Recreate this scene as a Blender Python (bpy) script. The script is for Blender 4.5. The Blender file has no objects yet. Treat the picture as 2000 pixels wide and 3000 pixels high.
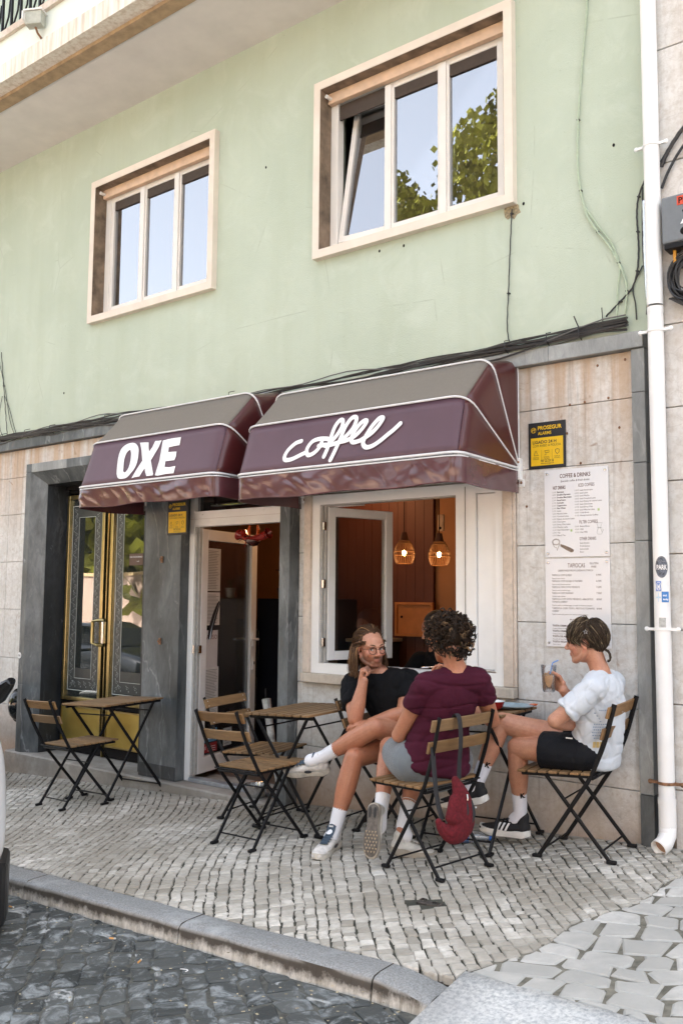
import bpy, bmesh, math, random
import numpy as np
from mathutils import Vector, Matrix
random.seed(7); np.random.seed(7)
SC = bpy.context.scene
COL = SC.collection
D = 4.9; ZO = 1.35
# ---------------------------------------------------------------- camera
yaw, pitch, roll, F = 6.67210897e-01, 9.41922924e-02, 8.63015438e-03, 2.68225477e+03
fwd = Vector((-math.sin(yaw)*math.cos(pitch), math.cos(yaw)*math.cos(pitch), math.sin(pitch)))
rt = Vector((math.cos(yaw), math.sin(yaw), 0)); up = rt.cross(fwd)
R_ = math.cos(roll)*rt + math.sin(roll)*up; U_ = -math.sin(roll)*rt + math.cos(roll)*up
cd = bpy.data.cameras.new('camera'); cam = bpy.data.objects.new('camera', cd); COL.objects.link(cam)
cam.matrix_world = Matrix(((R_.x, U_.x, -fwd.x, 0), (R_.y, U_.y, -fwd.y, -D), (R_.z, U_.z, -fwd.z, ZO), (0, 0, 0, 1)))
cd.sensor_fit = 'VERTICAL'; cd.sensor_height = 36; cd.lens = F/3000*36; cd.clip_start = .05; cd.clip_end = 500
SC.camera = cam
# ---------------------------------------------------------------- light
SUN_EL = math.radians(52); SUN_AZ = math.radians(12)    # the sun stands behind the cafe building
w = bpy.data.worlds.new('World'); SC.world = w; w.use_nodes = True
nt = w.node_tree; bg = nt.nodes['Background']
sky = nt.nodes.new('ShaderNodeTexSky'); sky.sky_type = 'NISHITA'; sky.sun_disc = False
sky.sun_elevation = SUN_EL; sky.sun_rotation = SUN_AZ
sky.air_density = 1.0; sky.dust_density = 6.0; sky.ozone_density = 0.3; sky.altitude = 50
# hazy summer sky: the clear blue is veiled by pale haze
hz_ = nt.nodes.new('ShaderNodeMix'); hz_.data_type = 'RGBA'; hz_.inputs[0].default_value = .64
hs = nt.nodes.new('ShaderNodeHueSaturation'); hs.inputs['Saturation'].default_value = .0; hs.inputs['Value'].default_value = 1.0
nt.links.new(sky.outputs[0], hs.inputs['Color']); tn = nt.nodes.new('ShaderNodeMix'); tn.data_type = 'RGBA'; tn.blend_type = 'MULTIPLY'; tn.inputs[0].default_value = 1
nt.links.new(hs.outputs[0], tn.inputs[6]); tn.inputs[7].default_value = (.99, 1.0, 1.02, 1)
nt.links.new(sky.outputs[0], hz_.inputs[6]); nt.links.new(tn.outputs[2], hz_.inputs[7])
nt.links.new(hz_.outputs[2], bg.inputs[0]); bg.inputs[1].default_value = 0.15
sl = bpy.data.lights.new('sun', 'SUN'); so = bpy.data.objects.new('sun', sl); COL.objects.link(so)
sl.energy = 4.0; sl.angle = math.radians(.6); sl.color = (1, .955, .89)
sd = Vector((math.sin(SUN_AZ)*math.cos(SUN_EL), math.cos(SUN_AZ)*math.cos(SUN_EL), math.sin(SUN_EL)))
so.rotation_euler = sd.to_track_quat('Z', 'Y').to_euler(); so.location = (0, 20, 30)
vs = SC.view_settings; vs.view_transform = 'Standard'; vs.look = 'None'; vs.gamma = 1; vs.use_curve_mapping = False
vs.exposure = 2.52
SC.render.engine = 'CYCLES'; cy = SC.cycles
cy.use_denoising = True; cy.denoiser = 'OPENIMAGEDENOISE'; cy.max_bounces = 8; cy.diffuse_bounces = 4
cy.glossy_bounces = 4; cy.transmission_bounces = 6; cy.transparent_max_bounces = 12; cy.sample_clamp_indirect = 6
cy.caustics_reflective = False; cy.caustics_refractive = False
# ---------------------------------------------------------------- tree of things
def gz(x, y): return .1694 + .0523389*x + .035*y
GN = Vector((-.0523389, -.035, 1)).normalized()
def setp(o, **k):
    for a, b in k.items():
        if b is not None: o[a] = b
    return o
def thing(name, label, cat, loc=(0, 0, 0), rz=0, group=None, kind=None, ground=False):
    o = bpy.data.objects.new(name, None); COL.objects.link(o); o.empty_display_size = .1
    o.location = loc
    if ground:
        q = Vector((0, 0, 1)).rotation_difference(GN)
        o.rotation_mode = 'QUATERNION'; o.rotation_quaternion = q @ Matrix.Rotation(rz, 3, 'Z').to_quaternion()
    else: o.rotation_euler = (0, 0, rz)
    return setp(o, label=label, category=cat, group=group, kind=kind)
def structure(name, me=None):
    o = bpy.data.objects.new(name, me); COL.objects.link(o); o['kind'] = 'structure'; return o
def kids(o): return [c for c in bpy.data.objects if c.parent == o]
class MB:
    def __init__(s): s.v = []; s.f = []; s.mi = []; s.c = []; s.m = 0
    def add(s, vs_, fs, tint=None):
        b = len(s.v); s.v += [tuple(v) for v in vs_]
        for f in fs: s.f.append(tuple(i+b for i in f)); s.mi.append(s.m)
        s.c += [tint if tint is not None else .5]*len(vs_)
        return s
    def box(s, x0, x1, y0, y1, z0, z1, M=None, tint=None):
        v = [(x, y, z) for z in (z0, z1) for y in (y0, y1) for x in (x0, x1)]
        if M is not None: v = [M @ Vector(p) for p in v]
        return s.add(v, [(0, 2, 3, 1), (4, 5, 7, 6), (0, 1, 5, 4), (2, 6, 7, 3), (0, 4, 6, 2), (1, 3, 7, 5)], tint)
    def tube(s, pts, r, n=8, cap=True, flat=None):
        P = [Vector(p) for p in pts]; m = len(P)
        if not hasattr(r, '__len__'): r = [r]*m
        rings = []; ref = None
        for i in range(m):
            t = (P[min(i+1, m-1)] - P[max(i-1, 0)])
            t = t.normalized() if t.length > 1e-9 else Vector((0, 0, 1))
            if ref is None:
                ref = flat.copy() if flat is not None else (Vector((0, 0, 1)) if abs(t.z) < .9 else Vector((1, 0, 0)))
            a = (ref - t*ref.dot(t))
            a = a.normalized() if a.length > 1e-6 else t.orthogonal().normalized()
            ref = a; b = t.cross(a)
            ri = r[i]; ra, rb = (ri if hasattr(ri, '__len__') else (ri, ri))
            rings.append([P[i] + a*(ra*math.cos(2*math.pi*k/n)) + b*(rb*math.sin(2*math.pi*k/n)) for k in range(n)])
        V = [v for R in rings for v in R]; Fc = []
        for i in range(m-1):
            for k in range(n):
                Fc.append((i*n+k, i*n+(k+1) % n, (i+1)*n+(k+1) % n, (i+1)*n+k))
        if cap: Fc.append(tuple(range(n))[::-1]); Fc.append(tuple((m-1)*n+k for k in range(n)))
        return s.add(V, Fc)
    def lathe(s, prof, n=24, M=None, cap=False):
        V = []; Fc = []
        for r, z in prof:
            for k in range(n): V.append(Vector((r*math.cos(2*math.pi*k/n), r*math.sin(2*math.pi*k/n), z)))
        if M is not None: V = [M @ v for v in V]
        for i in range(len(prof)-1):
            for k in range(n): Fc.append((i*n+k, i*n+(k+1) % n, (i+1)*n+(k+1) % n, (i+1)*n+k))
        if cap: Fc.append(tuple(range(n))[::-1]); Fc.append(tuple((len(prof)-1)*n+k for k in range(n)))
        return s.add(V, Fc)
    def ell(s, c, r, nu=12, nv=8, M=None):
        V = []; Fc = []
        for j in range(1, nv):
            th = math.pi*j/nv
            for k in range(nu):
                ph = 2*math.pi*k/nu; V.append(Vector((r[0]*math.sin(th)*math.cos(ph), r[1]*math.sin(th)*math.sin(ph), r[2]*math.cos(th))))
        t = len(V); V += [Vector((0, 0, r[2])), Vector((0, 0, -r[2]))]
        for j in range(nv-2):
            for k in range(nu): Fc.append((j*nu+k, (j+1)*nu+k, (j+1)*nu+(k+1) % nu, j*nu+(k+1) % nu))
        for k in range(nu):
            Fc.append((t, k, (k+1) % nu)); Fc.append((t+1, (nv-2)*nu+(k+1) % nu, (nv-2)*nu+k))
        V = [(M @ v if M is not None else v) + Vector(c) for v in V]
        return s.add(V, Fc)
    def prism(s, poly, a, b, holes=(), M=None):
        """outline in (x,z), thickness from y=a (front) to y=b"""
        bm = bmesh.new(); loops = []
        for lp in [poly] + list(holes):
            vs2 = [bm.verts.new((p[0], a, p[1])) for p in lp]
            for i in range(len(vs2)): bm.edges.new((vs2[i], vs2[(i+1) % len(vs2)]))
        bmesh.ops.triangle_fill(bm, use_beauty=True, edges=bm.edges[:])
        r = bmesh.ops.extrude_face_region(bm, geom=bm.faces[:])
        for g in r['geom']:
            if isinstance(g, bmesh.types.BMVert): g.co.y = b
        bmesh.ops.recalc_face_normals(bm, faces=bm.faces[:])
        bm.verts.index_update()
        V = [v.co.copy() for v in bm.verts]; Fc = [tuple(v.index for v in f.verts) for f in bm.faces]; bm.free()
        if M is not None: V = [M @ v for v in V]
        return s.add(V, Fc)
    def mesh(s, name, mats, smooth=False, tint=False):
        me = bpy.data.meshes.new(name); me.from_pydata(s.v, [], s.f)
        for m in (mats if isinstance(mats, (list, tuple)) else [mats]): me.materials.append(m)
        if len(me.materials) > 1: me.polygons.foreach_set('material_index', s.mi)
        if smooth: me.polygons.foreach_set('use_smooth', [True]*len(me.polygons))
        if tint:
            at = me.attributes.new('tint', 'FLOAT', 'POINT'); at.data.foreach_set('value', s.c)
        me.update(); return me
    def build(s, name, mats, parent=None, smooth=False, bevel=0, loc=None, tint=False, angle=35, **props):
        me = s.mesh(name, mats, smooth, tint)
        o = bpy.data.objects.new(name, me); COL.objects.link(o)
        if parent is not None: o.parent = parent
        if loc is not None: o.location = loc
        if bevel:
            b = o.modifiers.new('b', 'BEVEL'); b.width = bevel; b.segments = 2; b.limit_method = 'ANGLE'; b.angle_limit = math.radians(40)
        if smooth and angle: 
            try: me.set_sharp_from_angle(angle=math.radians(angle))
            except Exception: pass
        return setp(o, **props)
def fixn(o):
    bm = bmesh.new(); bm.from_mesh(o.data); bmesh.ops.recalc_face_normals(bm, faces=bm.faces[:]); bm.to_mesh(o.data); bm.free(); return o
def copy_tree(o, parent=None):
    c = o.copy(); COL.objects.link(c)
    if parent is not None: c.parent = parent
    for ch in kids(o): copy_tree(ch, c)
    return c
def catmull(pts, k=6):
    P = [Vector(p) for p in pts]; out = []
    for i in range(len(P)-1):
        a = P[max(i-1, 0)]; b = P[i]; c = P[i+1]; d = P[min(i+2, len(P)-1)]
        for j in range(k):
            t = j/k; out.append(.5*((2*b) + (c-a)*t + (2*a-5*b+4*c-d)*t*t + (3*b-a-3*c+d)*t**3))
    out.append(P[-1]); return out
_tc = {}
def text_geo(txt, size=1.0, bold=0.0, shear=0, wx=1.0, spacing=1.0, align='LEFT'):
    cu = bpy.data.curves.new('t', 'FONT'); cu.body = txt; cu.size = size; cu.offset = bold; cu.shear = shear
    cu.space_character = spacing; cu.resolution_u = 2; cu.align_x = align
    o = bpy.data.objects.new('t', cu); COL.objects.link(o); dg = bpy.context.evaluated_depsgraph_get()
    me = bpy.data.meshes.new_from_object(o.evaluated_get(dg)); 
    V = [(v.co.x*wx, v.co.y) for v in me.vertices]; Fc = [tuple(p.vertices) for p in me.polygons]
    bpy.data.objects.remove(o); bpy.data.curves.remove(cu); bpy.data.meshes.remove(me)
    return V, Fc
def put_text(mb, txt, x, z, size, y, width=None, M=None, **k):
    V, Fc = text_geo(txt, size, **k)
    if width and V:
        xs = [v[0] for v in V]; s_ = width/(max(xs)-min(xs)); V = [((v[0]-min(xs))*s_, v[1]) for v in V]
    VV = [Vector((x+v[0], y, z+v[1])) for v in V]
    if M is not None: VV = [M @ v for v in VV]
    mb.add(VV, Fc)
# ---------------------------------------------------------------- materials
class N:
    def __init__(s, name):
        s.m = bpy.data.materials.new(name); s.m.use_nodes = True; s.t = s.m.node_tree; s.b = s.t.nodes['Principled BSDF']
        s._c = None
    def n(s, typ, **k):
        x = s.t.nodes.new(typ)
        for a, b in k.items():
            if a.startswith('i_'): x.inputs[a[2:].replace('_', ' ')].default_value = b
            else: setattr(x, a, b)
        return x
    def l(s, a, b): s.t.links.new(a, b)
    def co(s, scale=(1, 1, 1), obj=True, rot=(0, 0, 0)):
        tc = s.n('ShaderNodeTexCoord'); mp = s.n('ShaderNodeMapping'); mp.inputs['Scale'].default_value = scale
        mp.inputs['Rotation'].default_value = rot
        if obj == 'world':
            g = s.n('ShaderNodeNewGeometry'); s.l(g.outputs['Position'], mp.inputs[0])
        else: s.l(tc.outputs['Object'], mp.inputs[0])
        return mp.outputs[0]
    def noise(s, scale, detail=4, rough=.55, vec=None, dist=0):
        x = s.n('ShaderNodeTexNoise'); x.inputs['Scale'].default_value = scale; x.inputs['Detail'].default_value = detail
        x.inputs['Roughness'].default_value = rough; x.inputs['Distortion'].default_value = dist
        if vec is not None: s.l(vec, x.inputs['Vector'])
        return x.outputs['Fac']
    def voro(s, scale, vec=None, feature='F1', out='Distance'):
        x = s.n('ShaderNodeTexVoronoi'); x.feature = feature; x.inputs['Scale'].default_value = scale
        if vec is not None: s.l(vec, x.inputs['Vector'])
        return x.outputs[out]
    def ramp(s, fac, stops):
        x = s.n('ShaderNodeValToRGB'); el = x.color_ramp.elements
        while len(el) > 1: el.remove(el[-1])
        for i, (p, c) in enumerate(stops):
            e = el[0] if i == 0 else el.new(p)
            e.position = p; e.color = (c if len(c) == 4 else (*c, 1)) if hasattr(c, '__len__') else (c, c, c, 1)
        s.l(fac, x.inputs[0]); return x.outputs[0]
    def mix(s, fac, a, b, mode='MIX'):
        x = s.n('ShaderNodeMix', data_type='RGBA', blend_type=mode)
        for v, i in ((fac, 0), (a, 6), (b, 7)):
            if hasattr(v, 'is_linked'): s.l(v, x.inputs[i])
            elif i == 0: x.inputs[0].default_value = v
            else: x.inputs[i].default_value = v if len(v) == 4 else (*v, 1)
        return x.outputs[2]
    def math(s, op, a, b=0):
        x = s.n('ShaderNodeMath', operation=op)
        for v, i in ((a, 0), (b, 1)):
            if hasattr(v, 'is_linked'): s.l(v, x.inputs[i])
            else: x.inputs[i].default_value = v
        return x.outputs[0]
    def attr(s, name, out='Fac'): return s.n('ShaderNodeAttribute', attribute_name=name).outputs[out]
    def rand(s): return s.n('ShaderNodeObjectInfo').outputs['Random']
    def col(s, c):
        if hasattr(c, 'is_linked'): s.l(c, s.b.inputs['Base Color'])
        else: s.b.inputs['Base Color'].default_value = (*c, 1)
        return s
    def rough(s, r):
        if hasattr(r, 'is_linked'): s.l(r, s.b.inputs['Roughness'])
        else: s.b.inputs['Roughness'].default_value = r
        return s
    def bump(s, h, dist=.002, strength=1):
        x = s.n('ShaderNodeBump'); x.inputs['Distance'].default_value = dist; x.inputs['Strength'].default_value = strength
        s.l(h, x.inputs['Height']); s.l(x.outputs[0], s.b.inputs['Normal']); return s
    def set(s, **k):
        for a, b in k.items(): s.b.inputs[a.replace('_', ' ')].default_value = b
        return s
def simple(name, c, r=.5, metal=0, var=.12, scale=30, bump=0, **k):
    """plain surface with slight mottling"""
    x = N(name); v = x.co(obj='world' if False else True); f = x.noise(scale, 3, .6, v)
    lo = tuple(max(0, a*(1-var)) for a in c); hi = tuple(min(1, a*(1+var)) for a in c)
    x.col(x.ramp(f, [(.3, lo), (.7, hi)])); x.rough(r); x.set(Metallic=metal)
    if bump: x.bump(f, bump)
    if k: x.set(**k)
    return x.m
# ================================================================= materials of the setting
def m_stucco():
    x = N('green_stucco'); v = x.co(obj='world')
    big = x.noise(.7, 5, .6, v); fine = x.noise(110, 3, .7, v); med = x.noise(9, 4, .6, v)
    vs_ = x.co((3.5, 3.5, .28), obj='world'); streak = x.noise(1.2, 5, .65, vs_)
    c = x.ramp(big, [(.3, (.43, .495, .40)), (.7, (.52, .585, .485))])
    c = x.mix(x.ramp(streak, [(.45, 0.), (.8, .4)]), c, (.40, .45, .33, 1))
    pt = x.noise(2.6, 6, .7, v, .8); c = x.mix(x.ramp(pt, [(.52, 0.), (.68, .45)]), c, (.56, .62, .53, 1)); ck = x.ramp(x.voro(1.1, x.mix(.25, v, x.n('ShaderNodeTexNoise').outputs[1]), 'DISTANCE_TO_EDGE'), [(0., .5), (.004, 0.)]); c = x.mix(x.math('MULTIPLY', ck, x.ramp(pt, [(.5, 0.), (.6, 1.)])), c, (.28, .32, .24, 1))
    sp = x.ramp(x.noise(38, 2, .5, v), [(.26, 1.), (.31, 0.)])
    c = x.mix(x.math('MULTIPLY', sp, .35), c, (.33, .38, .27, 1))
    x.col(c).rough(.9)
    h = x.math('ADD', x.math('MULTIPLY', fine, .6), med); x.bump(h, .004, .8); return x.m
def m_lime(name='limestone_slab', stain=1.0, base=((.555, .55, .53), (.76, .76, .74)), wet=(.45, .28, .15)):
    x = N(name); v = x.co(obj='world'); rnd = x.rand()
    f = x.noise(3, 6, .65, v); f2 = x.noise(26, 5, .7, v)
    c = x.ramp(f, [(.3, base[0]), (.65, base[1])])
    c = x.mix(x.ramp(f2, [(.35, .45), (.58, 0.)]), c, (.42, .37, .31, 1))
    vs_ = x.co((7, 7, .35), obj='world'); st = x.noise(1.0, 4, .6, vs_, .3)
    top = x.n('ShaderNodeSeparateXYZ'); g = x.n('ShaderNodeNewGeometry'); x.l(g.outputs['Position'], top.inputs[0])
    hi = x.math('MULTIPLY', x.math('SUBTRACT', top.outputs[2], 1.9), .55)
    hi = x.n('ShaderNodeClamp').inputs[0].node if False else hi
    m1 = x.math('MULTIPLY', x.ramp(st, [(.36, 0.), (.56, 1.)]), x.ramp(x.math('ADD', x.math('MULTIPLY', hi, 1.9), .02), [(0., .06), (.75, 1.)]))
    c = x.mix(x.math('MULTIPLY', m1, stain*.72), c, (*wet, 1))
    # dark vertical rain streaks
    vs2 = x.co((16, 16, .5), obj='world'); s2 = x.noise(1.3, 5, .7, vs2)
    c = x.mix(x.math('MULTIPLY', x.ramp(s2, [(.55, 0.), (.72, .55)]), stain), c, (.24, .21, .18, 1))
    # brown damp near the ground
    lo = x.ramp(x.math('ADD', top.outputs[2], x.math('MULTIPLY', f, .35)), [(.15, .75), (.55, 0.)])
    c = x.mix(x.math('MULTIPLY', lo, stain), c, (.36, .235, .15, 1))
    blot = x.ramp(x.noise(7, 3, .5, v, 1.5), [(.66, 0.), (.74, .6)])
    c = x.mix(x.math('MULTIPLY', blot, stain), c, (.30, .19, .12, 1))
    # cracks
    cr = x.ramp(x.voro(3.2, x.mix(.12, v, x.n('ShaderNodeTexNoise').outputs[1]), 'DISTANCE_TO_EDGE'), [(0., .6), (.012, 0.)])
    c = x.mix(x.math('MULTIPLY', cr, .22), c, (.2, .16, .13, 1))
    pit = x.ramp(x.noise(75, 2, .6, v), [(.25, 0.), (.45, 1.)])
    x.col(c).rough(.82); x.bump(x.math('ADD', x.math('MULTIPLY', pit, .5), f2), .003, .7); return x.m
def m_marble(name='grey_marble', a=(.035, .042, .045), b=(.19, .205, .21), vein=(.62, .64, .65)):
    x = N(name); v = x.co((1.6, 1.6, .6), obj='world', rot=(.3, .6, 0)); f = x.noise(1.9, 7, .56, v, .5)
    c = x.ramp(f, [(.32, a), (.50, tuple((p_+q_)/2 for p_, q_ in zip(a, b))), (.64, b)])
    w1 = x.n('ShaderNodeTexWave'); w1.inputs['Scale'].default_value = 1.1; w1.inputs['Distortion'].default_value = 14
    w1.inputs['Detail'].default_value = 5; w1.inputs['Detail Roughness'].default_value = .62; x.l(v, w1.inputs[0])
    vn = x.ramp(w1.outputs[1], [(.97, 0.), (1., .4)])
    ms = x.ramp(x.noise(1.4, 3, .5, v), [(.45, 0.), (.65, 1.)])
    c = x.mix(x.math('MULTIPLY', vn, ms), c, (*vein, 1))
    sc = x.ramp(x.noise(6, 6, .75, x.co((1, 1, .4), obj='world'), 2.5), [(.63, 0.), (.74, .75)])
    c = x.mix(sc, c, (.42, .45, .46, 1))
    c = x.mix(x.ramp(x.noise(11, 6, .75, v, .6), [(.40, .35), (.6, 0.)]), c, tuple(q_*.6 for q_ in a)+(1,))
    ru = x.ramp(x.noise(4, 4, .6, v, 1), [(.66, 0.), (.8, .4)])
    c = x.mix(ru, c, (.25, .17, .12, 1))
    x.col(c).rough(x.ramp(f, [(.2, .35), (.8, .6)])); x.bump(x.noise(14, 5, .6, v), .003, .5); return x.m
def m_wood(name, c1, c2, grey=(.25, .20, .13)):
    x = N(name); v = x.co((1, 9, 9)); r = x.rand()
    ad = x.n('ShaderNodeVectorMath', operation='ADD'); x.l(v, ad.inputs[0])
    cb = x.n('ShaderNodeCombineXYZ'); x.l(x.math('MULTIPLY', r, 37.), cb.inputs[0]); x.l(cb.outputs[0], ad.inputs[1]); v = ad.outputs[0]
    f = x.noise(5, 6, .7, v, .6); c = x.ramp(f, [(.28, c1), (.72, c2)])
    c = x.mix(x.math('MULTIPLY', x.ramp(r, [(0., 0.), (1., .55)]), .6), c, (*grey, 1))
    c = x.mix(x.ramp(x.noise(14, 4, .8, v), [(.6, 0.), (.75, .5)]), c, (.06, .04, .02, 1))
    c = x.mix(x.math('MULTIPLY', x.ramp(x.math('FRACT', x.math('MULTIPLY', r, 7.3)), [(0., 0.), (1., .6)]), 1.), c, (.10, .055, .022, 1))
    x.col(c).rough(.55); x.bump(f, .0015, .6); return x.m
def m_glass(name, tint=(.02, .02, .02), refl=.45, clear=.3, rough=.01):
    """window pane: mirror coat over a partly see-through sheet"""
    x = N(name); t = x.t; out = t.nodes['Material Output']
    gl = x.n('ShaderNodeBsdfGlossy'); gl.inputs['Roughness'].default_value = rough; gl.inputs[0].default_value = (.93, .96, 1, 1)
    tr = x.n('ShaderNodeBsdfTransparent'); df = x.n('ShaderNodeBsdfDiffuse'); df.inputs[0].default_value = (*tint, 1)
    mx = x.n('ShaderNodeMixShader'); mx.inputs[0].default_value = clear; x.l(df.outputs[0], mx.inputs[1]); x.l(tr.outputs[0], mx.inputs[2])
    fr = x.n('ShaderNodeFresnel'); fr.inputs[0].default_value = 1.5
    a = x.math('ADD', x.math('MULTIPLY', fr.outputs[0], .8), refl)
    bmp = x.n('ShaderNodeBump'); bmp.inputs['Distance'].default_value = .002; x.l(x.noise(1.1, 1, .5, x.co(obj='world')), bmp.inputs['Height']); x.l(bmp.outputs[0], gl.inputs['Normal'])
    m2 = x.n('ShaderNodeMixShader'); x.l(a, m2.inputs[0]); x.l(mx.outputs[0], m2.inputs[1]); x.l(gl.outputs[0], m2.inputs[2])
    x.l(m2.outputs[0], out.inputs[0]); return x.m
def m_pvc(name='white_pvc', c=(.88, .88, .87)):
    x = N(name); v = x.co(obj='world'); f = x.noise(5, 5, .6, v); g = x.noise(60, 3, .6, v)
    cc = x.ramp(f, [(.3, tuple(a*.93 for a in c)), (.65, c)]); cc = x.mix(x.ramp(g, [(.68, 0.), (.8, .25)]), cc, (.45, .42, .36, 1))
    x.col(cc).rough(.34); return x.m
def m_stone(name, c1, c2, dirt, rough=.75, scale=14):
    x = N(name); v = x.co(obj='world'); t = x.attr('tint')
    c = x.ramp(t, [(0., c1), (1., c2)]); f = x.noise(scale, 5, .7, v)
    c = x.mix(x.ramp(f, [(.35, .55), (.62, 0.)]), c, (*dirt, 1))
    big = x.noise(1.3, 4, .6, v); c = x.mix(x.ramp(big, [(.42, .75), (.62, 0.)]), c, (*dirt, 1))
    x.col(c).rough(rough); x.bump(x.noise(scale*4, 4, .6, v), .0025, .7); return x.m
MAT = dict(
    stucco=m_stucco(), lime=m_lime(), lime_side=m_lime('limestone_surround', .8, ((.50, .44, .37), (.66, .60, .52))),
    marble=m_marble(), marble_dark=m_marble('black_marble', (.018, .02, .022), (.06, .065, .07), (.22, .23, .24)),
    marble_light=m_marble('pale_grey_marble', (.20, .21, .21), (.42, .43, .42), (.66, .68, .67)),
    sillstone=m_lime('window_surround_stone', .35, ((.60, .50, .41), (.74, .64, .55)), (.42, .30, .2)),
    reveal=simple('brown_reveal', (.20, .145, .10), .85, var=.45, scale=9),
    creamstone=simple('cream_window_stone', (.76, .67, .58), .8, var=.07, scale=5, bump=.001),
    pvc=m_pvc(), pvc_warm=m_pvc('cream_window_frame', (.80, .765, .72)),
    glass_up=m_glass('upper_window_pane', (.05, .04, .035), .33, .35),
    glass_door=m_glass('door_pane', (.03, .03, .03), .07, .86),
    glass_orn=m_glass('etched_door_pane', (.03, .035, .03), .16, .35),
    gold=simple('brass', (.42, .34, .16), .30, 1, .1, 20), goldpanel=None,
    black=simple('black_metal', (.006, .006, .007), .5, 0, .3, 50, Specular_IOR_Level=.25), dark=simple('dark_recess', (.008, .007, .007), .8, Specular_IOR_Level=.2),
    steel=simple('steel', (.62, .62, .62), .22, 1, .1), rust=simple('rusty_steel', (.25, .13, .07), .7, .3, .5, 60, .001),
    cable=simple('black_cable', (.022, .022, .024), .5), gcable=simple('green_painted_cable', (.42, .50, .37), .6),
    soffit=simple('soffit_plaster', (.72, .67, .64), .9, var=.07, scale=3, bump=.002),
    ochre=simple('ochre_drip_edge', (.40, .28, .17), .85, var=.2, scale=12),
    step=m_stone('worn_step_stone', (.40, .38, .345), (.52, .49, .45), (.22, .20, .17)),
    cobble=m_stone('limestone_cobble', (.33, .31, .27), (.74, .71, .65), (.27, .245, .20), .62, 22),
    bigstone=m_stone('pale_paving_stone', (.46, .445, .41), (.76, .74, .70), (.33, .33, .31), .65, 10),
    joint=simple('joint_earth', (.05, .05, .038), .95, var=.4, scale=20, bump=.004),
    basalt=m_stone('basalt_sett', (.045, .052, .058), (.12, .13, .135), (.03, .034, .036), .5, 9),
    whiteprint=simple('white_print', (.80, .80, .80), .5, var=.02),
    wood=m_wood('oiled_acacia_slat', (.17, .085, .030), (.36, .205, .085)), rivet=simple('rivet', (.7, .7, .7), .3, 1),
)
def m_basalt():
    x = N('basalt_sett_worn'); v = x.co(obj='world'); t = x.attr('tint')
    c = x.ramp(t, [(0., (.034, .038, .038)), (1., (.105, .112, .110))])
    f = x.noise(9, 6, .72, v, .8); c = x.mix(x.ramp(f, [(.50, 0.), (.66, .8)]), c, (.30, .325, .335, 1))
    f2 = x.noise(2.2, 5, .7, v, 1.5); c = x.mix(x.ramp(f2, [(.60, 0.), (.68, .85)]), c, (.52, .54, .54, 1))
    x.col(c).rough(x.ramp(f, [(.3, .6), (.7, .85)])); x.set(Specular_IOR_Level=.25); x.bump(x.noise(30, 5, .65, v), .005, .8); return x.m
MAT['basalt'] = m_basalt()
def m_goldpanel():
    x = N('brushed_gold_panel'); v = x.co(obj='world'); f = x.noise(3, 4, .6, v)
    x.col(x.ramp(f, [(.3, (.40, .29, .07)), (.7, (.55, .42, .12))])).rough(x.ramp(f, [(.3, .32), (.7, .5)])); x.set(Metallic=.75); return x.m
MAT['goldpanel'] = m_goldpanel()
def m_kerb():
    x = N('granite_kerb'); pz = x.n('ShaderNodeNewGeometry'); dp_ = x.n('ShaderNodeVectorMath', operation='DOT_PRODUCT'); x.l(pz.outputs['Position'], dp_.inputs[0]); dp_.inputs[1].default_value = (-.0523389, -.035, 1)
    hgt = x.math('MULTIPLY', x.math('SUBTRACT', dp_.outputs['Value'], .1694), -8.); v = x.co(obj='world'); t = x.attr('tint'); sp = x.noise(120, 3, .8, v); f = x.noise(4, 5, .7, v)
    c = x.ramp(sp, [(.35, (.16, .165, .165)), (.65, (.32, .33, .33))])
    c = x.mix(x.ramp(f, [(.55, 0.), (.7, .6)]), c, (.42, .44, .45, 1))
    # black tyre scuffs on the face
    g = x.n('ShaderNodeNewGeometry'); s_ = x.n('ShaderNodeSeparateXYZ'); x.l(g.outputs['Normal'], s_.inputs[0])
    side = x.ramp(s_.outputs[2], [(.3, 1.), (.75, 0.)])
    st = x.noise(3, 5, .7, x.co((9, 9, 2), obj='world'), 1)
    up_ = x.ramp(x.math('ADD', hgt, x.math('MULTIPLY', x.noise(2.2, 5, .75, x.co((5, 5, 4), obj='world')), .9)), [(.75, 1.), (1.15, 0.)])
    c = x.mix(side, c, x.mix(x.ramp(st, [(.35, 0.), (.6, 1.)]), (.36, .33, .28, 1), (.66, .63, .57, 1)))
    c = x.mix(x.math('MULTIPLY', side, x.math('MULTIPLY', up_, .95)), c, (.05, .04, .03, 1))
    x.col(c).rough(.6); x.bump(x.noise(25, 5, .7, v), .004, .7); return x.m
MAT['kerb'] = m_kerb()
# ================================================================= building
def holes_grid(x0, x1, z0, z1, holes):
    xs = sorted({x0, x1, *[h[0] for h in holes], *[h[1] for h in holes]}); zs = sorted({z0, z1, *[h[2] for h in holes], *[h[3] for h in holes]})
    out = []
    for i in range(len(xs)-1):
        for j in range(len(zs)-1):
            cx, cz = (xs[i]+xs[i+1])/2, (zs[j]+zs[j+1])/2
            if cx < x0 or cx > x1 or cz < z0 or cz > z1: continue
            if any(h[0] < cx < h[1] and h[2] < cz < h[3] for h in holes): continue
            out.append((xs[i], xs[i+1], zs[j], zs[j+1]))
    return out
bld = thing('cafe_building', 'pale green stucco building with stone ground floor holding the cafe', 'building', (-4, 5, 0))
bld.location = (0, 0, 0)
WA = (-6.664, -5.191, 3.827, 5.012); WB = (-4.047, -2.571, 3.820, 5.016)       # clear openings
b = MB()
xL, xR, zT = -16.0, -1.66, 13.0
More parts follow.
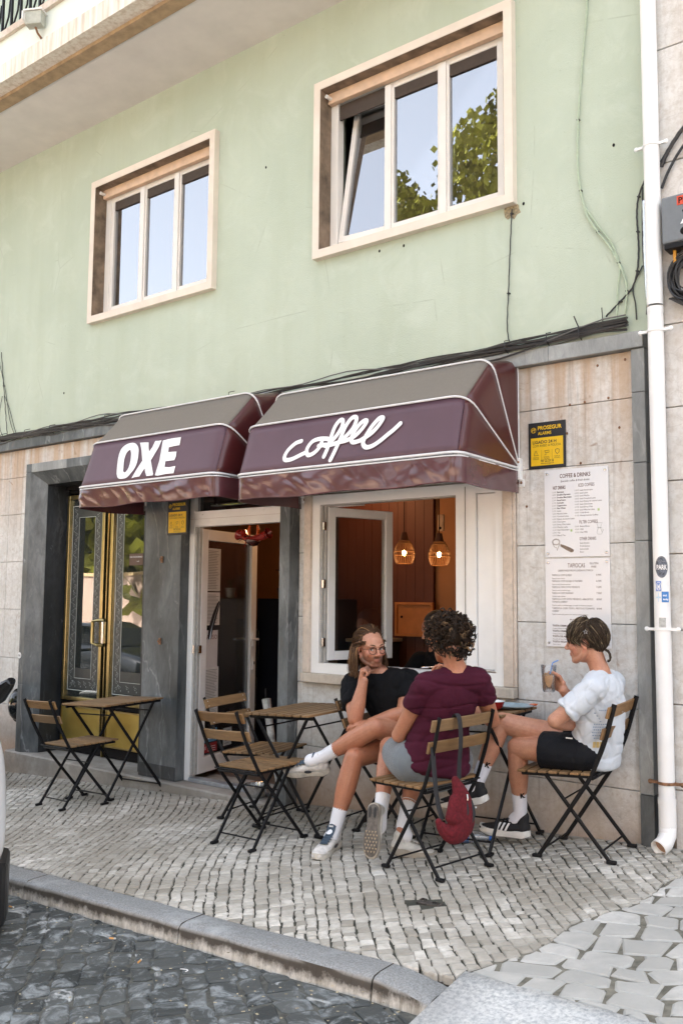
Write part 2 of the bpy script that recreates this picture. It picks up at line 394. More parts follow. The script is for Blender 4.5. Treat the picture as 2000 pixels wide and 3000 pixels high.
for r in holes_grid(xL, xR, 2.83, zT, [(-6.70, -5.155, 3.79, 5.05), (-4.085, -2.535, 3.78, 5.055)]): b.box(r[0], r[1], 0, .30, r[2], r[3])
b.build('upper_wall', MAT['stucco'], bld)
b = MB(); b.box(xL, xR, 9.0, 9.3, -1.5, zT); b.box(xL, xL+.3, .3, 9.0, -1.5, zT); b.box(xR-.3, xR, .3, 9.0, -1.5, zT); b.build('rear_wall', MAT['stucco'], bld)
b = MB(); b.box(xL-.2, xR+.0, -.25, 9.5, zT, zT+.3); b.build('roof_slab', MAT['soffit'], bld)
# small round fixing holes in the stucco
b = MB()
for x, z in ((-1.90, 3.95), (-2.47, 3.755), (-7.1, 3.2), (-3.55, 3.71), (-3.35, 3.70), (-4.62, 4.62)):
    b.ell((x, -.001, z), (.008, .004, .011), 8, 6)
b.build('drill_hole', MAT['dark'], bld, kind='stuff')
# chipped patch under the window corner
b = MB(); rr = random.Random(3)
P = [(-2.545+.055*(.7+.5*rr.random())*math.cos(a), 3.73+.055*(.7+.6*rr.random())*math.sin(a)) for a in np.linspace(0, 2*math.pi, 15)[:-1]]
b.prism(P, -.003, .01); b.build('chipped_plaster', simple('bare_chipped_plaster', (.30, .25, .16), .95, var=.5, scale=60, bump=.004), bld)
# upper windows
def up_window(name_lab, W, tilt=False):
    x0, x1, z0, z1 = W; t = .052
    wn = MB().build('window', MAT['pvc_warm'], bld) if False else None
    f = MB()
    pr = -.055
    for r in holes_grid(x0-.058, x1+.058, z0-.06, z1+.06, [(x0, x1, z0, z1)]): f.box(r[0], r[1], pr, .10, r[2], r[3])
    wo = f.build('window', MAT['creamstone'], bld, label=name_lab)
    rv = MB()
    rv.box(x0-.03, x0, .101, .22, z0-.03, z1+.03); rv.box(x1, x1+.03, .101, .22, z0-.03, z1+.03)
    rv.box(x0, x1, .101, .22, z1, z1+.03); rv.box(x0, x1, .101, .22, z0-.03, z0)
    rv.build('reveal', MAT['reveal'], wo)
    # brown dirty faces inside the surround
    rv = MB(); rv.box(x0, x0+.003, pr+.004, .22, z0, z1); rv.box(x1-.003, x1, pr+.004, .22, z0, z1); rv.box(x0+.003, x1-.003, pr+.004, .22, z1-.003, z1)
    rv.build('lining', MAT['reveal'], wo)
    fy = .07
    n = 3; wd = (x1-x0); fr = MB(); fr.box(x0+.004, x0+.07, fy, fy+.07, z0, z1-.07); fr.box(x1-.07, x1-.004, fy, fy+.07, z0, z1-.07)
    fr.box(x0+.004, x1-.004, fy, fy+.07, z1-.07, z1-.004); fr.box(x0+.071, x1-.071, fy, fy+.07, z0, z0+.05)
    fr.build('window_frame', MAT['pvc_warm'], wo, bevel=.004)
    bx = MB(); bx.box(x0+.01, x1-.01, fy-.045, fy-.003, z1-.085, z1-.005); bb = MB(); bb.box(x0+.075, x1-.075, fy+.014, fy+.024, z1-.20, z1-.088); bb.build('reflection_band', simple('dark_pane_reflection', (.055, .038, .028), .7), wo); bx.build('shutter_box', simple('peach_shutter_slot', (.66, .46, .32), .6, var=.12, scale=14), wo, bevel=.004)  # dark strip stands in for the dark reflection along the pane tops
    pw = (wd-.14)/3
    for i in range(3):
        a = x0+.07+pw*i; c = a+pw
        M = Matrix.Identity(4)
        if tilt and i == 0:
            M = Matrix.Translation((c, fy+.02, z0+.05)) @ Matrix.Rotation(math.radians(-7), 4, 'X') @ Matrix.Rotation(math.radians(2.5), 4, 'Y') @ Matrix.Translation((-c, -fy-.02, -z0-.05))
        s = MB(); sw = .045
        s.box(a+.002, a+sw, fy+.005, fy+.05, z0+.052, z1-.075, M); s.box(c-sw, c-.002, fy+.005, fy+.05, z0+.052, z1-.075, M)
        s.box(a+sw, c-sw, fy+.006, fy+.049, z0+.052, z0+.052+sw, M); s.box(a+sw, c-sw, fy+.006, fy+.049, z1-.075-sw, z1-.075, M)
        s.build('sash', MAT['pvc_warm'], wo, bevel=.003)
        g = MB(); g.box(a+sw, c-sw, fy+.026, fy+.032, z0+.05+sw, z1-.075-sw, M); g.build('pane', MAT['glass_up'], wo)
    # fixed mullion covers
    for i in (1, 2):
        a = x0+.07+pw*i; s = MB(); s.box(a-.026, a+.026, fy-.006, fy+.004, z0+.05, z1-.09); s.build('mullion', MAT['pvc_warm'], wo, bevel=.002)
    g = MB(); g.lathe([(.014, 0), (.014, .05), (.006, .05), (.006, .02)], 12, Matrix.Translation((x0+.035, fy-.045, z1-.05)) @ Matrix.Rotation(math.pi/2, 4, 'X')); g.build('shutter_peg', MAT['pvc_warm'], wo, True)
    return wo
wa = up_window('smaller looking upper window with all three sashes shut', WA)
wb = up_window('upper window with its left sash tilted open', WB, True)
# rooms behind the upper windows, dark
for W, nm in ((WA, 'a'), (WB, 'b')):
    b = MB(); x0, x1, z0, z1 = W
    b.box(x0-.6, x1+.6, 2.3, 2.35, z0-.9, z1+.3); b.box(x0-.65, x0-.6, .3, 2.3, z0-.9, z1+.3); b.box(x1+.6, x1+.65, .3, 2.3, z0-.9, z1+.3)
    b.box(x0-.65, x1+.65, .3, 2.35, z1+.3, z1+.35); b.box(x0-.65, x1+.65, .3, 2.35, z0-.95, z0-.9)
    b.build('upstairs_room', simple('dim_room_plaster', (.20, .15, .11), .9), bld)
# cardboard box and white board inside window B
cb = thing('cardboard_box', 'brown cardboard parcel standing inside the right pane of the large upper window', 'box', (-2.83, .25, 3.86))
b = MB(); b.box(-.17, .07, .0, .12, 0, .12); b.build('carton', simple('cardboard', (.42, .27, .14), .8), cb)
b = MB(); b.box(-.035, .005, -.003, -.0005, .03, .075); b.box(-.03, -.022, -.004, -.003, .02, .03); b.box(-.008, 0, -.004, -.003, .02, .03); b.build('printed_mark', MAT['dark'], cb)
wbd = thing('white_board', 'white board leaning inside the right pane of the large upper window', 'board', (-2.70, .23, 3.87))
b = MB(); b.box(-.09, .09, 0, .02, 0, .36); b.build('panel', MAT['whiteprint'], wbd)
b = MB(); b.box(-.1, -.09, -.004, .024, 0, .37); b.box(-.09, .09, -.004, .024, .36, .37); b.build('edge_trim', simple('pine_trim', (.5, .36, .2), .6), wbd)
# balcony over the left part
bal = MB(); bx1 = -1.9
bal.box(xL, bx1, -.66, 0, 5.66, 5.80); bal.build('balcony_slab', MAT['soffit'], bld)
b = MB(); b.box(xL, bx1, -.775, -.661, 5.65, 5.79); b.build('balcony_drip_edge', MAT['ochre'], bld)
def m_fascia():
    x = N('stained_fascia'); v = x.co((14, 14, 1.2), obj='world'); f = x.noise(1.6, 5, .7, v)
    c = x.ramp(f, [(.42, (.78, .72, .64)), (.62, (.50, .38, .26)), (.72, (.22, .16, .1))])
    x.col(x.mix(.45, c, (.80, .74, .66, 1))).rough(.9); return x.m
b = MB(); b.box(xL, bx1, -.90, -.776, 5.68, 5.84); b.build('balcony_fascia', m_fascia(), bld)
b = MB(); b.box(xL, bx1, -.86, -.76, 5.841, 6.10); b.build('balcony_parapet', simple('skylit_parapet_stucco', (.72, .76, .70), .9, var=.05, scale=2), bld)  # parapet stucco painted paler to imitate stronger light from the sky
b = MB(); b.box(xL, bx1, -.89, -.73, 6.101, 6.16); b.build('parapet_coping', MAT['sillstone'], bld)
b = MB()
for i in range(34):
    x = -10.4+.14*i; b.box(x, x+.018, -.82, -.80, 6.16, 6.98)
    b.tube([(x, -.81, 6.2), (x+.04, -.81, 6.24), (x+.1, -.81, 6.35), (x+.12, -.81, 6.5)], .008, 6)
b.box(-10.5, -5.0, -.83, -.79, 6.98, 7.01); b.build('balcony_railing', MAT['black'], bld)
# broken bracket on the fascia
lampb = thing('wall_floodlight', 'small rusty floodlight bracket on the balcony edge at top left', 'lamp', (-6.33, -.93, 5.97))
b = MB(); Mx = Matrix.Rotation(.5, 4, 'Z'); b.box(-.07, .07, -.05, .03, -.02, .09, Mx); b.build('housing', simple('weathered_grey_box', (.42, .42, .36), .7), lampb, bevel=.004)
b = MB(); b.box(-.08, .08, -.06, .035, .092, .104, Mx); b.box(-.075, -.065, -.09, .0, .0, .07, Mx); b.build('hood', MAT['pvc_warm'], lampb)
b = MB(); b.tube([(0, 0, -.02), (0, .02, -.06), (0, .06, -.09)], .009, 8); b.build('bracket', MAT['rust'], lampb)
# ---------------------------------------------------------------- ground floor cladding: each slab a part
rows = [-.6, .343, .772, 1.223, 1.668, 2.118, 2.47, 2.735]
def slabs(x0, x1, cols, holes, mat=None):
    cols = [x0]+[c for c in cols if x0 < c < x1]+[x1]
    for j in range(len(rows)-1):
        for i in range(len(cols)-1):
            for r in holes_grid(cols[i], cols[i+1], rows[j], rows[j+1], [h for h in holes if h[0] < cols[i+1] and h[1] > cols[i] and h[2] < rows[j+1] and h[3] > rows[j]]):
                g = .0018
                b = MB(); b.box(r[0]+g, r[1]-g, random.uniform(0, .003), .10, r[2]+g, r[3]-g)
                b.build('wall_slab', mat or MAT['lime'], bld, bevel=.003)
b = MB()
for r in holes_grid(xL, xR, -1.5, 2.83, [(-7.30, -5.86, -.6, 2.40), (-5.44, -4.30, -.6, 2.75), (-4.12, -2.62, .84, 2.075)]): b.box(r[0], r[1], .101, .30, r[2], r[3])
b.build('backing_wall', simple('mortar', (.16, .13, .11), .95), bld)
slabs(-9.4, -7.43, [-7.92+.0], [])                                   # left of the tall doorway
slabs(-7.43, -5.40, [-6.6], [(-7.43, -5.40, -.6, 2.50)])            # above the tall doorway
slabs(-5.40, -4.24, [], [(-5.40, -4.24, -.6, 2.47)])
slabs(-4.24, -2.538, [-3.4], [(-4.178, -2.538, .772, 2.075)])       # round the cafe window
slabs(-2.538, -1.822, [], [])
# marble border: top band and right upright, pieces proud of the slabs
def mpiece(name, x0, x1, y0, y1, z0, z1, mat, lab=None):
    b = MB(); b.box(x0, x1, y0, y1, z0, z1); return b.build(name, MAT[mat], bld, bevel=.004, label=lab)
cuts = [-9.4, -8.3, -7.1, -5.9, -4.7, -3.6, -2.30, -1.742]
for i in range(len(cuts)-1):
    mpiece('marble_band', cuts[i]+.001, cuts[i+1]-.001, -.045 if i % 2 else -.048, .09, 2.737, 2.828, 'marble_light' if i > 3 else 'marble')
zc = [2.735, 2.49, 2.1, 1.675, .335, -.3]
for i in range(len(zc)-1):
    mpiece('marble_upright', -1.817, -1.742, -.03, .09, zc[i+1]+.001, zc[i]-.001, 'marble' if i == 4 else 'marble_light')
# tall doorway: marble surround
for (x0, x1, z0, z1) in ((-7.52, -7.437, .55, 2.483), (-7.52, -7.437, -.12, .549), (-7.52, -7.437, 2.484, 2.565)): mpiece('door_surround', x0, x1, -.085, .0985, z0, z1, 'marble')
for i, (x0, x1) in enumerate(((-7.436, -6.9), (-6.899, -6.4), (-6.399, -5.80))): mpiece('door_surround', x0, x1, -.085, .0985, 2.484, 2.565, 'marble_light' if i == 0 else 'marble')
def quadprism(name, pts, mat):
    b = MB(); b.add(pts, [(0, 1, 2, 3)]); o = b.build(name, mat, bld); s = o.modifiers.new('s', 'SOLIDIFY'); s.thickness = .03; s.offset = -1; return o
# splayed lining (bevel) : left, top, right
quadprism('splayed_lining', [(-7.437, -.083, -.05), (-7.437, -.083, 2.483), (-7.292, .0, 2.371), (-7.292, .0, -.05)][::-1], MAT['marble'])
quadprism('splayed_lining', [(-7.437, -.083, 2.483), (-5.80, -.083, 2.483), (-5.92, .0, 2.371), (-7.292, .0, 2.371)][::-1], MAT['marble'])
for x0, x1 in ((-7.32, -7.292), (-5.92, -5.89)): 
    b = MB(); b.box(x0, x1, .001, .34, -.05, 2.371); b.build('door_jamb', MAT['marble_dark'], bld)
b = MB(); b.box(-7.291, -5.921, .001, .34, 2.372, 2.40); b.build('door_jamb', MAT['marble_dark'], bld)
# pilasters either side of the cafe door
for z0, z1 in ((-.045, 2.70),): mpiece('pilaster', -5.80, -5.376, -.085, .09, z0, z1, 'marble', 'dark veined marble pilaster between the two doors')
mpiece('pilaster_foot', -5.799, -5.377, -.092, -.0855, -.044, .06, 'marble_dark')
mpiece('pilaster', -4.334, -4.241, -.10, .09, -.35, 2.70, 'marble', 'narrow marble pilaster right of the cafe door')
b = MB(); b.box(-4.40, -4.345, .005, .099, -.1, 2.7); b.build('door_jamb', MAT['marble_dark'], bld)
# iron hooks on the pilaster
for z in (.98, 1.62):
    b = MB(); b.box(-5.60, -5.575, -.094, -.086, z, z+.05); b.tube([(-5.587, -.094, z+.02), (-5.587, -.11, z+.02), (-5.587, -.11, z+.035)], .004, 6); b.build('iron_hook', MAT['rust'], bld)
# rusty fixings on the slabs
b = MB()
for x, z in ((-2.02, 2.68), (-1.86, 2.69), (-2.27, 2.785), (-2.2, 2.79), (-2.19, 2.475), (-2.1, 2.48), (-1.96, 2.485), (-2.21, 2.31), (-1.90, 2.31), (-2.13, 2.13), (-2.47, 1.90), (-2.33, 2.3)):
    b.ell((x, -.001, z), (.007, .005, .008), 10, 6)
b.build('rusty_fixing', MAT['rust'], bld, kind='stuff')
# doorstep
stp = structure('doorstep')
def step_block(x0, x1, yf0, yf1):
    zt = -.047; b = MB(); n = 5
    v = []; 
    for x, yf in ((x0, yf0), (x1, yf1)):
        g0 = gz(x, yf)-.05
        v += [(x, yf, g0), (x, yf, zt-.012), (x, yf+.012, zt), (x, .34, zt), (x, .34, g0)]
    f = [(0, 5, 6, 1), (1, 6, 7, 2), (2, 7, 8, 3), (0, 1, 2, 3, 4), (9, 8, 7, 6, 5)]
    b.add(v, f, random.random()); return b.build('step_stone', MAT['step'], stp, tint=True)
for a, c in ((-7.66, -6.75), (-6.747, -5.70), (-5.697, -4.75), (-4.747, -4.33)):
    y = lambda t: -.10-.07*(t+7.66)/3.3
    step_block(a, c, y(a), y(c))
# ---------------------------------------------------------------- ornate double door
od = thing('ornate_double_door', 'tall double door with brass framed etched glass and gold lower panels', 'door', (-6.646, .2, 0))
def leaf(xa, xb, hand):
    lf = MB(); y0 = .0
    fr = .045
    zb0, zb1, zg0, zg1 = -.04, .38, .405, 2.30
    lf.box(xa, xa+.028, .02, .06, zb0, zg1+.03); lf.box(xb-.028, xb, .02, .06, zb0, zg1+.03); lf.box(xa+.028, xb-.028, .021, .059, zg1, zg1+.03)
    lf.box(xa+.028, xb-.028, .021, .059, zb0, zb0+.09); lf.box(xa+.028, xb-.028, .021, .059, zb1-.01, zg0)
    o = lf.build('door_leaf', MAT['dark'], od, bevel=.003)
    a, c = xa+.035, xb-.035
    g = MB()
    for r in holes_grid(a, c, zg0+.01, zg1-.02, [(a+.04, c-.04, zg0+.045, zg1-.06)]): g.box(r[0], r[1], -.012, .019, r[2], r[3])
    g.build('brass_frame', MAT['gold'], o, bevel=.006)
    g = MB(); g.box(a+.04, c-.04, .012, .016, zg0+.045, zg1-.06); g.build('pane', MAT['glass_orn'], o)
    # etched scroll border: two rules and scroll work between
    e = MB(); A, C, B_, T = a+.062, c-.062, zg0+.10, zg1-.12; ye = .0105
    for k, wd_ in ((0, .006), (.098, .004)):
        for r in holes_grid(A+k, C-k, B_+k*1.1, T-k*1.1, [(A+k+wd_, C-k-wd_, B_+k*1.1+wd_, T-k*1.1-wd_)]): e.box(r[0], r[1], ye, ye+.001, r[2], r[3])
    e.build('etched_rule', simple('etched_pale', (.50, .53, .50), .8), o)
    bnd = MB()
    for r in holes_grid(A+.012, C-.012, B_+.012, T-.012, [(A+.098, C-.098, B_+.20, T-.11)]): bnd.box(r[0], r[1], ye+.0002, ye+.001, r[2], r[3])
    bnd.build('frosted_band', simple('frosted_band', (.045, .05, .05), .35), o)
    sc = MB(); R = random.Random(5 if hand else 6)
    def scroll(x, z, s, fl):
        pts = [(x+fl*s*.55*math.cos(t)*(1-.11*t), ye-.0008, z+s*.55*math.sin(t)*(1-.11*t)) for t in np.linspace(0, 5.6, 12)]
        sc.tube(pts, [(.0016, .0004)]*12, 4, flat=Vector((0, 0, 1)))
        sc.ell((x-fl*s*.5, ye-.0006, z+s*.7), (s*.22, .0006, s*.12), 6, 4); sc.ell((x+fl*s*.6, ye-.0006, z-s*.75), (s*.16, .0006, s*.26), 6, 4)
    for k in range(30):
        z = B_+.05+(T-B_-.1)*k/29
        for x in (A+.055, C-.055): scroll(x+R.uniform(-.012, .012), z, .03, 1 if k % 2 else -1)
    for k in range(4):
        for z in (B_+.06,): scroll(A+.10+(C-A-.2)*k/3, z, .03, 1)
    sc.build('etched_scrolls', simple('etched_pale_scroll', (.34, .37, .36), .7), o, kind='stuff')
    p = MB(); p.box(a-.002, c+.002, .008, .018, .055, zb1-.02); p.build('gold_panel', MAT['goldpanel'], o, bevel=.004)
    g = MB(); 
    for r in holes_grid(a-.006, c+.006, .05, zb1-.012, [(a+.004, c-.004, .062, zb1-.026)]): g.box(r[0], r[1], .0, .0075, r[2], r[3])
    g.build('panel_beading', MAT['gold'], o)
    hx = (xb-.01) if not hand else (xa+.012); s_ = -1 if not hand else 1
    if not hand:
        h = MB(); h.tube([(hx, -.01, 1.14), (hx-.03, -.045, 1.14), (hx-.10, -.05, 1.13), (hx-.10, -.05, .94), (hx-.03, -.045, .925), (hx, -.01, .925)], [.016]*6, 8); h.build('pull_handle', MAT['gold'], o, True)
    else:
        h = MB(); h.box(hx-.02, hx+.012, -.05, .0, .935, 1.13); h.build('pull_handle', MAT['steel'], o, bevel=.008)
        st = MB(); st.box(hx+.27, hx+.45, .0085, .0095, 1.62, 1.72); st.build('warning_sticker', simple('brown_sticker', (.10, .05, .03), .5), o)
        tx = MB(); put_text(tx, 'PARA SUA SEGURANÇA', hx+.278, 1.685, .02, .008, width=.165); put_text(tx, 'sorria', hx+.37, 1.65, .014, .008); tx.build('sticker_text', MAT['whiteprint'], o)
    return o
od.location = (0, .2, 0)
leaf(-7.285, -6.652, 0); leaf(-6.640, -5.93, 1)
b = MB(); b.box(-6.651, -6.641, -.005, .05, -.04, 2.33); b.build('centre_bar', MAT['gold'], od)
b = MB(); b.box(-7.286, -5.925, .0, .06, 2.335, 2.369); b.build('head_rail', MAT['dark'], od)
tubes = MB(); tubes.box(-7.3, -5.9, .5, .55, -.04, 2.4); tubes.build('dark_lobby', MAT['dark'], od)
# oval OXE sticker on the surround and black dome by the wall
st = thing('round_sticker', 'tiny round white sticker on the left marble door surround', 'sticker', (-7.505, -.0865, .81))
b = MB(); b.lathe([(.028, 0), (.028, .001), (0.0001, .001)], 20, Matrix.Rotation(math.pi/2, 4, 'X')); b.build('disc', MAT['whiteprint'], st)
b = MB(); put_text(b, 'OXE', -.021, -.009, .022, -.0015, width=.04, bold=.0005); b.build('lettering', MAT['dark'], st)
dm = thing('black_wall_dome', 'glossy black dome fixed low on the wall behind the left marble surround', 'wall fitting', (-7.635, -.001, .345))
b = MB(); b.lathe([(.0001, .075), (.04, .07), (.08, .05), (.1, .025), (.108, 0)], 28, Matrix.Scale(1.3, 4, (0, 0, 1)) @ Matrix.Rotation(math.pi/2, 4, 'X')); b.build('dome', simple('gloss_black', (.01, .012, .014), .08), dm, True)
b = MB(); b.lathe([(.108, 0), (.118, .004), (.118, -.0), (.1, -.0)], 28, Matrix.Scale(1.3, 4, (0, 0, 1)) @ Matrix.Rotation(math.pi/2, 4, 'X')); b.build('rim', MAT['black'], dm, True)
# ================================================================= ground
def in_view(x, y, z, m=60):
    v = Vector((x, y+D, z-ZO)); d = v.dot(fwd)
    if d < .3: return False
    px = 1000+F*v.dot(R_)/d; py = 1500-F*v.dot(U_)/d
    return -m < px < 2000+m and -m < py < 3000+m
def kerb_y(x): return -2.045-.03*(x+4.3)          # outer edge of the kerb
road_z = lambda x, y: gz(x, min(y, 0)*0-2.2) - .074 + .012*(y+2.2)
ground = structure('ground')
def sheet(name, x0, x1, y0, y1, zf, mat, nx=40, ny=20, parent=None):
    b = MB(); xs = np.linspace(x0, x1, nx); ys = np.linspace(y0, y1, ny)
    V = [(x, y, zf(x, y)) for y in ys for x in xs]; Fc = [(j*nx+i, j*nx+i+1, (j+1)*nx+i+1, (j+1)*nx+i) for j in range(ny-1) for i in range(nx-1)]
    b.add(V, Fc); return b.build(name, mat, parent, True, angle=0)
def m_far():
    x = N('far_ground'); v = x.co(obj='world'); x.col(x.ramp(x.noise(2, 5, .7, v), [(.3, (.10, .10, .095)), (.7, (.20, .195, .18))])).rough(.85); return x.m
sheet('open_ground', -160, 160, -170, 160, lambda x, y: -1.6 + max(-8, min(8, .052*x))*.6, m_far(), 30, 30, ground)
pav = structure('pavement'); road = structure('road'); kb = structure('kerb'); apr = structure('driveway_apron')
def stone_geo(mb, P, zf, hgt, tint, tilt=.002, dome=.0015, inset=.006):
    """cut stone: outline P (list of (x,y)), worn top with chamfer, sides down into the joint"""
    cx = sum(p[0] for p in P)/len(P); cy_ = sum(p[1] for p in P)/len(P); n = len(P)
    tx, ty = random.uniform(-tilt, tilt)*12, random.uniform(-tilt, tilt)*12
    dz = random.uniform(-tilt, tilt)
    z = lambda p: zf(p[0], p[1])+dz+tx*(p[0]-cx)+ty*(p[1]-cy_)
    bot = [(p[0], p[1], z(p)-hgt) for p in P]; edge = [(p[0], p[1], z(p)-.006) for p in P]
    q = [(p[0]+(cx-p[0])*inset/max(1e-4, math.hypot(p[0]-cx, p[1]-cy_)), p[1]+(cy_-p[1])*inset/max(1e-4, math.hypot(p[0]-cx, p[1]-cy_))) for p in P]
    top = [(p[0], p[1], z(p)) for p in q]
    V = bot+edge+top+[(cx, cy_, z((cx, cy_))+dome)]; Fc = []
    for i in range(n):
        j = (i+1) % n; Fc += [(i, j, n+j, n+i), (n+i, n+j, 2*n+j, 2*n+i), (2*n+i, 2*n+j, 3*n)]
    mb.add(V, Fc, tint)
def area(P): return abs(sum(P[i][0]*P[(i+1) % len(P)][1]-P[(i+1) % len(P)][0]*P[i][1] for i in range(len(P))))/2
def ccw(P):
    s = sum(P[i][0]*P[(i+1) % len(P)][1]-P[(i+1) % len(P)][0]*P[i][1] for i in range(len(P)))
    return P if s > 0 else P[::-1]
def clip(P, f):
    """keep the side where f(p) >= 0"""
    out = []
    for i in range(len(P)):
        a, b = P[i], P[(i+1) % len(P)]; fa, fb = f(a), f(b)
        if fa >= 0: out.append(a)
        if (fa >= 0) != (fb >= 0):
            t = fa/(fa-fb); out.append((a[0]+(b[0]-a[0])*t, a[1]+(b[1]-a[1])*t))
    return out
def shrink(P, g):
    cx = sum(p[0] for p in P)/len(P); cy_ = sum(p[1] for p in P)/len(P)
    return [(p[0]+(cx-p[0])*g/max(1e-4, math.hypot(p[0]-cx, p[1]-cy_)), p[1]+(cy_-p[1])*g/max(1e-4, math.hypot(p[0]-cx, p[1]-cy_))) for p in P]
def lattice(pitch_u, pitch_v, ang, warp, jit, region, R, stagger=.5):
    """staggered courses of stones; returns outlines inside region(x,y)"""
    ca, sa = math.cos(ang), math.sin(ang); out = []; x0, x1, y0, y1 = region
    us = []; 
    corners = [(x, y) for x in (x0, x1) for y in (y0, y1)]
    U = [c[0]*ca+c[1]*sa for c in corners]; V = [-c[0]*sa+c[1]*ca for c in corners]
    nv = int((max(V)-min(V))/pitch_v)+6; v = min(V)-3*pitch_v
    bounds = [v]
    for _ in range(nv): v += pitch_v*R.uniform(.80, 1.22); bounds.append(v)
    for k in range(nv):
        u = min(U)-3*pitch_u+R.uniform(0, pitch_u); lst = []
        while u < max(U)+3*pitch_u: lst.append(u); u += pitch_u*R.uniform(.62, 1.45)
        pa = None
        for i in range(len(lst)):
            j1, j2 = R.uniform(-jit, jit), R.uniform(-jit, jit)
            cur = ((lst[i]+j1, bounds[k]), (lst[i]+j2, bounds[k+1]))
            if pa is not None:
                gu = pitch_u*.028; q = [(pa[0][0]+gu, pa[0][1]), (cur[0][0]-gu, cur[0][1]), (cur[1][0]-gu, cur[1][1]), (pa[1][0]+gu, pa[1][1])]
                P = []
                for (uu, vv) in q:
                    vv2 = vv+warp(uu, vv)+.05*pitch_v*math.sin(uu*23+vv*3); x, y = uu*ca-vv2*sa, uu*sa+vv2*ca; P.append((x, y))
                cx = sum(p[0] for p in P)/4; cy_ = sum(p[1] for p in P)/4
                if x0 < cx < x1 and y0 < cy_ < y1: out.append(P)
            pa = cur
    return out
def lay(parent, name, outlines, zf, mat, gap, hgt, keep, cap=300, R=None, inset=.006, tilt=.002, jit=.003, cham=0):
    cands = []
    for P in outlines:
        P = keep(P)
        if len(P) < 3 or area(P) < 2.5e-4: continue
        P = ccw(shrink(P, gap))
        if cham: P = [q for i in range(len(P)) for q in ((P[i][0]+(P[i-1][0]-P[i][0])*cham*R.uniform(.5, 1.3), P[i][1]+(P[i-1][1]-P[i][1])*cham*R.uniform(.5, 1.3)), (P[i][0]+(P[(i+1) % len(P)][0]-P[i][0])*cham*R.uniform(.5, 1.3), P[i][1]+(P[(i+1) % len(P)][1]-P[i][1])*cham*R.uniform(.5, 1.3)))]
        P = [(p[0]+R.uniform(-jit, jit), p[1]+R.uniform(-jit, jit)) for p in P]
        cx = sum(p[0] for p in P)/len(P); cy_ = sum(p[1] for p in P)/len(P)
        if not in_view(cx, cy_, zf(cx, cy_), 260): continue
        d2 = (cx)**2+(cy_+D)**2+1.8
        vis = in_view(cx, cy_, zf(cx, cy_), 0)
        cands.append((-(area(P)/d2**1.5) if vis else 0, P))
    cands.sort(key=lambda c: c[0]); rest = MB()
    for k, (_, P) in enumerate(cands):
        tn = min(1, max(0, R.gauss(.55, .26)))
        if k < cap and _ < 0:
            b = MB(); stone_geo(b, P, zf, hgt, tn, tilt, inset=inset); b.build(name, mat, parent, tint=True)
        else: stone_geo(rest, P, zf, hgt, tn, tilt, inset=inset)
    if rest.v: rest.build(name+'s_beyond', mat, parent, tint=True, kind='stuff')
    return len(cands)
R1 = random.Random(11)
# outline of the large paving at lower right : on its side s(p)>0
ax0, ay0, ax1, ay1 = -1.72, -1.80, -1.43, -.36
def right_of(p): 
    # line from (-1.72,-1.9) to (-1.43,-.36), then along the pipe
    return (p[0]-ax0)-(ax1-ax0)*(p[1]-ay0)/(ay1-ay0)+.03*math.sin(p[1]*9)
ramp_edge = lambda x: -1.90-.05*math.sin((x+1.78)*2)-.05*max(0, x+1.2)
def keep_cob(P):
    P = clip(P, lambda p: -right_of(p)-.004)
    if P: P = clip(P, lambda p: p[1]-(kerb_y(p[0])+.148))
    if P: P = clip(P, lambda p: (-.004 if p[0] > -4.24 else (-.10-.07*(p[0]+7.66)/3.3 if p[0] > -7.66 else -.004))-p[1])
    if P:
        cx = sum(p[0] for p in P)/len(P); cy_ = sum(p[1] for p in P)/len(P)
        if ((cx+2.30)/.115)**2+((cy_+1.325)/.05)**2 < 1: return []
    return P or []
warp = lambda u, v: .10*math.sin(u*1.3+.6)+.03*math.sin(u*2.6+v)
sheet('bedding_sand', -18, -1.45, -1.95, .34, lambda x, y: gz(x, y)-.0075, MAT['joint'], 60, 12, pav)
lay(pav, 'cobble', lattice(.061, .055, math.radians(131), warp, .004, (-9.2, -1.2, -2.25, .05), R1), gz, MAT['cobble'], .0040, .03, keep_cob, R=R1, inset=.005, tilt=.0014, jit=.0056)
# little pit with broken metal stub
hp = thing('broken_post_stub', 'broken dark metal stub sunk in a small gap of the cobbles', 'post stub', (-2.30, -1.325, gz(-2.3, -1.325)-.012))
b = MB(); b.box(-.055, .06, -.022, .022, -.01, .012, Matrix.Rotation(.12, 4, 'Z')); b.build('cut_plate', simple('dark_corroded_iron', (.05, .042, .036), .8, var=.6, scale=60, bump=.002), hp, bevel=.003)
b = MB(); b.box(-.045, -.02, -.012, .016, .012, .02); b.box(.02, .05, -.016, .01, .012, .018); b.build('jagged_edge', MAT['steel'], hp)
# large irregular paving
R2 = random.Random(4)
def apron_z(x, y):
    e = ramp_edge(x); return gz(x, max(y, e)) - max(0, e-y)*.16
def keep_big(P):
    P = clip(P, right_of)
    if P: P = clip(P, lambda p: p[1]-ramp_edge(p[0])-.006)
    if P: P = clip(P, lambda p: -.01-p[1])
    return P or []
sheet('apron_bed', -1.75, 8, -2.6, .3, lambda x, y: apron_z(x, y)-.007, simple('sandy_joint', (.16, .15, .12), .95, var=.4, scale=20, bump=.004), 30, 30, apr)
lay(apr, 'paving_stone', lattice(.150, .130, math.radians(14), lambda u, v: .035*math.sin(u*5)+.02*math.sin(u*11+v*7), .028, (-2.2, 1.6, -2.2, .0), R2), apron_z, MAT['bigstone'], .0050, .04, keep_big, R=R2, inset=.009, tilt=.0016, jit=.011, cham=.12)
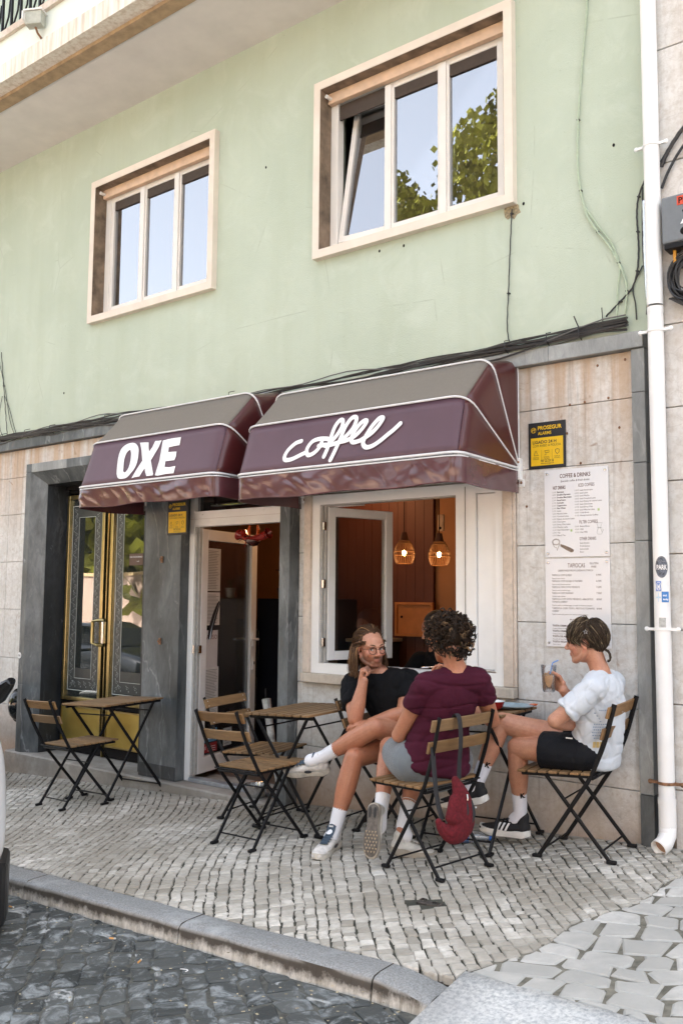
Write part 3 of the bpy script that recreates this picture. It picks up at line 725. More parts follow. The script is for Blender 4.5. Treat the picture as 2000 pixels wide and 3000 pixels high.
# worn granite ramp stones at the dropped kerb
def granite_band(x0, x1, n, parent):
    xs = np.linspace(x0, x1, n+1)
    for i in range(n):
        a, c = xs[i]+.002, xs[i+1]-.002; b = MB(); K = 6; V = []
        for xx in np.linspace(a, c, 5):
            e = ramp_edge(xx)
            for k in range(K+1):
                y = e-.003-(.44)*k/K; zz = apron_z(xx, y)+(.004 if k < K else -.05); V.append((xx, y, zz))
        Fc = [(p*(K+1)+q, p*(K+1)+q+1, (p+1)*(K+1)+q+1, (p+1)*(K+1)+q) for p in range(4) for q in range(K)]
        b.add(V, Fc, random.random()); o = b.build('ramp_stone', MAT['ramp'], parent, True, tint=True)
        s = o.modifiers.new('s', 'SOLIDIFY'); s.thickness = .06; s.offset = -1
def m_ramp():
    x = N('speckled_granite'); v = x.co(obj='world'); f = x.noise(60, 4, .75, v); g = x.noise(4, 5, .7, v)
    c = x.ramp(f, [(.38, (.34, .36, .37)), (.55, (.60, .61, .60)), (.7, (.70, .70, .68))])
    c = x.mix(x.ramp(g, [(.45, 0.), (.7, .55)]), c, (.38, .40, .42, 1)); x.col(c).rough(.6); x.bump(f, .003, .6); return x.m
MAT['ramp'] = m_ramp()
granite_band(-1.775, 1.8, 4, apr)
# kerb stones
R3 = random.Random(9)
joints = [-9.6, -8.3, -7.1, -6.0, -4.95, -4.06, -3.39+.02, -2.93+.0, -2.27, -1.80]
joints = [-9.6, -8.3, -7.1, -6.0, -5.1, -4.32, -3.10, -2.04, -1.79]
for i in range(len(joints)-1):
    a, c = joints[i]+.003, joints[i+1]-.003; K = 8; V = []; ny = 6
    sect = [(.148, -.10), (.148, -.004), (.140, .0), (.05, .001), (.02, -.003), (.006, -.012), (.0, -.028), (-.012, -.17)]
    xs = np.linspace(a, c, 9)
    for xx in xs:
        for (dy, dz) in sect:
            yy = kerb_y(xx)+dy+R3.uniform(-.0045, .0045); V.append((xx, yy, gz(xx, kerb_y(xx)+dy)+dz-(.035*max(0, (xx+2.04)/.25)**1.5 if dz > -.1 else 0)+R3.uniform(-.0025, .0025)))
    n = len(sect); Fc = [(p*n+q, p*n+q+1, (p+1)*n+q+1, (p+1)*n+q) for p in range(8) for q in range(n-1)]
    Fc += [tuple(range(n))[::-1], tuple(8*n+q for q in range(n))]
    b = MB(); b.add(V, Fc, R3.random()); fixn(b.build('kerb_stone', MAT['kerb'], kb, True, tint=True, angle=50))
# road setts
R4 = random.Random(21)
def keep_road(P):
    P = clip(P, lambda p: ((kerb_y(p[0])-.012) if p[0] < -1.78 else ramp_edge(p[0])-.40)-p[1]); return P or []
sheet('road_bed', -30, 12, -9.5, -1.9, lambda x, y: road_z(x, y)-.008, simple('road_grit', (.085, .085, .075), .95, var=.5, scale=25, bump=.004), 80, 40, road)
nset = lay(road, 'road_sett', lattice(.135, .105, math.radians(-38), lambda u, v: .03*math.sin(u*3), .018, (-6.2, .6, -4.4, -2.0), R4), road_z, MAT['basalt'], .0045, .035, keep_road, cap=290, R=R4, inset=.012, tilt=.0020, jit=.010, cham=.12)
# ================================================================= cafe window
cw = thing('cafe_window', 'large white framed cafe window with its left casement swung inwards and white panel on the right', 'window', (0, 0, 0))
x0, x1, z0, z1 = -4.117, -2.622, .840, 2.066
ym = .0
f = MB()
for r in holes_grid(x0, x1, z0, z1, [(-4.05, -2.956, .908, 2.0), (-2.816, -2.68, .915, 2.0)]): f.box(r[0], r[1], ym, ym+.07, r[2], r[3])
f.build('window_frame', MAT['pvc'], cw)
b = MB(); b.box(-2.890, -2.885, -.004, -.0005, z0+.01, z1-.02); b.build('frame_joint', simple('shadow_gap', (.35, .33, .30), .6), cw)
b = MB(); b.box(-2.812, -2.684, .018, .03, .920, 1.996); b.build('blank_panel', MAT['pvc'], cw, bevel=.002)
b = MB(); b.box(-2.808, -2.70, .010, .016, .925, .935); b.build('vent_slot', MAT['steel'], cw)
b = MB(); b.box(-4.052, -4.035, .015, .065, .91, 1.998); b.box(-4.034, -4.016, .03, .065, .91, 1.998); b.build('rebate', simple('rebate_grey', (.42, .41, .39), .5), cw)
b = MB(); b.box(-4.05, -2.96, .005, .069, 1.992, 2.0); b.build('head_seal', simple('rebate_grey2', (.42, .41, .39), .5), cw)
b = MB(); b.box(-3.83, -3.80, -.006, -.0005, .868, .876); b.build('drain_cap', MAT['pvc'], cw, bevel=.002)
def framed(parent, name, M, wd, z0, z1, st, dep, glass, matf=None, inset_rail=None):
    """casement or door leaf in local x 0..wd, y 0..dep"""
    f = MB(); rb = inset_rail or st
    f.box(0, st, 0, dep, z0, z1, M); f.box(wd-st, wd, 0, dep, z0, z1, M); f.box(st, wd-st, .001, dep-.001, z0, z0+rb, M); f.box(st, wd-st, .001, dep-.001, z1-st, z1, M)
    o = f.build(name, matf or MAT['pvc'], parent, bevel=.004)
    g = MB(); g.box(st, wd-st, dep*.45, dep*.55, z0+rb, z1-st, M); g.build('pane', glass, o)
    return o
Mc = Matrix.Translation((-4.008, .045, 0)) @ Matrix.Rotation(math.radians(72), 4, 'Z')
cs = framed(cw, 'casement', Mc, .56, .925, 1.985, .062, .055, MAT['glass_door'])
b = MB()
for z in (1.05, 1.45, 1.85): b.box(-4.03, -4.012, .0, .03, z-.03, z+.03)
b.build('hinge', MAT['steel'], cw, bevel=.003)
b = MB(); b.tube([(-4.0, .05, 1.985), (-3.75, .12, 1.992)], .006, 6); b.build('stay_arm', MAT['steel'], cw)
# stone surround pieces
for nm, xa, xb, ya, za, zb in (('jamb_stone', -4.178, -4.118, -.022, .842, 2.10), ('jamb_stone', -2.621, -2.560, -.022, .842, 2.10), ('jamb_stone', -2.5595, -2.541, -.012, .842, 2.10)):
    b = MB(); b.box(xa, xb, ya, .09, za, zb); b.build(nm, MAT['sillstone'], cw, bevel=.004)
b = MB(); b.box(-4.172, -2.541, -.050, .09, .777, .8395); b.build('sill_stone', MAT['lime_side'], cw, bevel=.006)
# ================================================================= cafe door
dr = thing('cafe_door', 'white glazed cafe door standing open inwards under a glass transom', 'door', (0, 0, 0))
f = MB(); f.box(-5.374, -5.318, .0, .07, -.045, 2.6); f.box(-4.415, -4.40, .0, .07, -.045, 2.6); f.box(-5.317, -4.416, .0, .069, 1.897, 2.017); f.box(-5.317, -4.416, .0, .069, 2.55, 2.6)
f.build('door_frame', MAT['pvc'], dr, bevel=.004)
b = MB(); b.box(-5.372, -4.42, -.0035, -.0005, 1.956, 1.9575); b.build('frame_joint', simple('seam', (.45, .40, .35), .6), dr)
b = MB(); b.box(-5.25, -5.225, -.012, -.0005, 1.985, 1.993); b.box(-4.60, -4.575, -.012, -.0005, 1.985, 1.993); b.build('drain_cap', MAT['pvc'], dr)
b = MB(); b.box(-5.317, -4.416, .03, .036, 2.018, 2.549); b.build('transom_pane', MAT['glass_up'], dr)
b = MB(); b.box(-5.317, -5.30, .01, .068, -.0, 1.896); b.box(-5.299, -5.285, .03, .068, -.0, 1.896); b.build('rebate', simple('rebate_grey3', (.42, .41, .39), .5), dr)
b = MB(); b.box(-5.315, -4.34, -.01, .075, -.046, -.018); b.build('threshold', simple('aluminium', (.55, .60, .66), .35, .8, .1), dr, bevel=.003)
Md = Matrix.Translation((-5.282, .055, 0)) @ Matrix.Rotation(math.radians(102), 4, 'Z')
lf = framed(dr, 'door_leaf', Md, .82, .0, 1.885, .085, .055, MAT['glass_door'], inset_rail=.12)
# handle and lock on the leaf
h = MB(); h.lathe([(.0001, 0), (.016, 0), (.016, .01), (.0001, .01)], 16, Md @ Matrix.Translation((.775, -.0, 1.0)) @ Matrix.Scale(1, 4) @ Matrix.Rotation(math.pi/2, 4, 'X'))
h.box(.76, .79, -.012, -.001, .94, 1.06, Md); h.tube([Md @ Vector(p) for p in ((.775, -.012, 1.0), (.775, -.05, 1.0), (.66, -.055, 1.0))], .010, 8)
h.tube([Md @ Vector(p) for p in ((.775, .06, 1.0), (.775, .10, 1.0), (.66, .105, 1.0))], .010, 8); h.build('handle', MAT['pvc'], lf, True)
h = MB(); h.box(.757, .793, -.012, -.001, .74, .85, Md); h.build('lock_plate', MAT['pvc'], lf, bevel=.006)
h = MB(); h.ell(Md @ Vector((.775, -.013, .80)), (.006, .006, .014), 8, 6); h.build('keyhole', MAT['dark'], lf)
for z in (.95,):
    h = MB(); h.box(-5.30, -5.285, -.01, .0, z-.03, z+.03); h.box(-5.275, -5.262, .02, .05, z-.03, z+.03); h.build('hinge', MAT['steel'], dr)
# posters behind the door glass
MP = Md @ Matrix.Translation((0, .0215, 0))
def poster(z0, z1, xa, xb, c, lab, lines=None, extra=None):
    b = MB(); b.box(xa, xb, 0, .001, z0, z1, MP); m = simple('poster_paper', c, .7, var=.03)
    o = b.build('poster', m, lf, label=lab)
    if lines:
        t = MB(); z = z1-.02
        while z > z0+.015:
            L = (xb-xa-.03)*random.uniform(.7, 1); t.box(xa+.015, xa+.015+L, -.0012, -.0004, z-.0025, z, MP); z -= lines
        t.build('printed_lines', MAT['dark'], o, kind='stuff')
    if extra: extra(o)
    return o
poster(1.40, 1.74, .10, .29, (.55, .54, .52), 'pale poster with dark feather drawing', .013)
poster(1.13, 1.39, .10, .29, (.62, .60, .58), 'white notice with heading', .011)
def iso(o):
    t = MB(); put_text(t, 'AVISO', .11, 1.02, .05, -.0015, M=MP, width=.15); t.build('heading', simple('oxblood_print', (.16, .02, .03), .6), o)
poster(.80, 1.09, .10, .27, (.62, .60, .60), 'rounded AVISO notice', None, iso)
poster(.42, .80, .10, .29, (.66, .65, .63), 'typed sheet hung crooked', .012)
def blu(o):
    t = MB()
    for k in range(4): t.box(.113+.042*k, .145+.042*k, -.0014, -.0004, .24, .30, MP)
    t.build('pictogram', MAT['whiteprint'], o)
poster(.22, .32, .10, .29, (.12, .30, .48), 'blue sticker with four pictograms', None, blu)
def red(o):
    t = MB(); put_text(t, 'X', .115, .165, .035, -.0014, M=MP); 
    for k in range(3): t.box(.16, .27, -.0014, -.0004, .150+.016*k, .153+.016*k, MP)
    t.build('printed_cross', MAT['whiteprint'], o)
poster(.14, .21, .10, .29, (.30, .025, .03), 'red warning sticker with cross', None, red)
poster(.16, .30, .38, .50, (.45, .47, .48), 'small pale sticker low on the glass', .02)
def scream(o):
    t = MB()
    for k, wd_ in enumerate(('OPEN', 'SCREEN', 'HERE')): put_text(t, wd_, .115, .425-.03*k, .028, -.0014, M=MP, width=.05)
    t.build('lettering', MAT['whiteprint'], o)
b = MB(); b.lathe([(.0001, .0), (.045, 0), (.045, .001), (.0001, .001)], 20, MP @ Matrix.Translation((.45, 0, .40)) @ Matrix.Rotation(math.pi/2, 4, 'X')); oo = b.build('round_sticker', MAT['dark'], lf)
t = MB(); put_text(t, 'WHAT', .415, .415, .02, -.003, M=MP, width=.05); put_text(t, 'INSIDE', .41, .39, .022, -.003, M=MP, width=.075); t.build('lettering', MAT['whiteprint'], oo)
b = MB(); b.lathe([(.0001, .0), (.035, 0), (.035, .001), (.0001, .001)], 20, MP @ Matrix.Translation((.14, -.002, .40)) @ Matrix.Rotation(math.pi/2, 4, 'X')); oo = b.build('round_sticker', MAT['dark'], lf)
# feather stuck in the glass
b = MB(); P = []
for k in range(13):
    t_ = k/12; P.append((.15+.13*t_**1.4, 1.02+.30*t_))
wd_ = [.012+.022*math.sin(math.pi*min(1, (k+.5)/12.5))**.7 for k in range(13)]
out = [(p[0]-w_, p[1]) for p, w_ in zip(P, wd_)]+[(p[0]+w_*.8, p[1]) for p, w_ in reversed(list(zip(P, wd_)))]
b.prism(out, -.006, -.002, M=MP); fe = b.build('feather', simple('black_feather', (.012, .012, .014), .5), lf)
b = MB(); b.tube([MP @ Vector((p[0], -.007, p[1])) for p in P], .0015, 5); b.build('quill', MAT['rivet'], fe)
# ================================================================= interior
room = structure('cafe_interior')
def m_wall_in(name, c, rr=.7):
    return simple(name, c, rr, var=.08, scale=4)
m_or = m_wall_in('ochre_interior_plaster', (.36, .16, .06)); m_br = m_wall_in('brown_panelling', (.12, .038, .022), .6); m_dk = m_wall_in('lower_brown_wall', (.17, .10, .06))
def rbox(nm, *a, mat): b = MB(); b.box(*a); return b.build(nm, mat, room)
rbox('floor', -7.2, -1.9, .34, 4.2, -.08, -.045, mat=simple('interior_floor', (.12, .09, .07), .5))
rbox('ceiling', -7.2, -1.9, .31, 4.2, 2.62, 2.68, mat=m_or)
rbox('rear_wall_upper', -7.2, -4.30, 2.3, 2.36, 1.12, 2.62, mat=m_or); rbox('rear_wall_lower', -7.2, -4.44, 2.29, 2.36, -.045, 1.12, mat=m_dk)
for k in range(14):
    rbox('wall_panel', -5.66+.095*k+.002, -5.565+.095*k-.002, 1.90, 1.93, -.045, 2.62, mat=m_br)
for k in range(0): pass
rbox('panelled_wall', -4.33, -1.95, 1.94, 1.98, -.045, 2.62, mat=m_or)
for k in range(5):
    pass
b = MB()
for k in range(9): b.box(-4.44-.7+.09*k, -4.44-.7+.09*k+.084, 1.915, 1.935, -.045, 2.62)
rbox('side_wall', -1.96, -1.9, .31, 1.98, -.045, 2.62, mat=m_or)
rbox('left_wall', -7.2, -7.1, .31, 4.2, -.045, 2.62, mat=m_dk)
b = MB(); b.box(-6.4, -5.05, 2.25, 2.289, 1.10, 1.13); b.build('dado_rail', m_wall_in('dado', (.40, .24, .12)), room)
# fuse box cupboard
fb = thing('wall_cupboard', 'orange framed cupboard door on the back wall seen through the cafe window', 'cupboard', (-4.51, 1.885, 1.172))
mo = simple('orange_wood', (.52, .19, .045), .5, var=.15, scale=8)
b = MB()
for r in holes_grid(-.20, .20, -.15, .15, [(-.175, .175, -.125, .125)]): b.box(r[0], r[1], -.03, .0, r[2], r[3])
b.build('frame', mo, fb, bevel=.003); b = MB(); b.box(-.174, .174, -.015, -.001, -.124, .124); b.build('door_panel', mo, fb)
b = MB(); b.ell((-.13, -.02, .02), (.012, .01, .012), 8, 6); b.build('knob', MAT['dark'], fb)
# sensor, camera
sn = thing('wall_sensor', 'white motion sensor on the inner wall between the two pendant lamps', 'sensor', (-4.02, 1.55, 1.98)); b = MB(); b.box(-.03, .03, -.03, .0, -.07, .07); b.build('housing', simple('cream_plastic', (.55, .38, .25), .5), sn, bevel=.012)
b = MB(); b.ell((0, -.032, -.045), (.012, .006, .012), 8, 6); b.build('lens', MAT['dark'], sn)
bk = thing('black_shelf_bracket', 'short black bar on the inner wall beside the right pendant lamp', 'bracket', (-3.78, 1.7, 1.93)); b = MB(); b.box(-.07, .09, -.03, 0, -.02, .02); b.build('bar', MAT['black'], bk, bevel=.004)
b = MB(); b.box(-.05, -.03, 0, .235, -.01, .01); b.build('arm', MAT['black'], bk)
# pendant lamps
def em(name, c, s):
    x = N(name); x.set(Emission_Strength=s); x.b.inputs['Emission Color'].default_value = (*c, 1); x.col(c); return x.m
m_bulb = em('warm_filament', (1, .6, .22), 7.)
def pendant(loc, lab, dz=0):
    t = thing('pendant_lamp', lab, 'lamp', loc, group='rattan pendant lamps hanging inside the cafe')
    b = MB(); b.tube([(0, 0, .14), (0, 0, 2.62-loc[2])], .004, 6); b.build('cord', MAT['black'], t)
    b = MB(); b.lathe([(.022, .15), (.026, .13), (.035, .09), (.045, .085)], 16); b.build('cap', simple('dark_cane', (.10, .035, .015), .6), t, True)
    prof = [(.042, .085), (.062, .05), (.082, .0), (.086, -.03), (.078, -.07), (.066, -.10)]
    mc = simple('cane', (.20, .09, .035), .6)
    b = MB()
    for k in range(30):
        a = 2*math.pi*k/30; b.tube([(r*math.cos(a), r*math.sin(a), z) for r, z in prof], .0022, 4)
    b.build('cane_ribs', mc, t, kind='stuff')
    for r, z in ((.052, .067), (.0835, .0), (.0865, -.03), (.067, -.10)):
        b = MB(); b.tube([(r*math.cos(a), r*math.sin(a), z) for a in np.linspace(0, 2*math.pi, 25)], .0032, 5); b.build('cane_hoop', mc, t)
    b = MB(); b.ell((0, 0, -.015), (.017, .017, .024), 10, 8); b.build('bulb', m_bulb, t, True)
    L = bpy.data.lights.new('lamp_light', 'POINT'); L.energy = .22; L.color = (1, .52, .2); L.shadow_soft_size = .03
    lo = bpy.data.objects.new('lamp_light', L); COL.objects.link(lo); lo.parent = t; lo.location = (0, 0, -.06)
    return t
pendant((-4.16, 1.2, 1.735), 'lit rattan pendant lamp, the left one inside the window')
pendant((-3.83, 1.2, 1.715), 'lit rattan pendant lamp, the right one nearest the white frame')
# unseen warm fill light added to brighten the wall inside the doorway
L = bpy.data.lights.new('interior_fill', 'POINT'); L.energy = 2.6; L.color = (1, .55, .25); L.shadow_soft_size = .08
lo = bpy.data.objects.new('interior_fill', L); COL.objects.link(lo); lo.location = (-4.9, 1.3, 2.35)
# fridge and things on it
fg = thing('black_fridge', 'tall black fridge standing inside the cafe doorway', 'fridge', (-5.33, 1.05, -.045))
b = MB(); b.box(-.30, .40, 0, .55, 0, 1.39); b.build('cabinet', simple('black_enamel', (.006, .007, .012), .35), fg, bevel=.01)
b = MB(); b.tube([(-.26, -.02, .7), (-.26, -.03, .72), (-.26, -.03, 1.1), (-.26, -.02, 1.12)], .008, 6); b.build('handle', MAT['black'], fg)
b = MB(); b.box(.245, .285, -.004, -.0005, 1.17, 1.25); b.build('magnet', simple('red_magnet', (.5, .06, .03), .5), fg)
for nm, lab, xx, c, r_, hh in (('plant_pot', 'small dark pot with a paper cone on the black fridge', -5.42, (.10, .05, .04), .05, .09), ('plant_pot', 'small white pot at the edge of the black fridge', -5.15, (.7, .68, .62), .045, .09)):
    t = thing(nm, lab, 'pot', (xx, 1.15, 1.347)); b = MB(); b.lathe([(.0001, 0), (r_*.7, 0), (r_, hh), (r_*.9, hh), (.0001, hh-.01)], 18); b.build('pot', simple('pot', c, .5), t, True)
    if 'cone' in lab:
        b = MB(); b.lathe([(.034, .24), (.03, .20), (.018, .17), (.028, .13), (.03, .09)], 14); b.build('paper_cone', simple('filter_paper', (.7, .6, .45), .7), t, True); b = MB(); b.box(-.055, .055, -.03, .03, .245, .252); b.build('tray', MAT['black'], t)
    else:
        b = MB(); [b.tube([(0, 0, .08), (random.uniform(-.04, .04), random.uniform(-.04, .04), .18)], [.006, .001], 5) for _ in range(9)]; b.build('leaves', simple('cactus', (.04, .06, .02), .7), t)
pf = thing('picture_frame', 'dark wooden frame standing on the black fridge', 'picture frame', (-5.25, 1.28, 1.347)); b = MB()
for r in holes_grid(-.09, .09, 0, .20, [(-.065, .065, .03, .17)]): b.box(r[0], r[1], 0, .02, r[2], r[3])
b.build('frame', simple('mahogany', (.10, .035, .015), .4), pf, bevel=.002); b = MB(); b.box(-.064, .064, .008, .012, .031, .169); b.build('picture', simple('dark_print', (.22, .08, .03), .5), pf)
# broom poles by the door
for k, xx in enumerate((-5.62, -5.59)):
    t = thing('broom_pole', 'slim metal broom pole leaning behind the door glass, %s' % ('with the grey grip' if k else 'the thinner one'), 'broom', (xx, 1.0, -.045)); b = MB(); b.tube([(0, 0, 0), (-.02, .04, 1.1)], .010+.003*k, 8); b.build('pole', MAT['steel'], t, True)
    b = MB(); b.tube([(-.018, .035, .85), (-.02, .04, 1.12)], .015, 8); b.build('grip', simple('grip_grey', (.25, .24, .2), .6), t, True)
# umbrella wrapped in clear plastic
ub = thing('wrapped_umbrella', 'clear plastic wrapped umbrella leaning in the doorway behind the rear chair', 'umbrella', (-4.72, .35, -.03)); b = MB(); b.tube([(0, 0, 0), (-.18, .05, .60)], [.02, .035], 10); b.build('sleeve', simple('cloudy_plastic', (.5, .5, .48), .15, var=.5, scale=12), ub, True)
b = MB(); b.tube([(-.18, .05, .59), (-.19, .055, .68)], .012, 8); b.build('handle', MAT['black'], ub, True)
# dark red decoration hanging under the transom
dd = thing('hanging_red_ornament', 'glossy dark red cloth ornament hanging in the top of the doorway', 'ornament', (-4.78, .10, 1.80))
mr = simple('glossy_red_plastic', (.20, .012, .006), .18, var=.3, scale=25)
b = MB(); b.lathe([(.0001, -.065), (.03, -.058), (.055, -.035), (.062, 0), (.058, .01)], 20); b.build('bowl', simple('dark_bowl', (.05, .01, .008), .25), dd, True)
b = MB(); b.tube(catmull([(-.11, 0, .045), (-.07, -.01, .0), (0, -.04, -.008), (.07, -.01, .0), (.12, 0, .02)], 5), [(.010+.02*abs(k-10)/10+.006, .028) for k in range(21)], 8); b.build('sash_band', mr, dd, True)
for s_ in (-1, 1):
    b = MB(); b.lathe([(.012, 0), (.03, .03), (.045, .055), (.04, .06), (.02, .035)], 12, Matrix.Translation((s_*.10, 0, .012)) @ Matrix.Rotation(s_*1.25, 4, 'Y')); b.build('flared_end', mr, dd, True)
    b = MB(); b.tube([(s_*.035, 0, .0), (s_*.05, 0, .06), (s_*.04, 0, .095)], [.006, .014, .006], 6); b.build('strap', simple('orange_strap', (.5, .08, .01), .3), dd, True)
b = MB(); b.tube([(-.10, 0, .0), (-.15, -.01, -.025)], [.006, .001], 5); b.tube([(-.07, 0, -.02), (-.09, -.01, -.08)], [.007, .001], 5); b.build('tassel', mr, dd)
# coat of things on the counter inside window: a counter
cn = thing('cafe_counter', 'dark counter inside behind the open casement', 'counter', (-5.0, 1.45, -.045)); b = MB(); b.box(-.5, .35, 0, .4, 0, 1.02); b.build('cabinet', simple('dark_counter', (.02, .02, .025), .4), cn, bevel=.01)
b = MB(); b.box(-.52, .37, -.02, .42, 1.021, 1.05); b.build('worktop', simple('worktop', (.35, .3, .25), .3), cn, bevel=.004)
# ================================================================= awnings
from mathutils import noise as _mn
MNz = _mn.noise
def m_vinyl(name, c, rough, dust=0, dustc=(.24, .22, .18), coat=.0, wr=.004):
    x = N(name); v = x.co(obj='world'); f = x.noise(60, 4, .7, v); g = x.noise(4, 3, .5, v)
    cc = x.ramp(g, [(.3, tuple(a*.85 for a in c)), (.7, c)])
    if dust: cc = x.mix(x.ramp(f, [(.3, dust*.8), (.7, dust)]), cc, (*dustc, 1))
    x.col(cc); x.rough(rough); x.set(Coat_Weight=coat, Coat_Roughness=.12)
    h = x.math('ADD', x.noise(3.5, 3, .5, v, .4), x.math('MULTIPLY', f, .03)); x.bump(h, wr, 1); return x.m
V_top = m_vinyl('dusty_awning_top', (.10, .075, .06), .8, .85, (.20, .18, .15)); V_front = m_vinyl('sky_tinted_awning_front', (.095, .045, .062), .55, 0, coat=.10)  # front panel: purple sky reflection put into the maroon base colour
V_side = m_vinyl('maroon_awning_side', (.075, .013, .014), .38, 0, coat=.25); V_val = m_vinyl('glossy_awning_valance', (.10, .032, .038), .25, 0, coat=.6, wr=.003)
m_pipe = simple('white_piping', (.72, .72, .73), .4, var=.05)
def fillet(P, r, k=6):
    P = [Vector(p) for p in P]; out = [P[0]]
    for i in range(1, len(P)-1):
        a, b_, c = P[i-1], P[i], P[i+1]; u = (a-b_); v = (c-b_); d = min(r, u.length*.45, v.length*.45)
        p0 = b_+u.normalized()*d; p1 = b_+v.normalized()*d
        for j in range(k+1):
            t = j/k; out.append(p0*(1-t)**2+b_*2*t*(1-t)+p1*t*t)
    out.append(P[-1]); return out
def awning(lab, xl, xr, H, valz, group, seed, lettering):
    """H: hoop corners (y,z) from the wall outwards"""
    t = thing('awning', lab, 'awning', (0, 0, 0), group=group); R = random.Random(seed)
    hz = H[3][1]-.005
    def hoop(i, grow=0):
        y, z = H[i]; r = (.10, .10, .11, .09)[i]
        a = (xl, -.012-.004*i, hz+.03-.012*i); c = (xr, -.012-.004*i, hz+.03-.012*i)
        pts = fillet([a, (xl, y, z), (xr, y, z), c], r, 6)
        # resample straight spans: left side, top span, right side
        L = pts[0:2]; out = []
        def seg(p, q, n): return [p.lerp(q, k/n) for k in range(n)]
        n1, n2 = 8, 40
        out += seg(pts[0], pts[1], n1)+pts[1:7]+seg(pts[7], pts[8], n2)+pts[8:14]+seg(pts[14], pts[15], n1)+[pts[15]]
        return out
    hp = [hoop(i) for i in range(4)]
    m = len(hp[0]); iL = 8+3; iR = m-1-11
    def strip(a, b_, ks, name, mat, sag, parts):
        K = 6; mb = MB(); G = []
        for k in range(K+1):
            tt = k/K
            row = []
            for j in range(m):
                p = a[j].lerp(b_[j], tt)
                cen = Vector(((xl+xr)/2, 0, p.z-.15)); nrm = Vector((0, -.6, .8))
                s_ = sag*math.sin(math.pi*tt)
                row.append(p - Vector((0, -.5, .85))*s_)
            G.append(row)
        rng = parts
        idx = {}
        def vid(k, j):
            if (k, j) not in idx: idx[(k, j)] = len(mb.v); mb.v.append(tuple(G[k][j])); mb.c.append(.5)
            return idx[(k, j)]
        for k in range(K):
            for j in range(*rng): mb.f.append((vid(k, j), vid(k, j+1), vid(k+1, j+1), vid(k+1, j))); mb.mi.append(0)
        o = mb.build(name, mat, t, True, angle=60); fixn(o); s_ = o.modifiers.new('s', 'SOLIDIFY'); s_.thickness = .002; return o
    names = ['top_strip', 'sloping_panel', 'front_panel']; mats = [V_side, V_top, V_front]
    for i in range(3):
        strip(hp[i], hp[i+1], 6, names[i], mats[i] if i else m_top0, .006, (iL, iR))
        strip(hp[i], hp[i+1], 6, 'side_gusset', V_side, .0, (0, iL)); strip(hp[i], hp[i+1], 6, 'side_gusset', V_side, .0, (iR, m-1))
    # piping on each hoop
    for i in range(4):
        b = MB(); off = [p+Vector((0, -.004, .004)) for p in hp[i]]; b.tube(off, .0075 if i == 3 else .0065, 6); b.build('piping', m_pipe, t, True)
        if i == 3: b = MB(); b.tube([p+Vector((0, -.003, -.014)) for p in hp[i]], .0045, 6); b.build('piping', m_pipe, t, True)
    # valance with creases
    mb = MB(); K = 16; base = hp[3]; dense = []
    for j in range(m-1):
        n = 7 if 14 <= j <= m-15 else 2
        for q in range(n): dense.append(base[j].lerp(base[j+1], q/n))
    dense.append(base[-1]); md = len(dense); L = 0; Ls = [0]
    for j in range(1, md): L += (dense[j]-dense[j-1]).length; Ls.append(L)
    ph = [R.uniform(0, 6) for _ in range(6)]
    def wr(s, t_):
        a = 1.2*MNz(Vector((s*4+t_*.8, t_*.7, seed)))+.55*(abs(MNz(Vector((s*8-t_*1.5, t_*1.0, seed+5))))-.25)
        return (.003+.015*math.sin(math.pi*min(1, t_*1.15)*.8))*a
    zz = valz
    for k in range(K+1):
        t_ = k/K
        for j in range(md):
            p = dense[j]; d = (dense[min(j+1, md-1)]-dense[max(j-1, 0)]); nrm = Vector((d.y, -d.x, 0)); nrm = nrm.normalized() if nrm.length else Vector((0, -1, 0))
            side = abs(nrm.x)
            zb = zz+(.006*math.sin(Ls[j]*9+ph[5]))-(0 if side < .5 else 0)
            z = p.z-.012+(zb-p.z+.012)*t_
            q = Vector((p.x, p.y, z))+nrm*(wr(Ls[j], t_)*(.35 if side > .5 else 1)+.004)
            mb.v.append(tuple(q)); mb.c.append(.5)
    for k in range(K):
        for j in range(md-1): mb.f.append((k*md+j, (k+1)*md+j, (k+1)*md+j+1, k*md+j+1)); mb.mi.append(0)
    o = mb.build('valance', V_val, t, True, angle=0); fixn(o); s_ = o.modifiers.new('s', 'SOLIDIFY'); s_.thickness = .002
    # folding arms and wall brackets
    for x in (xl, xr):
        b = MB(); b.box(x-.014, x+.018, -.035, .001, hz-.075, hz+.055); b.box(x-.012, x+.03, -.006, .001, hz-.115, hz-.07); b.build('wall_bracket', MAT['pvc'], t, bevel=.004)
        b = MB(); b.ell((x+.012, -.01, hz-.09), (.008, .005, .009), 8, 6); b.ell((x+.008, -.036, hz+.03), (.007, .006, .007), 8, 6); b.build('bolt', MAT['rust'], t)
    b = MB(); y, z = H[3]; b.tube([(xl+.05, y+.02, z+.005), (xr-.05, y+.02, z+.005)], .011, 8); b.tube([(xl+.02, y+.03, z), (xl+.012, -.01, hz)], .01, 8); b.tube([(xr-.02, y+.03, z), (xr-.012, -.01, hz)], .01, 8); b.build('frame_tube', MAT['steel'], t, True)
    return t
m_top0 = m_vinyl('awning_top_strip', (.075, .03, .025), .45, .5, (.12, .10, .08), coat=.2)
HR = [(-.012, 2.80), (-.335, 2.727), (-.608, 2.464), (-.697, 2.138)]
HL = [(-.012, 2.855), (-.346, 2.778), (-.597, 2.519), (-.703, 2.170)]
aw1 = awning('maroon fabric awning lettered coffee over the cafe window', -4.20, -2.512, HR, 1.972, 'maroon awnings over the shop front', 3, 0)
aw2 = awning('maroon fabric awning lettered OXE over the doors', -5.88, -4.368, HL, 2.010, 'maroon awnings over the shop front', 8, 1)
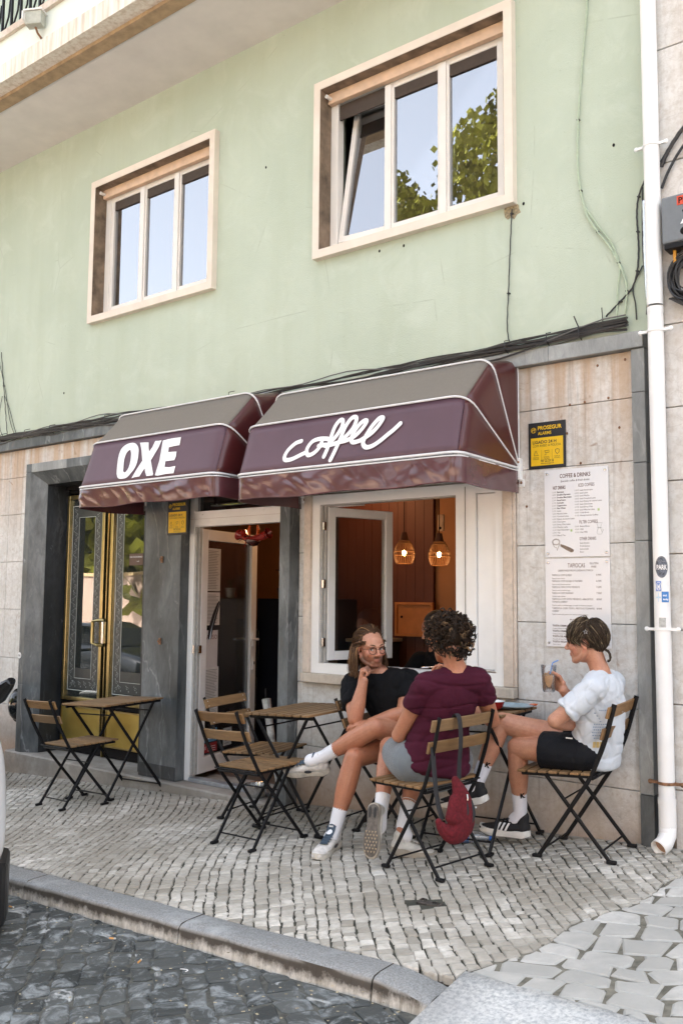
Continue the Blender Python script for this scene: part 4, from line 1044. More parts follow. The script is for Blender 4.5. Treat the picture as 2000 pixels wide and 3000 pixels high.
STROKES = {'c': [(-3.6712, .1456), (-3.7178, .1566), (-3.7672, .1968), (-3.7857, .2394), (-3.7715, .2647), (-3.7228, .2649), (-3.6636, .2451), (-3.6102, .2259)],
'o': [(-3.6102, .2259), (-3.6071, .1956), (-3.5792, .1592), (-3.5301, .1471), (-3.4672, .1523), (-3.4289, .1643)],
'o2': [(-3.6102, .2259), (-3.5886, .2498), (-3.5492, .2407), (-3.5153, .2095), (-3.5015, .172)],
'f1': [(-3.5191, .1935), (-3.468, .1929), (-3.4569, .1966)],
'f1b': [(-3.4594, .2736), (-3.4441, .2169), (-3.4355, .1575), (-3.4173, .0817), (-3.3855, .0438), (-3.363, .0501), (-3.3626, .0882), (-3.3898, .1368), (-3.4179, .1681)],
'f2': [(-3.4022, .3029), (-3.3814, .2404), (-3.3582, .1661), (-3.335, .0915), (-3.3008, .0441), (-3.2709, .0366), (-3.2585, .0579), (-3.2754, .1072), (-3.3211, .1548), (-3.3686, .1863), (-3.4361, .1988), (-3.4665, .199)],
'e1': [(-3.3686, .1863), (-3.3056, .1804), (-3.2471, .1572), (-3.2027, .1158), (-3.1789, .0781), (-3.1935, .0678), (-3.224, .0836), (-3.2586, .1262), (-3.2733, .1712), (-3.2557, .1985), (-3.2101, .1951), (-3.1793, .1817)],
'e2': [(-3.1793, .1817), (-3.132, .1577), (-3.0924, .1206), (-3.0635, .0781), (-3.0679, .065), (-3.0931, .0702), (-3.1359, .1154), (-3.1705, .1785), (-3.1771, .2154), (-3.1504, .2431), (-3.1059, .2395), (-3.0555, .2119), (-3.0072, .1761), (-2.9765, .155), (-2.9319, .1177)]}
def panel_M(H2, H3, sag=.006):
    a = Vector((0, H2[0], H2[1])); c = Vector((0, H3[0], H3[1])); u = (c-a).normalized(); n = Vector((0, u.z, -u.y)); 
    if n.y > 0: n = -n
    L = (c-a).length
    def f(x, s, off=0): 
        sg = sag*math.sin(math.pi*max(0, min(1, s/L))); q = a+u*s; return Vector((x, q.y, q.z))-Vector((0, -.5, .85))*sg+n*off
    return f
pf_ = panel_M((-.608, 2.464), (-.697, 2.138)); b = MB()
for i, (k, P) in enumerate(STROKES.items()):
    pts = catmull([(x, s, 0) for x, s in P], 5); b.tube([pf_(p.x, p.y, .0035+.0004*i) for p in pts], [(.0145, .0014)]*len(pts), 8, flat=Vector((.7, 0, -.7)).normalized() if False else None)
    for p in (pts[0], pts[-1]): q = pf_(p.x, p.y, .0035+.0004*i); b.ell(q, (.0145, .002, .0145), 10, 6)
# re-lay ribbons flat on the panel
b = MB(); nrmP = Vector((0, -.965, .263))
for i, (k, P) in enumerate(STROKES.items()):
    pts = catmull([(x, s, 0) for x, s in P], 6); Q = [pf_(p.x, p.y, .0042+.0005*i) for p in pts]; n = len(Q); V = []
    for j in range(n):
        t_ = (Q[min(j+1, n-1)]-Q[max(j-1, 0)]).normalized(); s_ = t_.cross(nrmP).normalized()
        V += [Q[j]+s_*.0145, Q[j]+s_*.009+nrmP*.0006, Q[j]-s_*.009+nrmP*.0006, Q[j]-s_*.0145]
    b.add(V, [(j*4+q, j*4+q+1, j*4+q+5, j*4+q+4) for j in range(n-1) for q in range(3)])
    for j in (0, n-1):
        ring = [Q[j]+(Vector((1, 0, 0))*math.cos(a)+Vector((1, 0, 0)).cross(nrmP)*math.sin(a))*.0145 for a in np.linspace(0, 2*math.pi, 15)[:-1]]
        b.add([Q[j]+nrmP*.0004]+ring, [(0, q+1, (q+1) % 14+1) for q in range(14)])
fixn(b.build('coffee_lettering', MAT['whiteprint'], aw1))
OXE = {'O': [(-5.4251, .2827), (-5.4439, .2306), (-5.4649, .1439), (-5.4576, .0806), (-5.4108, .047), (-5.3413, .0408), (-5.2939, .0553), (-5.257, .0887), (-5.2396, .1324), (-5.2276, .1919), (-5.2312, .2413), (-5.2591, .2884), (-5.2974, .3244), (-5.3547, .3293), (-5.3951, .3186)],
'Oi': [(-5.3593, .2632), (-5.3728, .2202), (-5.3869, .1642), (-5.3817, .1181), (-5.3526, .094), (-5.3377, .1057), (-5.3221, .1326), (-5.3084, .1884), (-5.307, .2428), (-5.3245, .2725), (-5.3407, .2765)],
'X': [(-5.2521, .0492), (-5.2011, .0527), (-5.1561, .0567), (-5.1389, .101), (-5.1212, .1319), (-5.0975, .0971), (-5.0831, .053), (-5.045, .0564), (-5.0148, .0543), (-5.0267, .1045), (-5.0762, .2042), (-5.0379, .2668), (-5.0059, .318), (-5.0052, .3301), (-5.0724, .3306), (-5.101, .2937), (-5.1205, .2615), (-5.1391, .2986), (-5.1511, .3261), (-5.2023, .3281), (-5.2337, .3337), (-5.2089, .268), (-5.171, .1973), (-5.2118, .1143)],
'E': [(-4.999, .0589), (-4.907, .0527), (-4.8112, .0537), (-4.8058, .1137), (-4.8624, .1146), (-4.9159, .1182), (-4.9082, .1568), (-4.8685, .1576), (-4.8213, .1604), (-4.8126, .1993), (-4.8188, .2266), (-4.9114, .2267), (-4.9024, .2728), (-4.8508, .2795), (-4.7888, .2751), (-4.7872, .3325), (-4.8696, .3315), (-4.9494, .3379), (-4.9804, .3322), (-4.9792, .2154)]}
pf2 = panel_M(HL[2], HL[3]); b = MB()
for k, hl in (('O', 'Oi'), ('X', None), ('E', None)):
    t2 = MB(); P = [(p.x, p.y) for p in catmull([(x, s, 0) for x, s in OXE[k]+[OXE[k][0]]], 3)[:-1]] if k == 'O' else OXE[k]
    Hh = [[(p.x, p.y) for p in catmull([(x, s, 0) for x, s in OXE[hl]+[OXE[hl][0]]], 3)[:-1]]] if hl else []
    t2.prism(P, 0, .0012, Hh); b.add([pf2(v[0], v[2], .0035+v[1]) for v in t2.v], t2.f)
fixn(b.build('OXE_lettering', MAT['whiteprint'], aw2))
# ================================================================= signs
ye, bl = simple('signal_yellow', (.80, .50, .01), .45, var=.03), simple('sign_black', (.012, .013, .017), .4)
def alarm_sign(lab, x, z, y, s=1.0, w_=.236, h_=.275):
    t = thing('alarm_sign', lab, 'sign', (x, y, z)); b = MB(); b.box(0, w_*s, -.004, 0, -h_*s, 0); b.build('backplate', bl, t, bevel=.002)
    b = MB(); b.box(.017*s, (w_-.017)*s, -.0055, -.0041, (-h_+.018)*s, -.092*s); b.build('yellow_field', ye, t)
    y_ = -.0062; k = MB(); k2 = MB()
    put_text(k2, 'PROSEGUR', .062*s, -.045*s, .032*s, -.0052, width=.15*s, bold=.0008); put_text(k2, 'ALARMS', .062*s, -.075*s, .026*s, -.0052, width=.085*s, bold=.0006)
    for r in (.0155, .0075): k2.tube([((.034+r*math.cos(a))*s, -.005, (-.045+.0155*math.sin(a))*s) for a in np.linspace(0, 2*math.pi, 22)], .0011*s, 4)
    k2.tube([(.019*s, -.005, -.05*s), (.049*s, -.005, -.04*s)], .0015*s, 4); k2.tube([(.019*s, -.005, -.044*s), (.047*s, -.005, -.035*s)], .0011*s, 4); k2.build('brand_lettering', ye, t)
    put_text(k, 'LIGADO 24 H', .028*s, -.127*s, .026*s, y_, width=.15*s, bold=.0006); put_text(k, 'COM AVISO À POLÍCIA', .028*s, -.147*s, .020*s, y_, width=.178*s)
    put_text(k, '707 22 23 22', .078*s, -.237*s, .019*s, y_, width=.083*s, bold=.0004); put_text(k, 'www.prosegur.pt', .078*s, -.249*s, .013*s, y_, width=.083*s)
    for i, (l1, l2) in enumerate((('RESPOSTA', 'IMEDIATA'), ('DETEÇÃO', 'COM VÍDEO'), ('TRIPLA', 'SEGURANÇA'))):
        xx = (.032+.066*i)*s; put_text(k, l1, xx, -.212*s, .009*s, y_, width=.035*s); put_text(k, l2, xx, -.221*s, .009*s, y_, width=.037*s)
        if i == 0: k.tube([(xx+.006*s, y_, -.195*s), (xx+.012*s, y_, -.172*s), (xx+.02*s, y_, -.168*s), (xx+.022*s, y_, -.182*s), (xx+.034*s, y_, -.195*s), (xx+.006*s, y_, -.197*s)], .0012*s, 4)
        if i == 1: k.tube([(xx+.006*s, y_, -.172*s), (xx+.034*s, y_, -.170*s), (xx+.034*s, y_, -.182*s), (xx+.012*s, y_, -.184*s), (xx+.006*s, y_, -.172*s)], .0012*s, 4); k.tube([(xx+.014*s, y_, -.184*s), (xx+.014*s, y_, -.196*s), (xx+.004*s, y_, -.196*s)], .0012*s, 4)
        if i == 2: k.tube([(xx+.008*s, y_, -.170*s), (xx+.019*s, y_, -.166*s), (xx+.031*s, y_, -.170*s), (xx+.030*s, y_, -.186*s), (xx+.019*s, y_, -.196*s), (xx+.009*s, y_, -.186*s), (xx+.008*s, y_, -.170*s)], .0014*s, 4)
        if i: k.box(xx-.014*s, xx-.013*s, y_, y_+.0003, -.222*s, -.165*s)
    k.build('print', bl, t); return t
alarm_sign('black and yellow alarm sign on the pale slabs right of the awning', -2.452, 2.392, -.002)
alarm_sign('alarm sign half hidden under the awning on the dark pilaster', -5.535, 2.105, -.087, .99, .236, .275)
brown = simple('brown_print', (.11, .045, .035), .6, var=.05); greyp = simple('grey_print', (.33, .33, .33), .6, var=.05); mgreen = simple('pale_green_mark', (.45, .60, .25), .6)
def board(lab, x, z, w_, h_):
    t = thing('menu_board', lab, 'menu board', (x, -.003, z), group=None); b = MB(); b.box(0, w_, -.006, 0, -h_, 0)
    b.build('panel', simple('white_acrylic', (.74, .74, .75), .22, var=.015, scale=3), t, bevel=.001)
    for xx, zz in ((.018, -.022), (w_-.018, -.022), (.018, -h_+.022), (w_-.018, -h_+.022)):
        c = MB(); c.lathe([(.0001, .006), (.006, .005), (.0085, .0)], 14, Matrix.Translation((xx, -.0062, zz)) @ Matrix.Rotation(math.pi/2, 4, 'X')); c.build('screw_cap', MAT['steel'], t, True)
    return t
y_ = -.0068
m1 = board('upper white menu board of coffee and drinks', -2.352, 2.102, .386, .506)
b = MB(); S = .386/1335; hx = lambda px: (px-115)*S; hz_ = lambda pz: -(pz-130)*S*.985
put_text(b, 'COFFEE & DRINKS', hx(450), -.050, .033, y_, width=.185, bold=.0004); put_text(b, 'HOT DRINKS', hx(300), -.115, .028, y_, width=.077, bold=.0005); put_text(b, 'ICED COFFEES', hx(840), -.108, .026, y_, width=.095)
put_text(b, 'FILTER COFFEES', hx(850), -.318, .026, y_, width=.108); put_text(b, 'OTHER DRINKS', hx(850), -.413, .026, y_, width=.097); b.build('headings', brown, m1)
b = MB(); put_text(b, 'Specialty coffee & fresh drinks', hx(465), -.074, .016, y_, width=.175, shear=.25)
hot = ['Espresso', 'Double Espresso', 'Double Macchiato', 'Americano', 'Cortado', 'Cappuccino', 'Flat White', 'Latte', 'Mocha Latte', 'Caramel Latte', 'Dulce de Leche Latte', 'Chai Latte', 'Dirty Chai Latte', 'Matcha Latte', 'Hot Chocolate', 'Tea', 'Blend Tea']
hp_ = ['1,30€', '1,80€', '2,20€', '2,50€', '2,70€', '3,00€', '3,30€', '3,70€', '4,00€', '4,00€', '4,00€', '4,00€', '4,50€', '4,50€', '4,10€', '2,70€', '3,50€']
ice = ['Iced Americano', 'Iced Latte', 'Iced Mocha', 'Iced Caramel Latte', 'Iced Dulce de Leche Latte', 'Iced Chai Latte', 'Iced Dirty Chai', 'Iced Matcha Latte', 'Cold Brew', 'Honey Lemon Coffee']
ip = ['3.00€', '4.00€', '4.40€', '4.40€', '4.40€', '4.40€', '4.70€', '4.70€', '4.00€', '4.10€']
pr = MB()
for i, s_ in enumerate(hot): zz = -.135-.0156*i; put_text(b, s_, hx(383), zz, .0122, y_, bold=.0003 if i < 7 else 0); put_text(pr, hp_[i], hx(282), zz, .0122, y_, width=.025)
for i, s_ in enumerate(ice): zz = -.132-.0160*i; put_text(b, s_, hx(865), zz, .0122, y_); put_text(pr, ip[i], hx(758), zz, .0122, y_, width=.026)
for i, (s_, q) in enumerate((('Batch Brew', '3.50€'), ('V60', '4.50€'), ('Oat Milk', '0.50€'))): zz = -.338-.0165*i; put_text(b, s_, hx(862), zz, .0122, y_); put_text(pr, q, hx(755), zz, .0122, y_, width=.026)
for i, s_ in enumerate(('Soft Drinks', 'Fresh Juices', 'Lemonade', 'Beer')): put_text(b, s_, hx(853), -.433-.0165*i, .0122, y_)
b.build('item_lines', simple('dark_print', (.07, .05, .05), .6), m1); pr.build('prices', greyp, m1)
b = MB(); b.box(hx(660), hx(700), y_, y_+.0004, -.362, -.349); b.box(hx(1225), hx(1265), y_, y_+.0004, -.250, -.237); b.build('green_mark', mgreen, m1)
b = MB(); cx_, cz_ = hx(355), -.418   # portafilter drawing
for r in (.0235, .019): b.tube([(cx_+r*math.cos(a), y_, cz_+r*.75*math.sin(a)) for a in np.linspace(0, 2*math.pi, 26)], .0009, 4)
b.tube([(cx_-.022, y_, cz_-.008), (cx_-.012, y_, cz_-.028), (cx_+.004, y_, cz_-.034), (cx_+.006, y_, cz_-.05), (cx_+.012, y_, cz_-.034), (cx_+.021, y_, cz_-.012)], .0011, 4)
b.prism([(cx_+.026, cz_-.012), (cx_+.05, cz_-.020), (cx_+.085, cz_-.034), (cx_+.108, cz_-.048), (cx_+.104, cz_-.060), (cx_+.09, cz_-.062), (cx_+.062, cz_-.048), (cx_+.026, cz_-.026)], y_, y_+.0005); b.build('portafilter_drawing', simple('sepia', (.22, .16, .12), .6, var=.5, scale=120), m1)
b = MB(); cx_, cz_ = hx(1258), -.318
b.tube([(cx_-.016, y_, cz_), (cx_+.016, y_, cz_), (cx_+.006, y_, cz_-.026), (cx_-.008, y_, cz_-.026), (cx_-.016, y_, cz_)], .0007, 4); b.tube([(cx_-.014, y_, cz_-.028), (cx_+.013, y_, cz_-.028)], .0009, 4)
b.tube([(cx_-.008, y_, cz_-.03), (cx_-.016, y_, cz_-.055), (cx_-.010, y_, cz_-.064), (cx_+.010, y_, cz_-.064), (cx_+.016, y_, cz_-.055), (cx_+.006, y_, cz_-.03)], .0007, 4); b.tube([(cx_+.014, y_, cz_-.036), (cx_+.024, y_, cz_-.04), (cx_+.016, y_, cz_-.052)], .0007, 4); b.build('dripper_drawing', greyp, m1)
m2_ = board('lower white menu board of tapiocas and tostas behind the youth', -2.352, 1.588, .386, .500)
b = MB(); h2 = lambda px: (px-125)*.386/1350
put_text(b, 'TAPIOCAS', h2(608), -.052, .035, y_, width=.103); put_text(b, 'TOSTAS', h2(635), -.365, .033, y_, width=.078); b.build('headings', brown, m2_, kind='stuff')
b = MB(); put_text(b, 'GLUTEN', h2(1066), -.035, .015, y_, width=.05); put_text(b, 'FREE', h2(1100), -.054, .015, y_, width=.029); put_text(b, 'CREAMY', h2(1048), -.347, .015, y_, width=.052)
put_text(b, 'CREPE MADE FROM CASSAVA STARCH', h2(400), -.074, .015, y_, width=.21, shear=.25)
L2 = [('TAPIOCA COM QUEIJO', 'Tapioca with cheese', '5,90€', .121), ('TAPIOCA COM QUEIJO E FIAMBRE', 'Tapioca with cheese and ham', '6,70€', .184), ('TAPIOCA COM OVOS MEXIDOS', 'Tapioca with scrambled eggs', '7,20€', .168), ('TAPIOCA COM FRANGO', 'Tapioca with chicken', '7,90€', .129)]
zz = -.099
for a_, c_, p_, wd_ in L2: put_text(b, a_, h2(265), zz, .0135, y_, width=wd_); put_text(b, c_, h2(265), zz-.017, .0095, y_, shear=.25); put_text(b, p_, h2(1195), zz, .0135, y_, width=.03); zz -= .034
put_text(b, 'TAPIOCA COM OVOS MEXIDOS, ABACATE E', h2(265), zz, .0135, y_, width=.246); put_text(b, '8,90€', h2(1195), zz, .0135, y_, width=.03); put_text(b, 'TOMATE CHERRY', h2(265), zz-.016, .0135, y_, width=.093); put_text(b, 'Tapioca with scrambled eggs, avocado and cherry tomato', h2(265), zz-.034, .0095, y_, shear=.25, width=.24); zz -= .052
put_text(b, 'TAPIOCA COM TOFU, PESTO E TOMATE', h2(265), zz, .0135, y_, width=.253); put_text(b, '8,90€', h2(1195), zz, .0135, y_, width=.03); put_text(b, 'CHERRY', h2(265), zz-.016, .0135, y_, width=.042); put_text(b, 'Tapioca with tofu, pesto and cherry tomato (vegan)', h2(265), zz-.033, .0095, y_, shear=.25, width=.215)
zz = -.386
for a_, c_ in (('TOSTA CREMOSA DE QUEIJO', 'Creamy Cheese & Ham Toastie'), ('TOSTA CREMOSA DE FRANGO', 'Creamy Chicken Toastie'), ('TOSTA DE ABACATE', 'Avocado & Tuna Toastie'), ('TOSTA VEGANA', 'Tofu Cream')): put_text(b, a_, h2(265), zz, .0135, y_, bold=.0004); put_text(b, c_, h2(265), zz-.014, .0095, y_, shear=.25); zz -= .030
b.build('item_lines', simple('dark_print2', (.09, .05, .045), .6), m2_, kind='stuff')
# ================================================================= drainpipe, neighbour, wires
dp = thing('drainpipe', 'white plastic drainpipe with clamps and an open elbow at the pavement', 'drainpipe', (-1.66, -.075, 0))
def pipe_z(mb, z0, z1, r, x=0, y=0): mb.lathe([(r, z0), (r, z1)], 24, Matrix.Translation((x, y, 0)))
for z0_, z1_, r in ((.34, 2.93, .0415), (2.94, 6.2, .0425), (.20, .345, .044)):
    b = MB(); pipe_z(b, z0_, z1_, r); b.lathe([(r+.0015, z1_-.03), (r+.0015, z1_)], 24); b.build('pipe_section', MAT['pvc'], dp, True)
b = MB(); b.tube([(0, 0, .21), (0, -.005, .16), (-.005, -.04, .125), (-.02, -.085, .105)], [.0435, .0435, .0435, .0435], 20, cap=False); o = b.build('elbow_outlet', MAT['pvc'], dp, True); s_ = o.modifiers.new('s', 'SOLIDIFY'); s_.thickness = .003; s_.offset = -1
b = MB(); b.tube([(-.003, -.035, .125), (-.010, -.055, .117)], .040, 16); b.build('rusty_inside', simple('rusty_pipe_inside', (.40, .25, .17), .8, var=.3), dp, True)
for z, mt in ((3.84, 'pvc'), (2.80, 'pvc'), (1.205, 'pvc'), (.42, 'rust')):
    b = MB(); b.lathe([(.044, z-.008), (.046, z-.006), (.046, z+.006), (.044, z+.008)], 24); b.box(-.085, -.044, -.012, .008, z-.007, z+.007); b.box(.044, .085, -.012, .008, z-.007, z+.007); b.ell((-.082, -.006, z), (.013, .008, .013), 10, 6); b.ell((.082, -.006, z), (.013, .008, .013), 10, 6)
    b.build('clamp', MAT['pvc'] if mt == 'pvc' else MAT['rust'], dp, True)
def on_pipe(theta, z, r=.0432): return Vector((r*math.sin(theta), -r*math.cos(theta), z))
def decal(name, lab, cat, z0, z1, t0, t1, mat, parts=None, round_=False):
    t = thing(name, lab, cat, (-1.66, -.075, 0)); b = MB(); n = 14; V = []
    if round_:
        cz, ct, rz_, rt_ = (z0+z1)/2, (t0+t1)/2, (z1-z0)/2, (t1-t0)/2
        V = [on_pipe(ct, cz)]+[on_pipe(ct+rt_*math.cos(a)*rr_, cz+rz_*math.sin(a)*rr_) for rr_ in (.5, 1) for a in np.linspace(0, 2*math.pi, 25)[:-1]]
        Fc = [(0, 1+k, 1+(k+1) % 24) for k in range(24)]+[(1+k, 25+k, 25+(k+1) % 24, 1+(k+1) % 24) for k in range(24)]
    else:
        V = [on_pipe(t0+(t1-t0)*k/n, z) for z in (z0, z1) for k in range(n+1)]; Fc = [(k, k+1, n+2+k, n+1+k) for k in range(n)]
    b.add(V, Fc); o = fixn(b.build('paper', mat, t))
    if parts: parts(t)
    return t
# camera sees the pipe from the left: theta measured from -y towards +x
def wrap(mb, txt, t0, t1, z, size, r=.0438, **k):
    V, Fc = text_geo(txt, size, **k); xs = [v[0] for v in V]; s_ = (t1-t0)/(max(xs)-min(xs))
    mb.add([on_pipe(t0+(v[0]-min(xs))*s_, z+v[1], r) for v in V], Fc)
def prt(t): 
    b = MB(); wrap(b, 'PARK', -.25, 1.0, 1.515, .035, bold=.001); b.build('lettering', MAT['whiteprint'], t)
    b = MB(); V = []
    for a in np.linspace(0, 2*math.pi, 24)[:-1]: pass
    b.tube([on_pipe(.35+.75*math.cos(a), 1.528+.052*math.sin(a), .0440) for a in np.linspace(0, 2*math.pi, 30)], .0008, 4)
    for q in range(5): b.tube([on_pipe(-.2+.25*q, 1.57-.004*q, .044), on_pipe(.0+.25*q, 1.555, .044)], .0008, 4)
    b.build('line_art', greyp, t)
decal('round_sticker', 'round dark globe sticker lettered PARK wrapped on the drainpipe', 'sticker', 1.472, 1.585, -.42, 1.12, simple('slate_sticker', (.10, .11, .14), .5, var=.8, scale=90), prt, True)
def prm(t):
    b = MB(); wrap(b, 'M', -.20, .10, 1.413, .036, bold=.0008); b.tube([on_pipe(-.05+.30*math.cos(a), 1.428+.020*math.sin(a), .0441) for a in np.linspace(0, 2*math.pi, 26)], .0012, 4); b.build('emblem', MAT['whiteprint'], t)
    b = MB(); n = 8
    for (ta, tb, za, zb) in ((-.40, .20, 1.366, 1.374), (-.14, -.04, 1.348, 1.395)): b.add([on_pipe(ta+(tb-ta)*k/n, z, .0436) for z in (za, zb) for k in range(n+1)], [(k, k+1, n+2+k, n+1+k) for k in range(n)])
    b.build('pale_cross', simple('pale_blue', (.55, .70, .82), .5), t)
    b = MB(); b.add([on_pipe(.28+.9*k/n, z, .0436) for z in (1.345, 1.40) for k in range(n+1)], [(k, k+1, n+2+k, n+1+k) for k in range(n)]); o = b.build('blue_square', simple('mid_blue', (.06, .22, .55), .5), t); fixn(o)
    b = MB(); wrap(b, 'out', .42, .9, 1.376, .016, .0442, bold=.0006); wrap(b, 'today', .42, 1.1, 1.356, .014, .0442, bold=.0006); b.build('lettering', MAT['whiteprint'], t)
decal('square_sticker', 'blue square M sticker with pale cross on the drainpipe', 'sticker', 1.402, 1.455, -.42, .26, simple('periwinkle', (.20, .30, .62), .5, var=.08), prm)
decal('torn_sticker', 'torn remains of a grey sticker low on the drainpipe', 'sticker', 1.215, 1.265, -.1, .7, simple('torn_paper', (.48, .48, .46), .8, var=.25, scale=50))
nb = thing('neighbour_building', 'pale rendered neighbouring building wall at the right edge', 'building', (0, 0, 0))
m_nb = m_lime('rough_render_block', .25, ((.60, .585, .56), (.73, .72, .70)), (.50, .36, .27))
zs = [-.5, -.03, .38, .815, 1.20, 1.60, 1.99, 2.385, 2.84, 3.3, 3.75, 4.41, 5.1, 6.0, 7.2, 8.5]
for i in range(len(zs)-1):
    off = (-1.64, -.2, 1.4, 3.2, 5.5) if i % 2 else (-1.64, .5, 2.2, 3.9, 5.5)
    for k in range(4):
        b = MB(); b.box(off[k]+.003, off[k+1]-.003, -.02+random.uniform(0, .003), .28, zs[i]+.003, zs[i+1]-.003); b.build('render_block', m_nb, nb, bevel=.004)
b = MB(); b.box(-1.655, 5.5, .0, .34, -.6, 13); b.build('backing_wall', MAT['joint'] if False else simple('render_joint', (.35, .31, .27), .95), nb)
b = MB(); b.box(-1.655, 5.5, .34, 9, -1, 13); b.build('house_body', m_nb, nb)
# service box
sb = thing('meter_box', 'grey plastic telecom box lettered PD on the neighbouring wall', 'service box', (-1.60, -.022, 3.39))
mgb = simple('grey_plastic', (.16, .175, .19), .45, var=.05)
b = MB(); b.box(0, .30, -.10, 0, -.14, .12); b.build('housing', mgb, sb, bevel=.012)
b = MB(); b.box(.01, .29, -.095, 0, -.17, -.142); b.build('cable_base', MAT['black'], sb, bevel=.004)
b = MB(); b.box(.085, .24, -.1025, -.1005, .055, .105); b.build('red_label', simple('red_label', (.62, .07, .03), .5), sb)
b = MB(); put_text(b, 'PDO', .092, .064, .045, -.1032, bold=.001); b.build('lettering', MAT['dark'], sb)
b = MB(); b.prism([(.10, -.05), (.15, -.05), (.125, -.012)], -.1035, -.1005); b.build('white_triangle', MAT['whiteprint'], sb)
b = MB(); b.ell((.12, -.101, -.09), (.022, .004, .022), 14, 6); b.ell((.12, -.101, .02), (.008, .004, .008), 10, 6); b.build('dark_knob', MAT['dark'], sb)
b = MB(); b.box(.045, .06, -.06, -.045, -.24, -.17); b.build('cable_stub', simple('orange_cable', (.55, .25, .02), .5), sb)
# coil of cables
co = thing('cable_coil', 'thick coil of black cable hanging under the grey service box', 'cable', (-1.47, -.05, 3.065)); R5 = random.Random(2)
for k in range(26):
    b = MB(); rx, rz_ = .075+.055*R5.random(), .085+.055*R5.random(); ph = R5.random()*6; oy = R5.uniform(-.03, .02); cx_, cz_ = R5.uniform(-.012, .012), R5.uniform(-.018, .012)
    b.tube([(cx_+rx*math.cos(a+ph), oy+.01*math.sin(3*a+ph), cz_+rz_*math.sin(a+ph)+.004*math.sin(5*a)) for a in np.linspace(0, 2*math.pi*1.02, 30)], R5.choice((.0035, .0045, .0055)), 5); b.build('loop', MAT['cable'], co, True)
b = MB()
for k in range(9): b.tube(catmull([(-.10+R5.uniform(-.02, .02), -.02, -.10), (-.0, -.03, -.155+R5.uniform(-.015, .01)), (.14, -.03, -.10+R5.uniform(-.02, .03)), (.3, -.02, .02+R5.uniform(-.03, .03))], 6), .005, 5)
b.build('trailing_loops', MAT['cable'], co, True, kind='stuff')
# bundle running along the marble band: each run a part
bd = thing('cable_bundle', 'bundle of black cables sagging along the top of the marble band', 'cable', (0, 0, 0)); R6 = random.Random(8)
for k in range(16):
    pts = []; oz = R6.uniform(-.02, .05); oy = R6.uniform(-.075, -.02); am = R6.uniform(.006, .026); ph = R6.random()*6
    xs = np.arange(-9.5, -1.70, .13)
    for x in xs:
        sag = -.05*math.exp(-((x+4.3)/1.3)**2)*(.5+.5*R6.random()*.2) if k % 3 == 0 else 0
        if -6.1 < x < -2.8: sag -= .055*math.sin(math.pi*(x+6.1)/3.3)*(.3+.7*(k/16))
        pts.append((x, min(-.012, oy+.01*math.sin(x*3+ph)), 2.845+oz+am*math.sin(x*2.3+ph)+am*.6*math.sin(x*7+ph*2)+sag+(.03*max(0, 1-abs(x+1.9)/.5))))
    b = MB(); b.tube(pts, R6.choice((.0035, .0045, .006, .007)), 5); b.build('cable_run', MAT['cable'] if k % 5 else simple('grey_cable', (.12, .12, .12), .5), bd, True)
b = MB()
for x in (-8.0, -7.6, -7.2, -6.4, -4.9, -2.57, -2.3, -2.1): b.tube([(x, -.015, 2.83), (x+.005, -.08, 2.85), (x, -.07, 2.90), (x, -.01, 2.92)], .003, 5)
b.tube([(-2.10, -.03, 2.87), (-2.14, -.04, 2.98)], .004, 5); b.tube([(-1.97, -.03, 2.89), (-1.975, -.035, 3.0)], .003, 5); b.build('cable_tie', MAT['cable'], bd, kind='stuff')
def wire(lab, P, r, mat, y=-.012, name='cable', extra=()):
    t = thing(name, lab, 'cable', (P[0][0], y, P[0][1])); o = Vector((P[0][0], y, P[0][1]))
    b = MB(); b.tube([Vector((p[0], y-.004*(i % 2), p[1]))-o for i, p in enumerate([(q.x, q.y) for q in catmull([(a, c, 0) for a, c in P], 5)])], r, 6); b.build('cable_run', mat, t, True)
    for e in extra: b = MB(); b.tube([Vector((p.x, y, p.y))-o for p in catmull([(a, c, 0) for a, c in e], 5)], r*.8, 6); b.build('cable_run', mat, t, True)
    b = MB()
    for p in P[1:-1:2]: b.box(p[0]-.008-o.x, p[0]+.008-o.x, -.008, .012, p[1]-.003-o.z, p[1]+.003-o.z)
    b.build('clip', MAT['cable'], t); return t
wire('thin cable painted green running down the wall right of the large window', [(-2.03, 5.6), (-2.039, 4.891), (-2.069, 4.576), (-2.106, 4.164), (-2.114, 3.892), (-2.099, 3.729), (-2.062, 3.574), (-1.998, 3.454), (-1.936, 3.362), (-1.881, 3.247), (-1.851, 3.165), (-1.836, 3.074), (-1.854, 2.93)], .0062, MAT['gcable'], extra=[[(-2.08, 3.63), (-1.99, 3.48), (-1.92, 3.37), (-1.88, 3.25), (-1.875, 3.195), (-1.89, 3.097), (-1.898, 2.93)]])
wire('thin black wire hanging from the chipped patch under the large window', [(-2.540, 3.73), (-2.544, 3.707), (-2.557, 3.482), (-2.571, 3.211), (-2.581, 3.008), (-2.567, 2.90)], .0038, MAT['cable'])
wire('black cable bowing out left of the drainpipe', [(-1.715, 3.70), (-1.758, 3.6), (-1.77, 3.502), (-1.767, 3.4), (-1.764, 3.299), (-1.775, 3.176), (-1.806, 3.085), (-1.875, 3.022), (-1.96, 2.95)], .005, MAT['cable'], extra=[[(-1.745, 3.20), (-1.80, 3.09), (-1.79, 2.99), (-1.785, 2.90)], [(-1.735, 3.65), (-1.742, 3.4), (-1.738, 3.2), (-1.72, 3.05), (-1.73, 2.92)]])
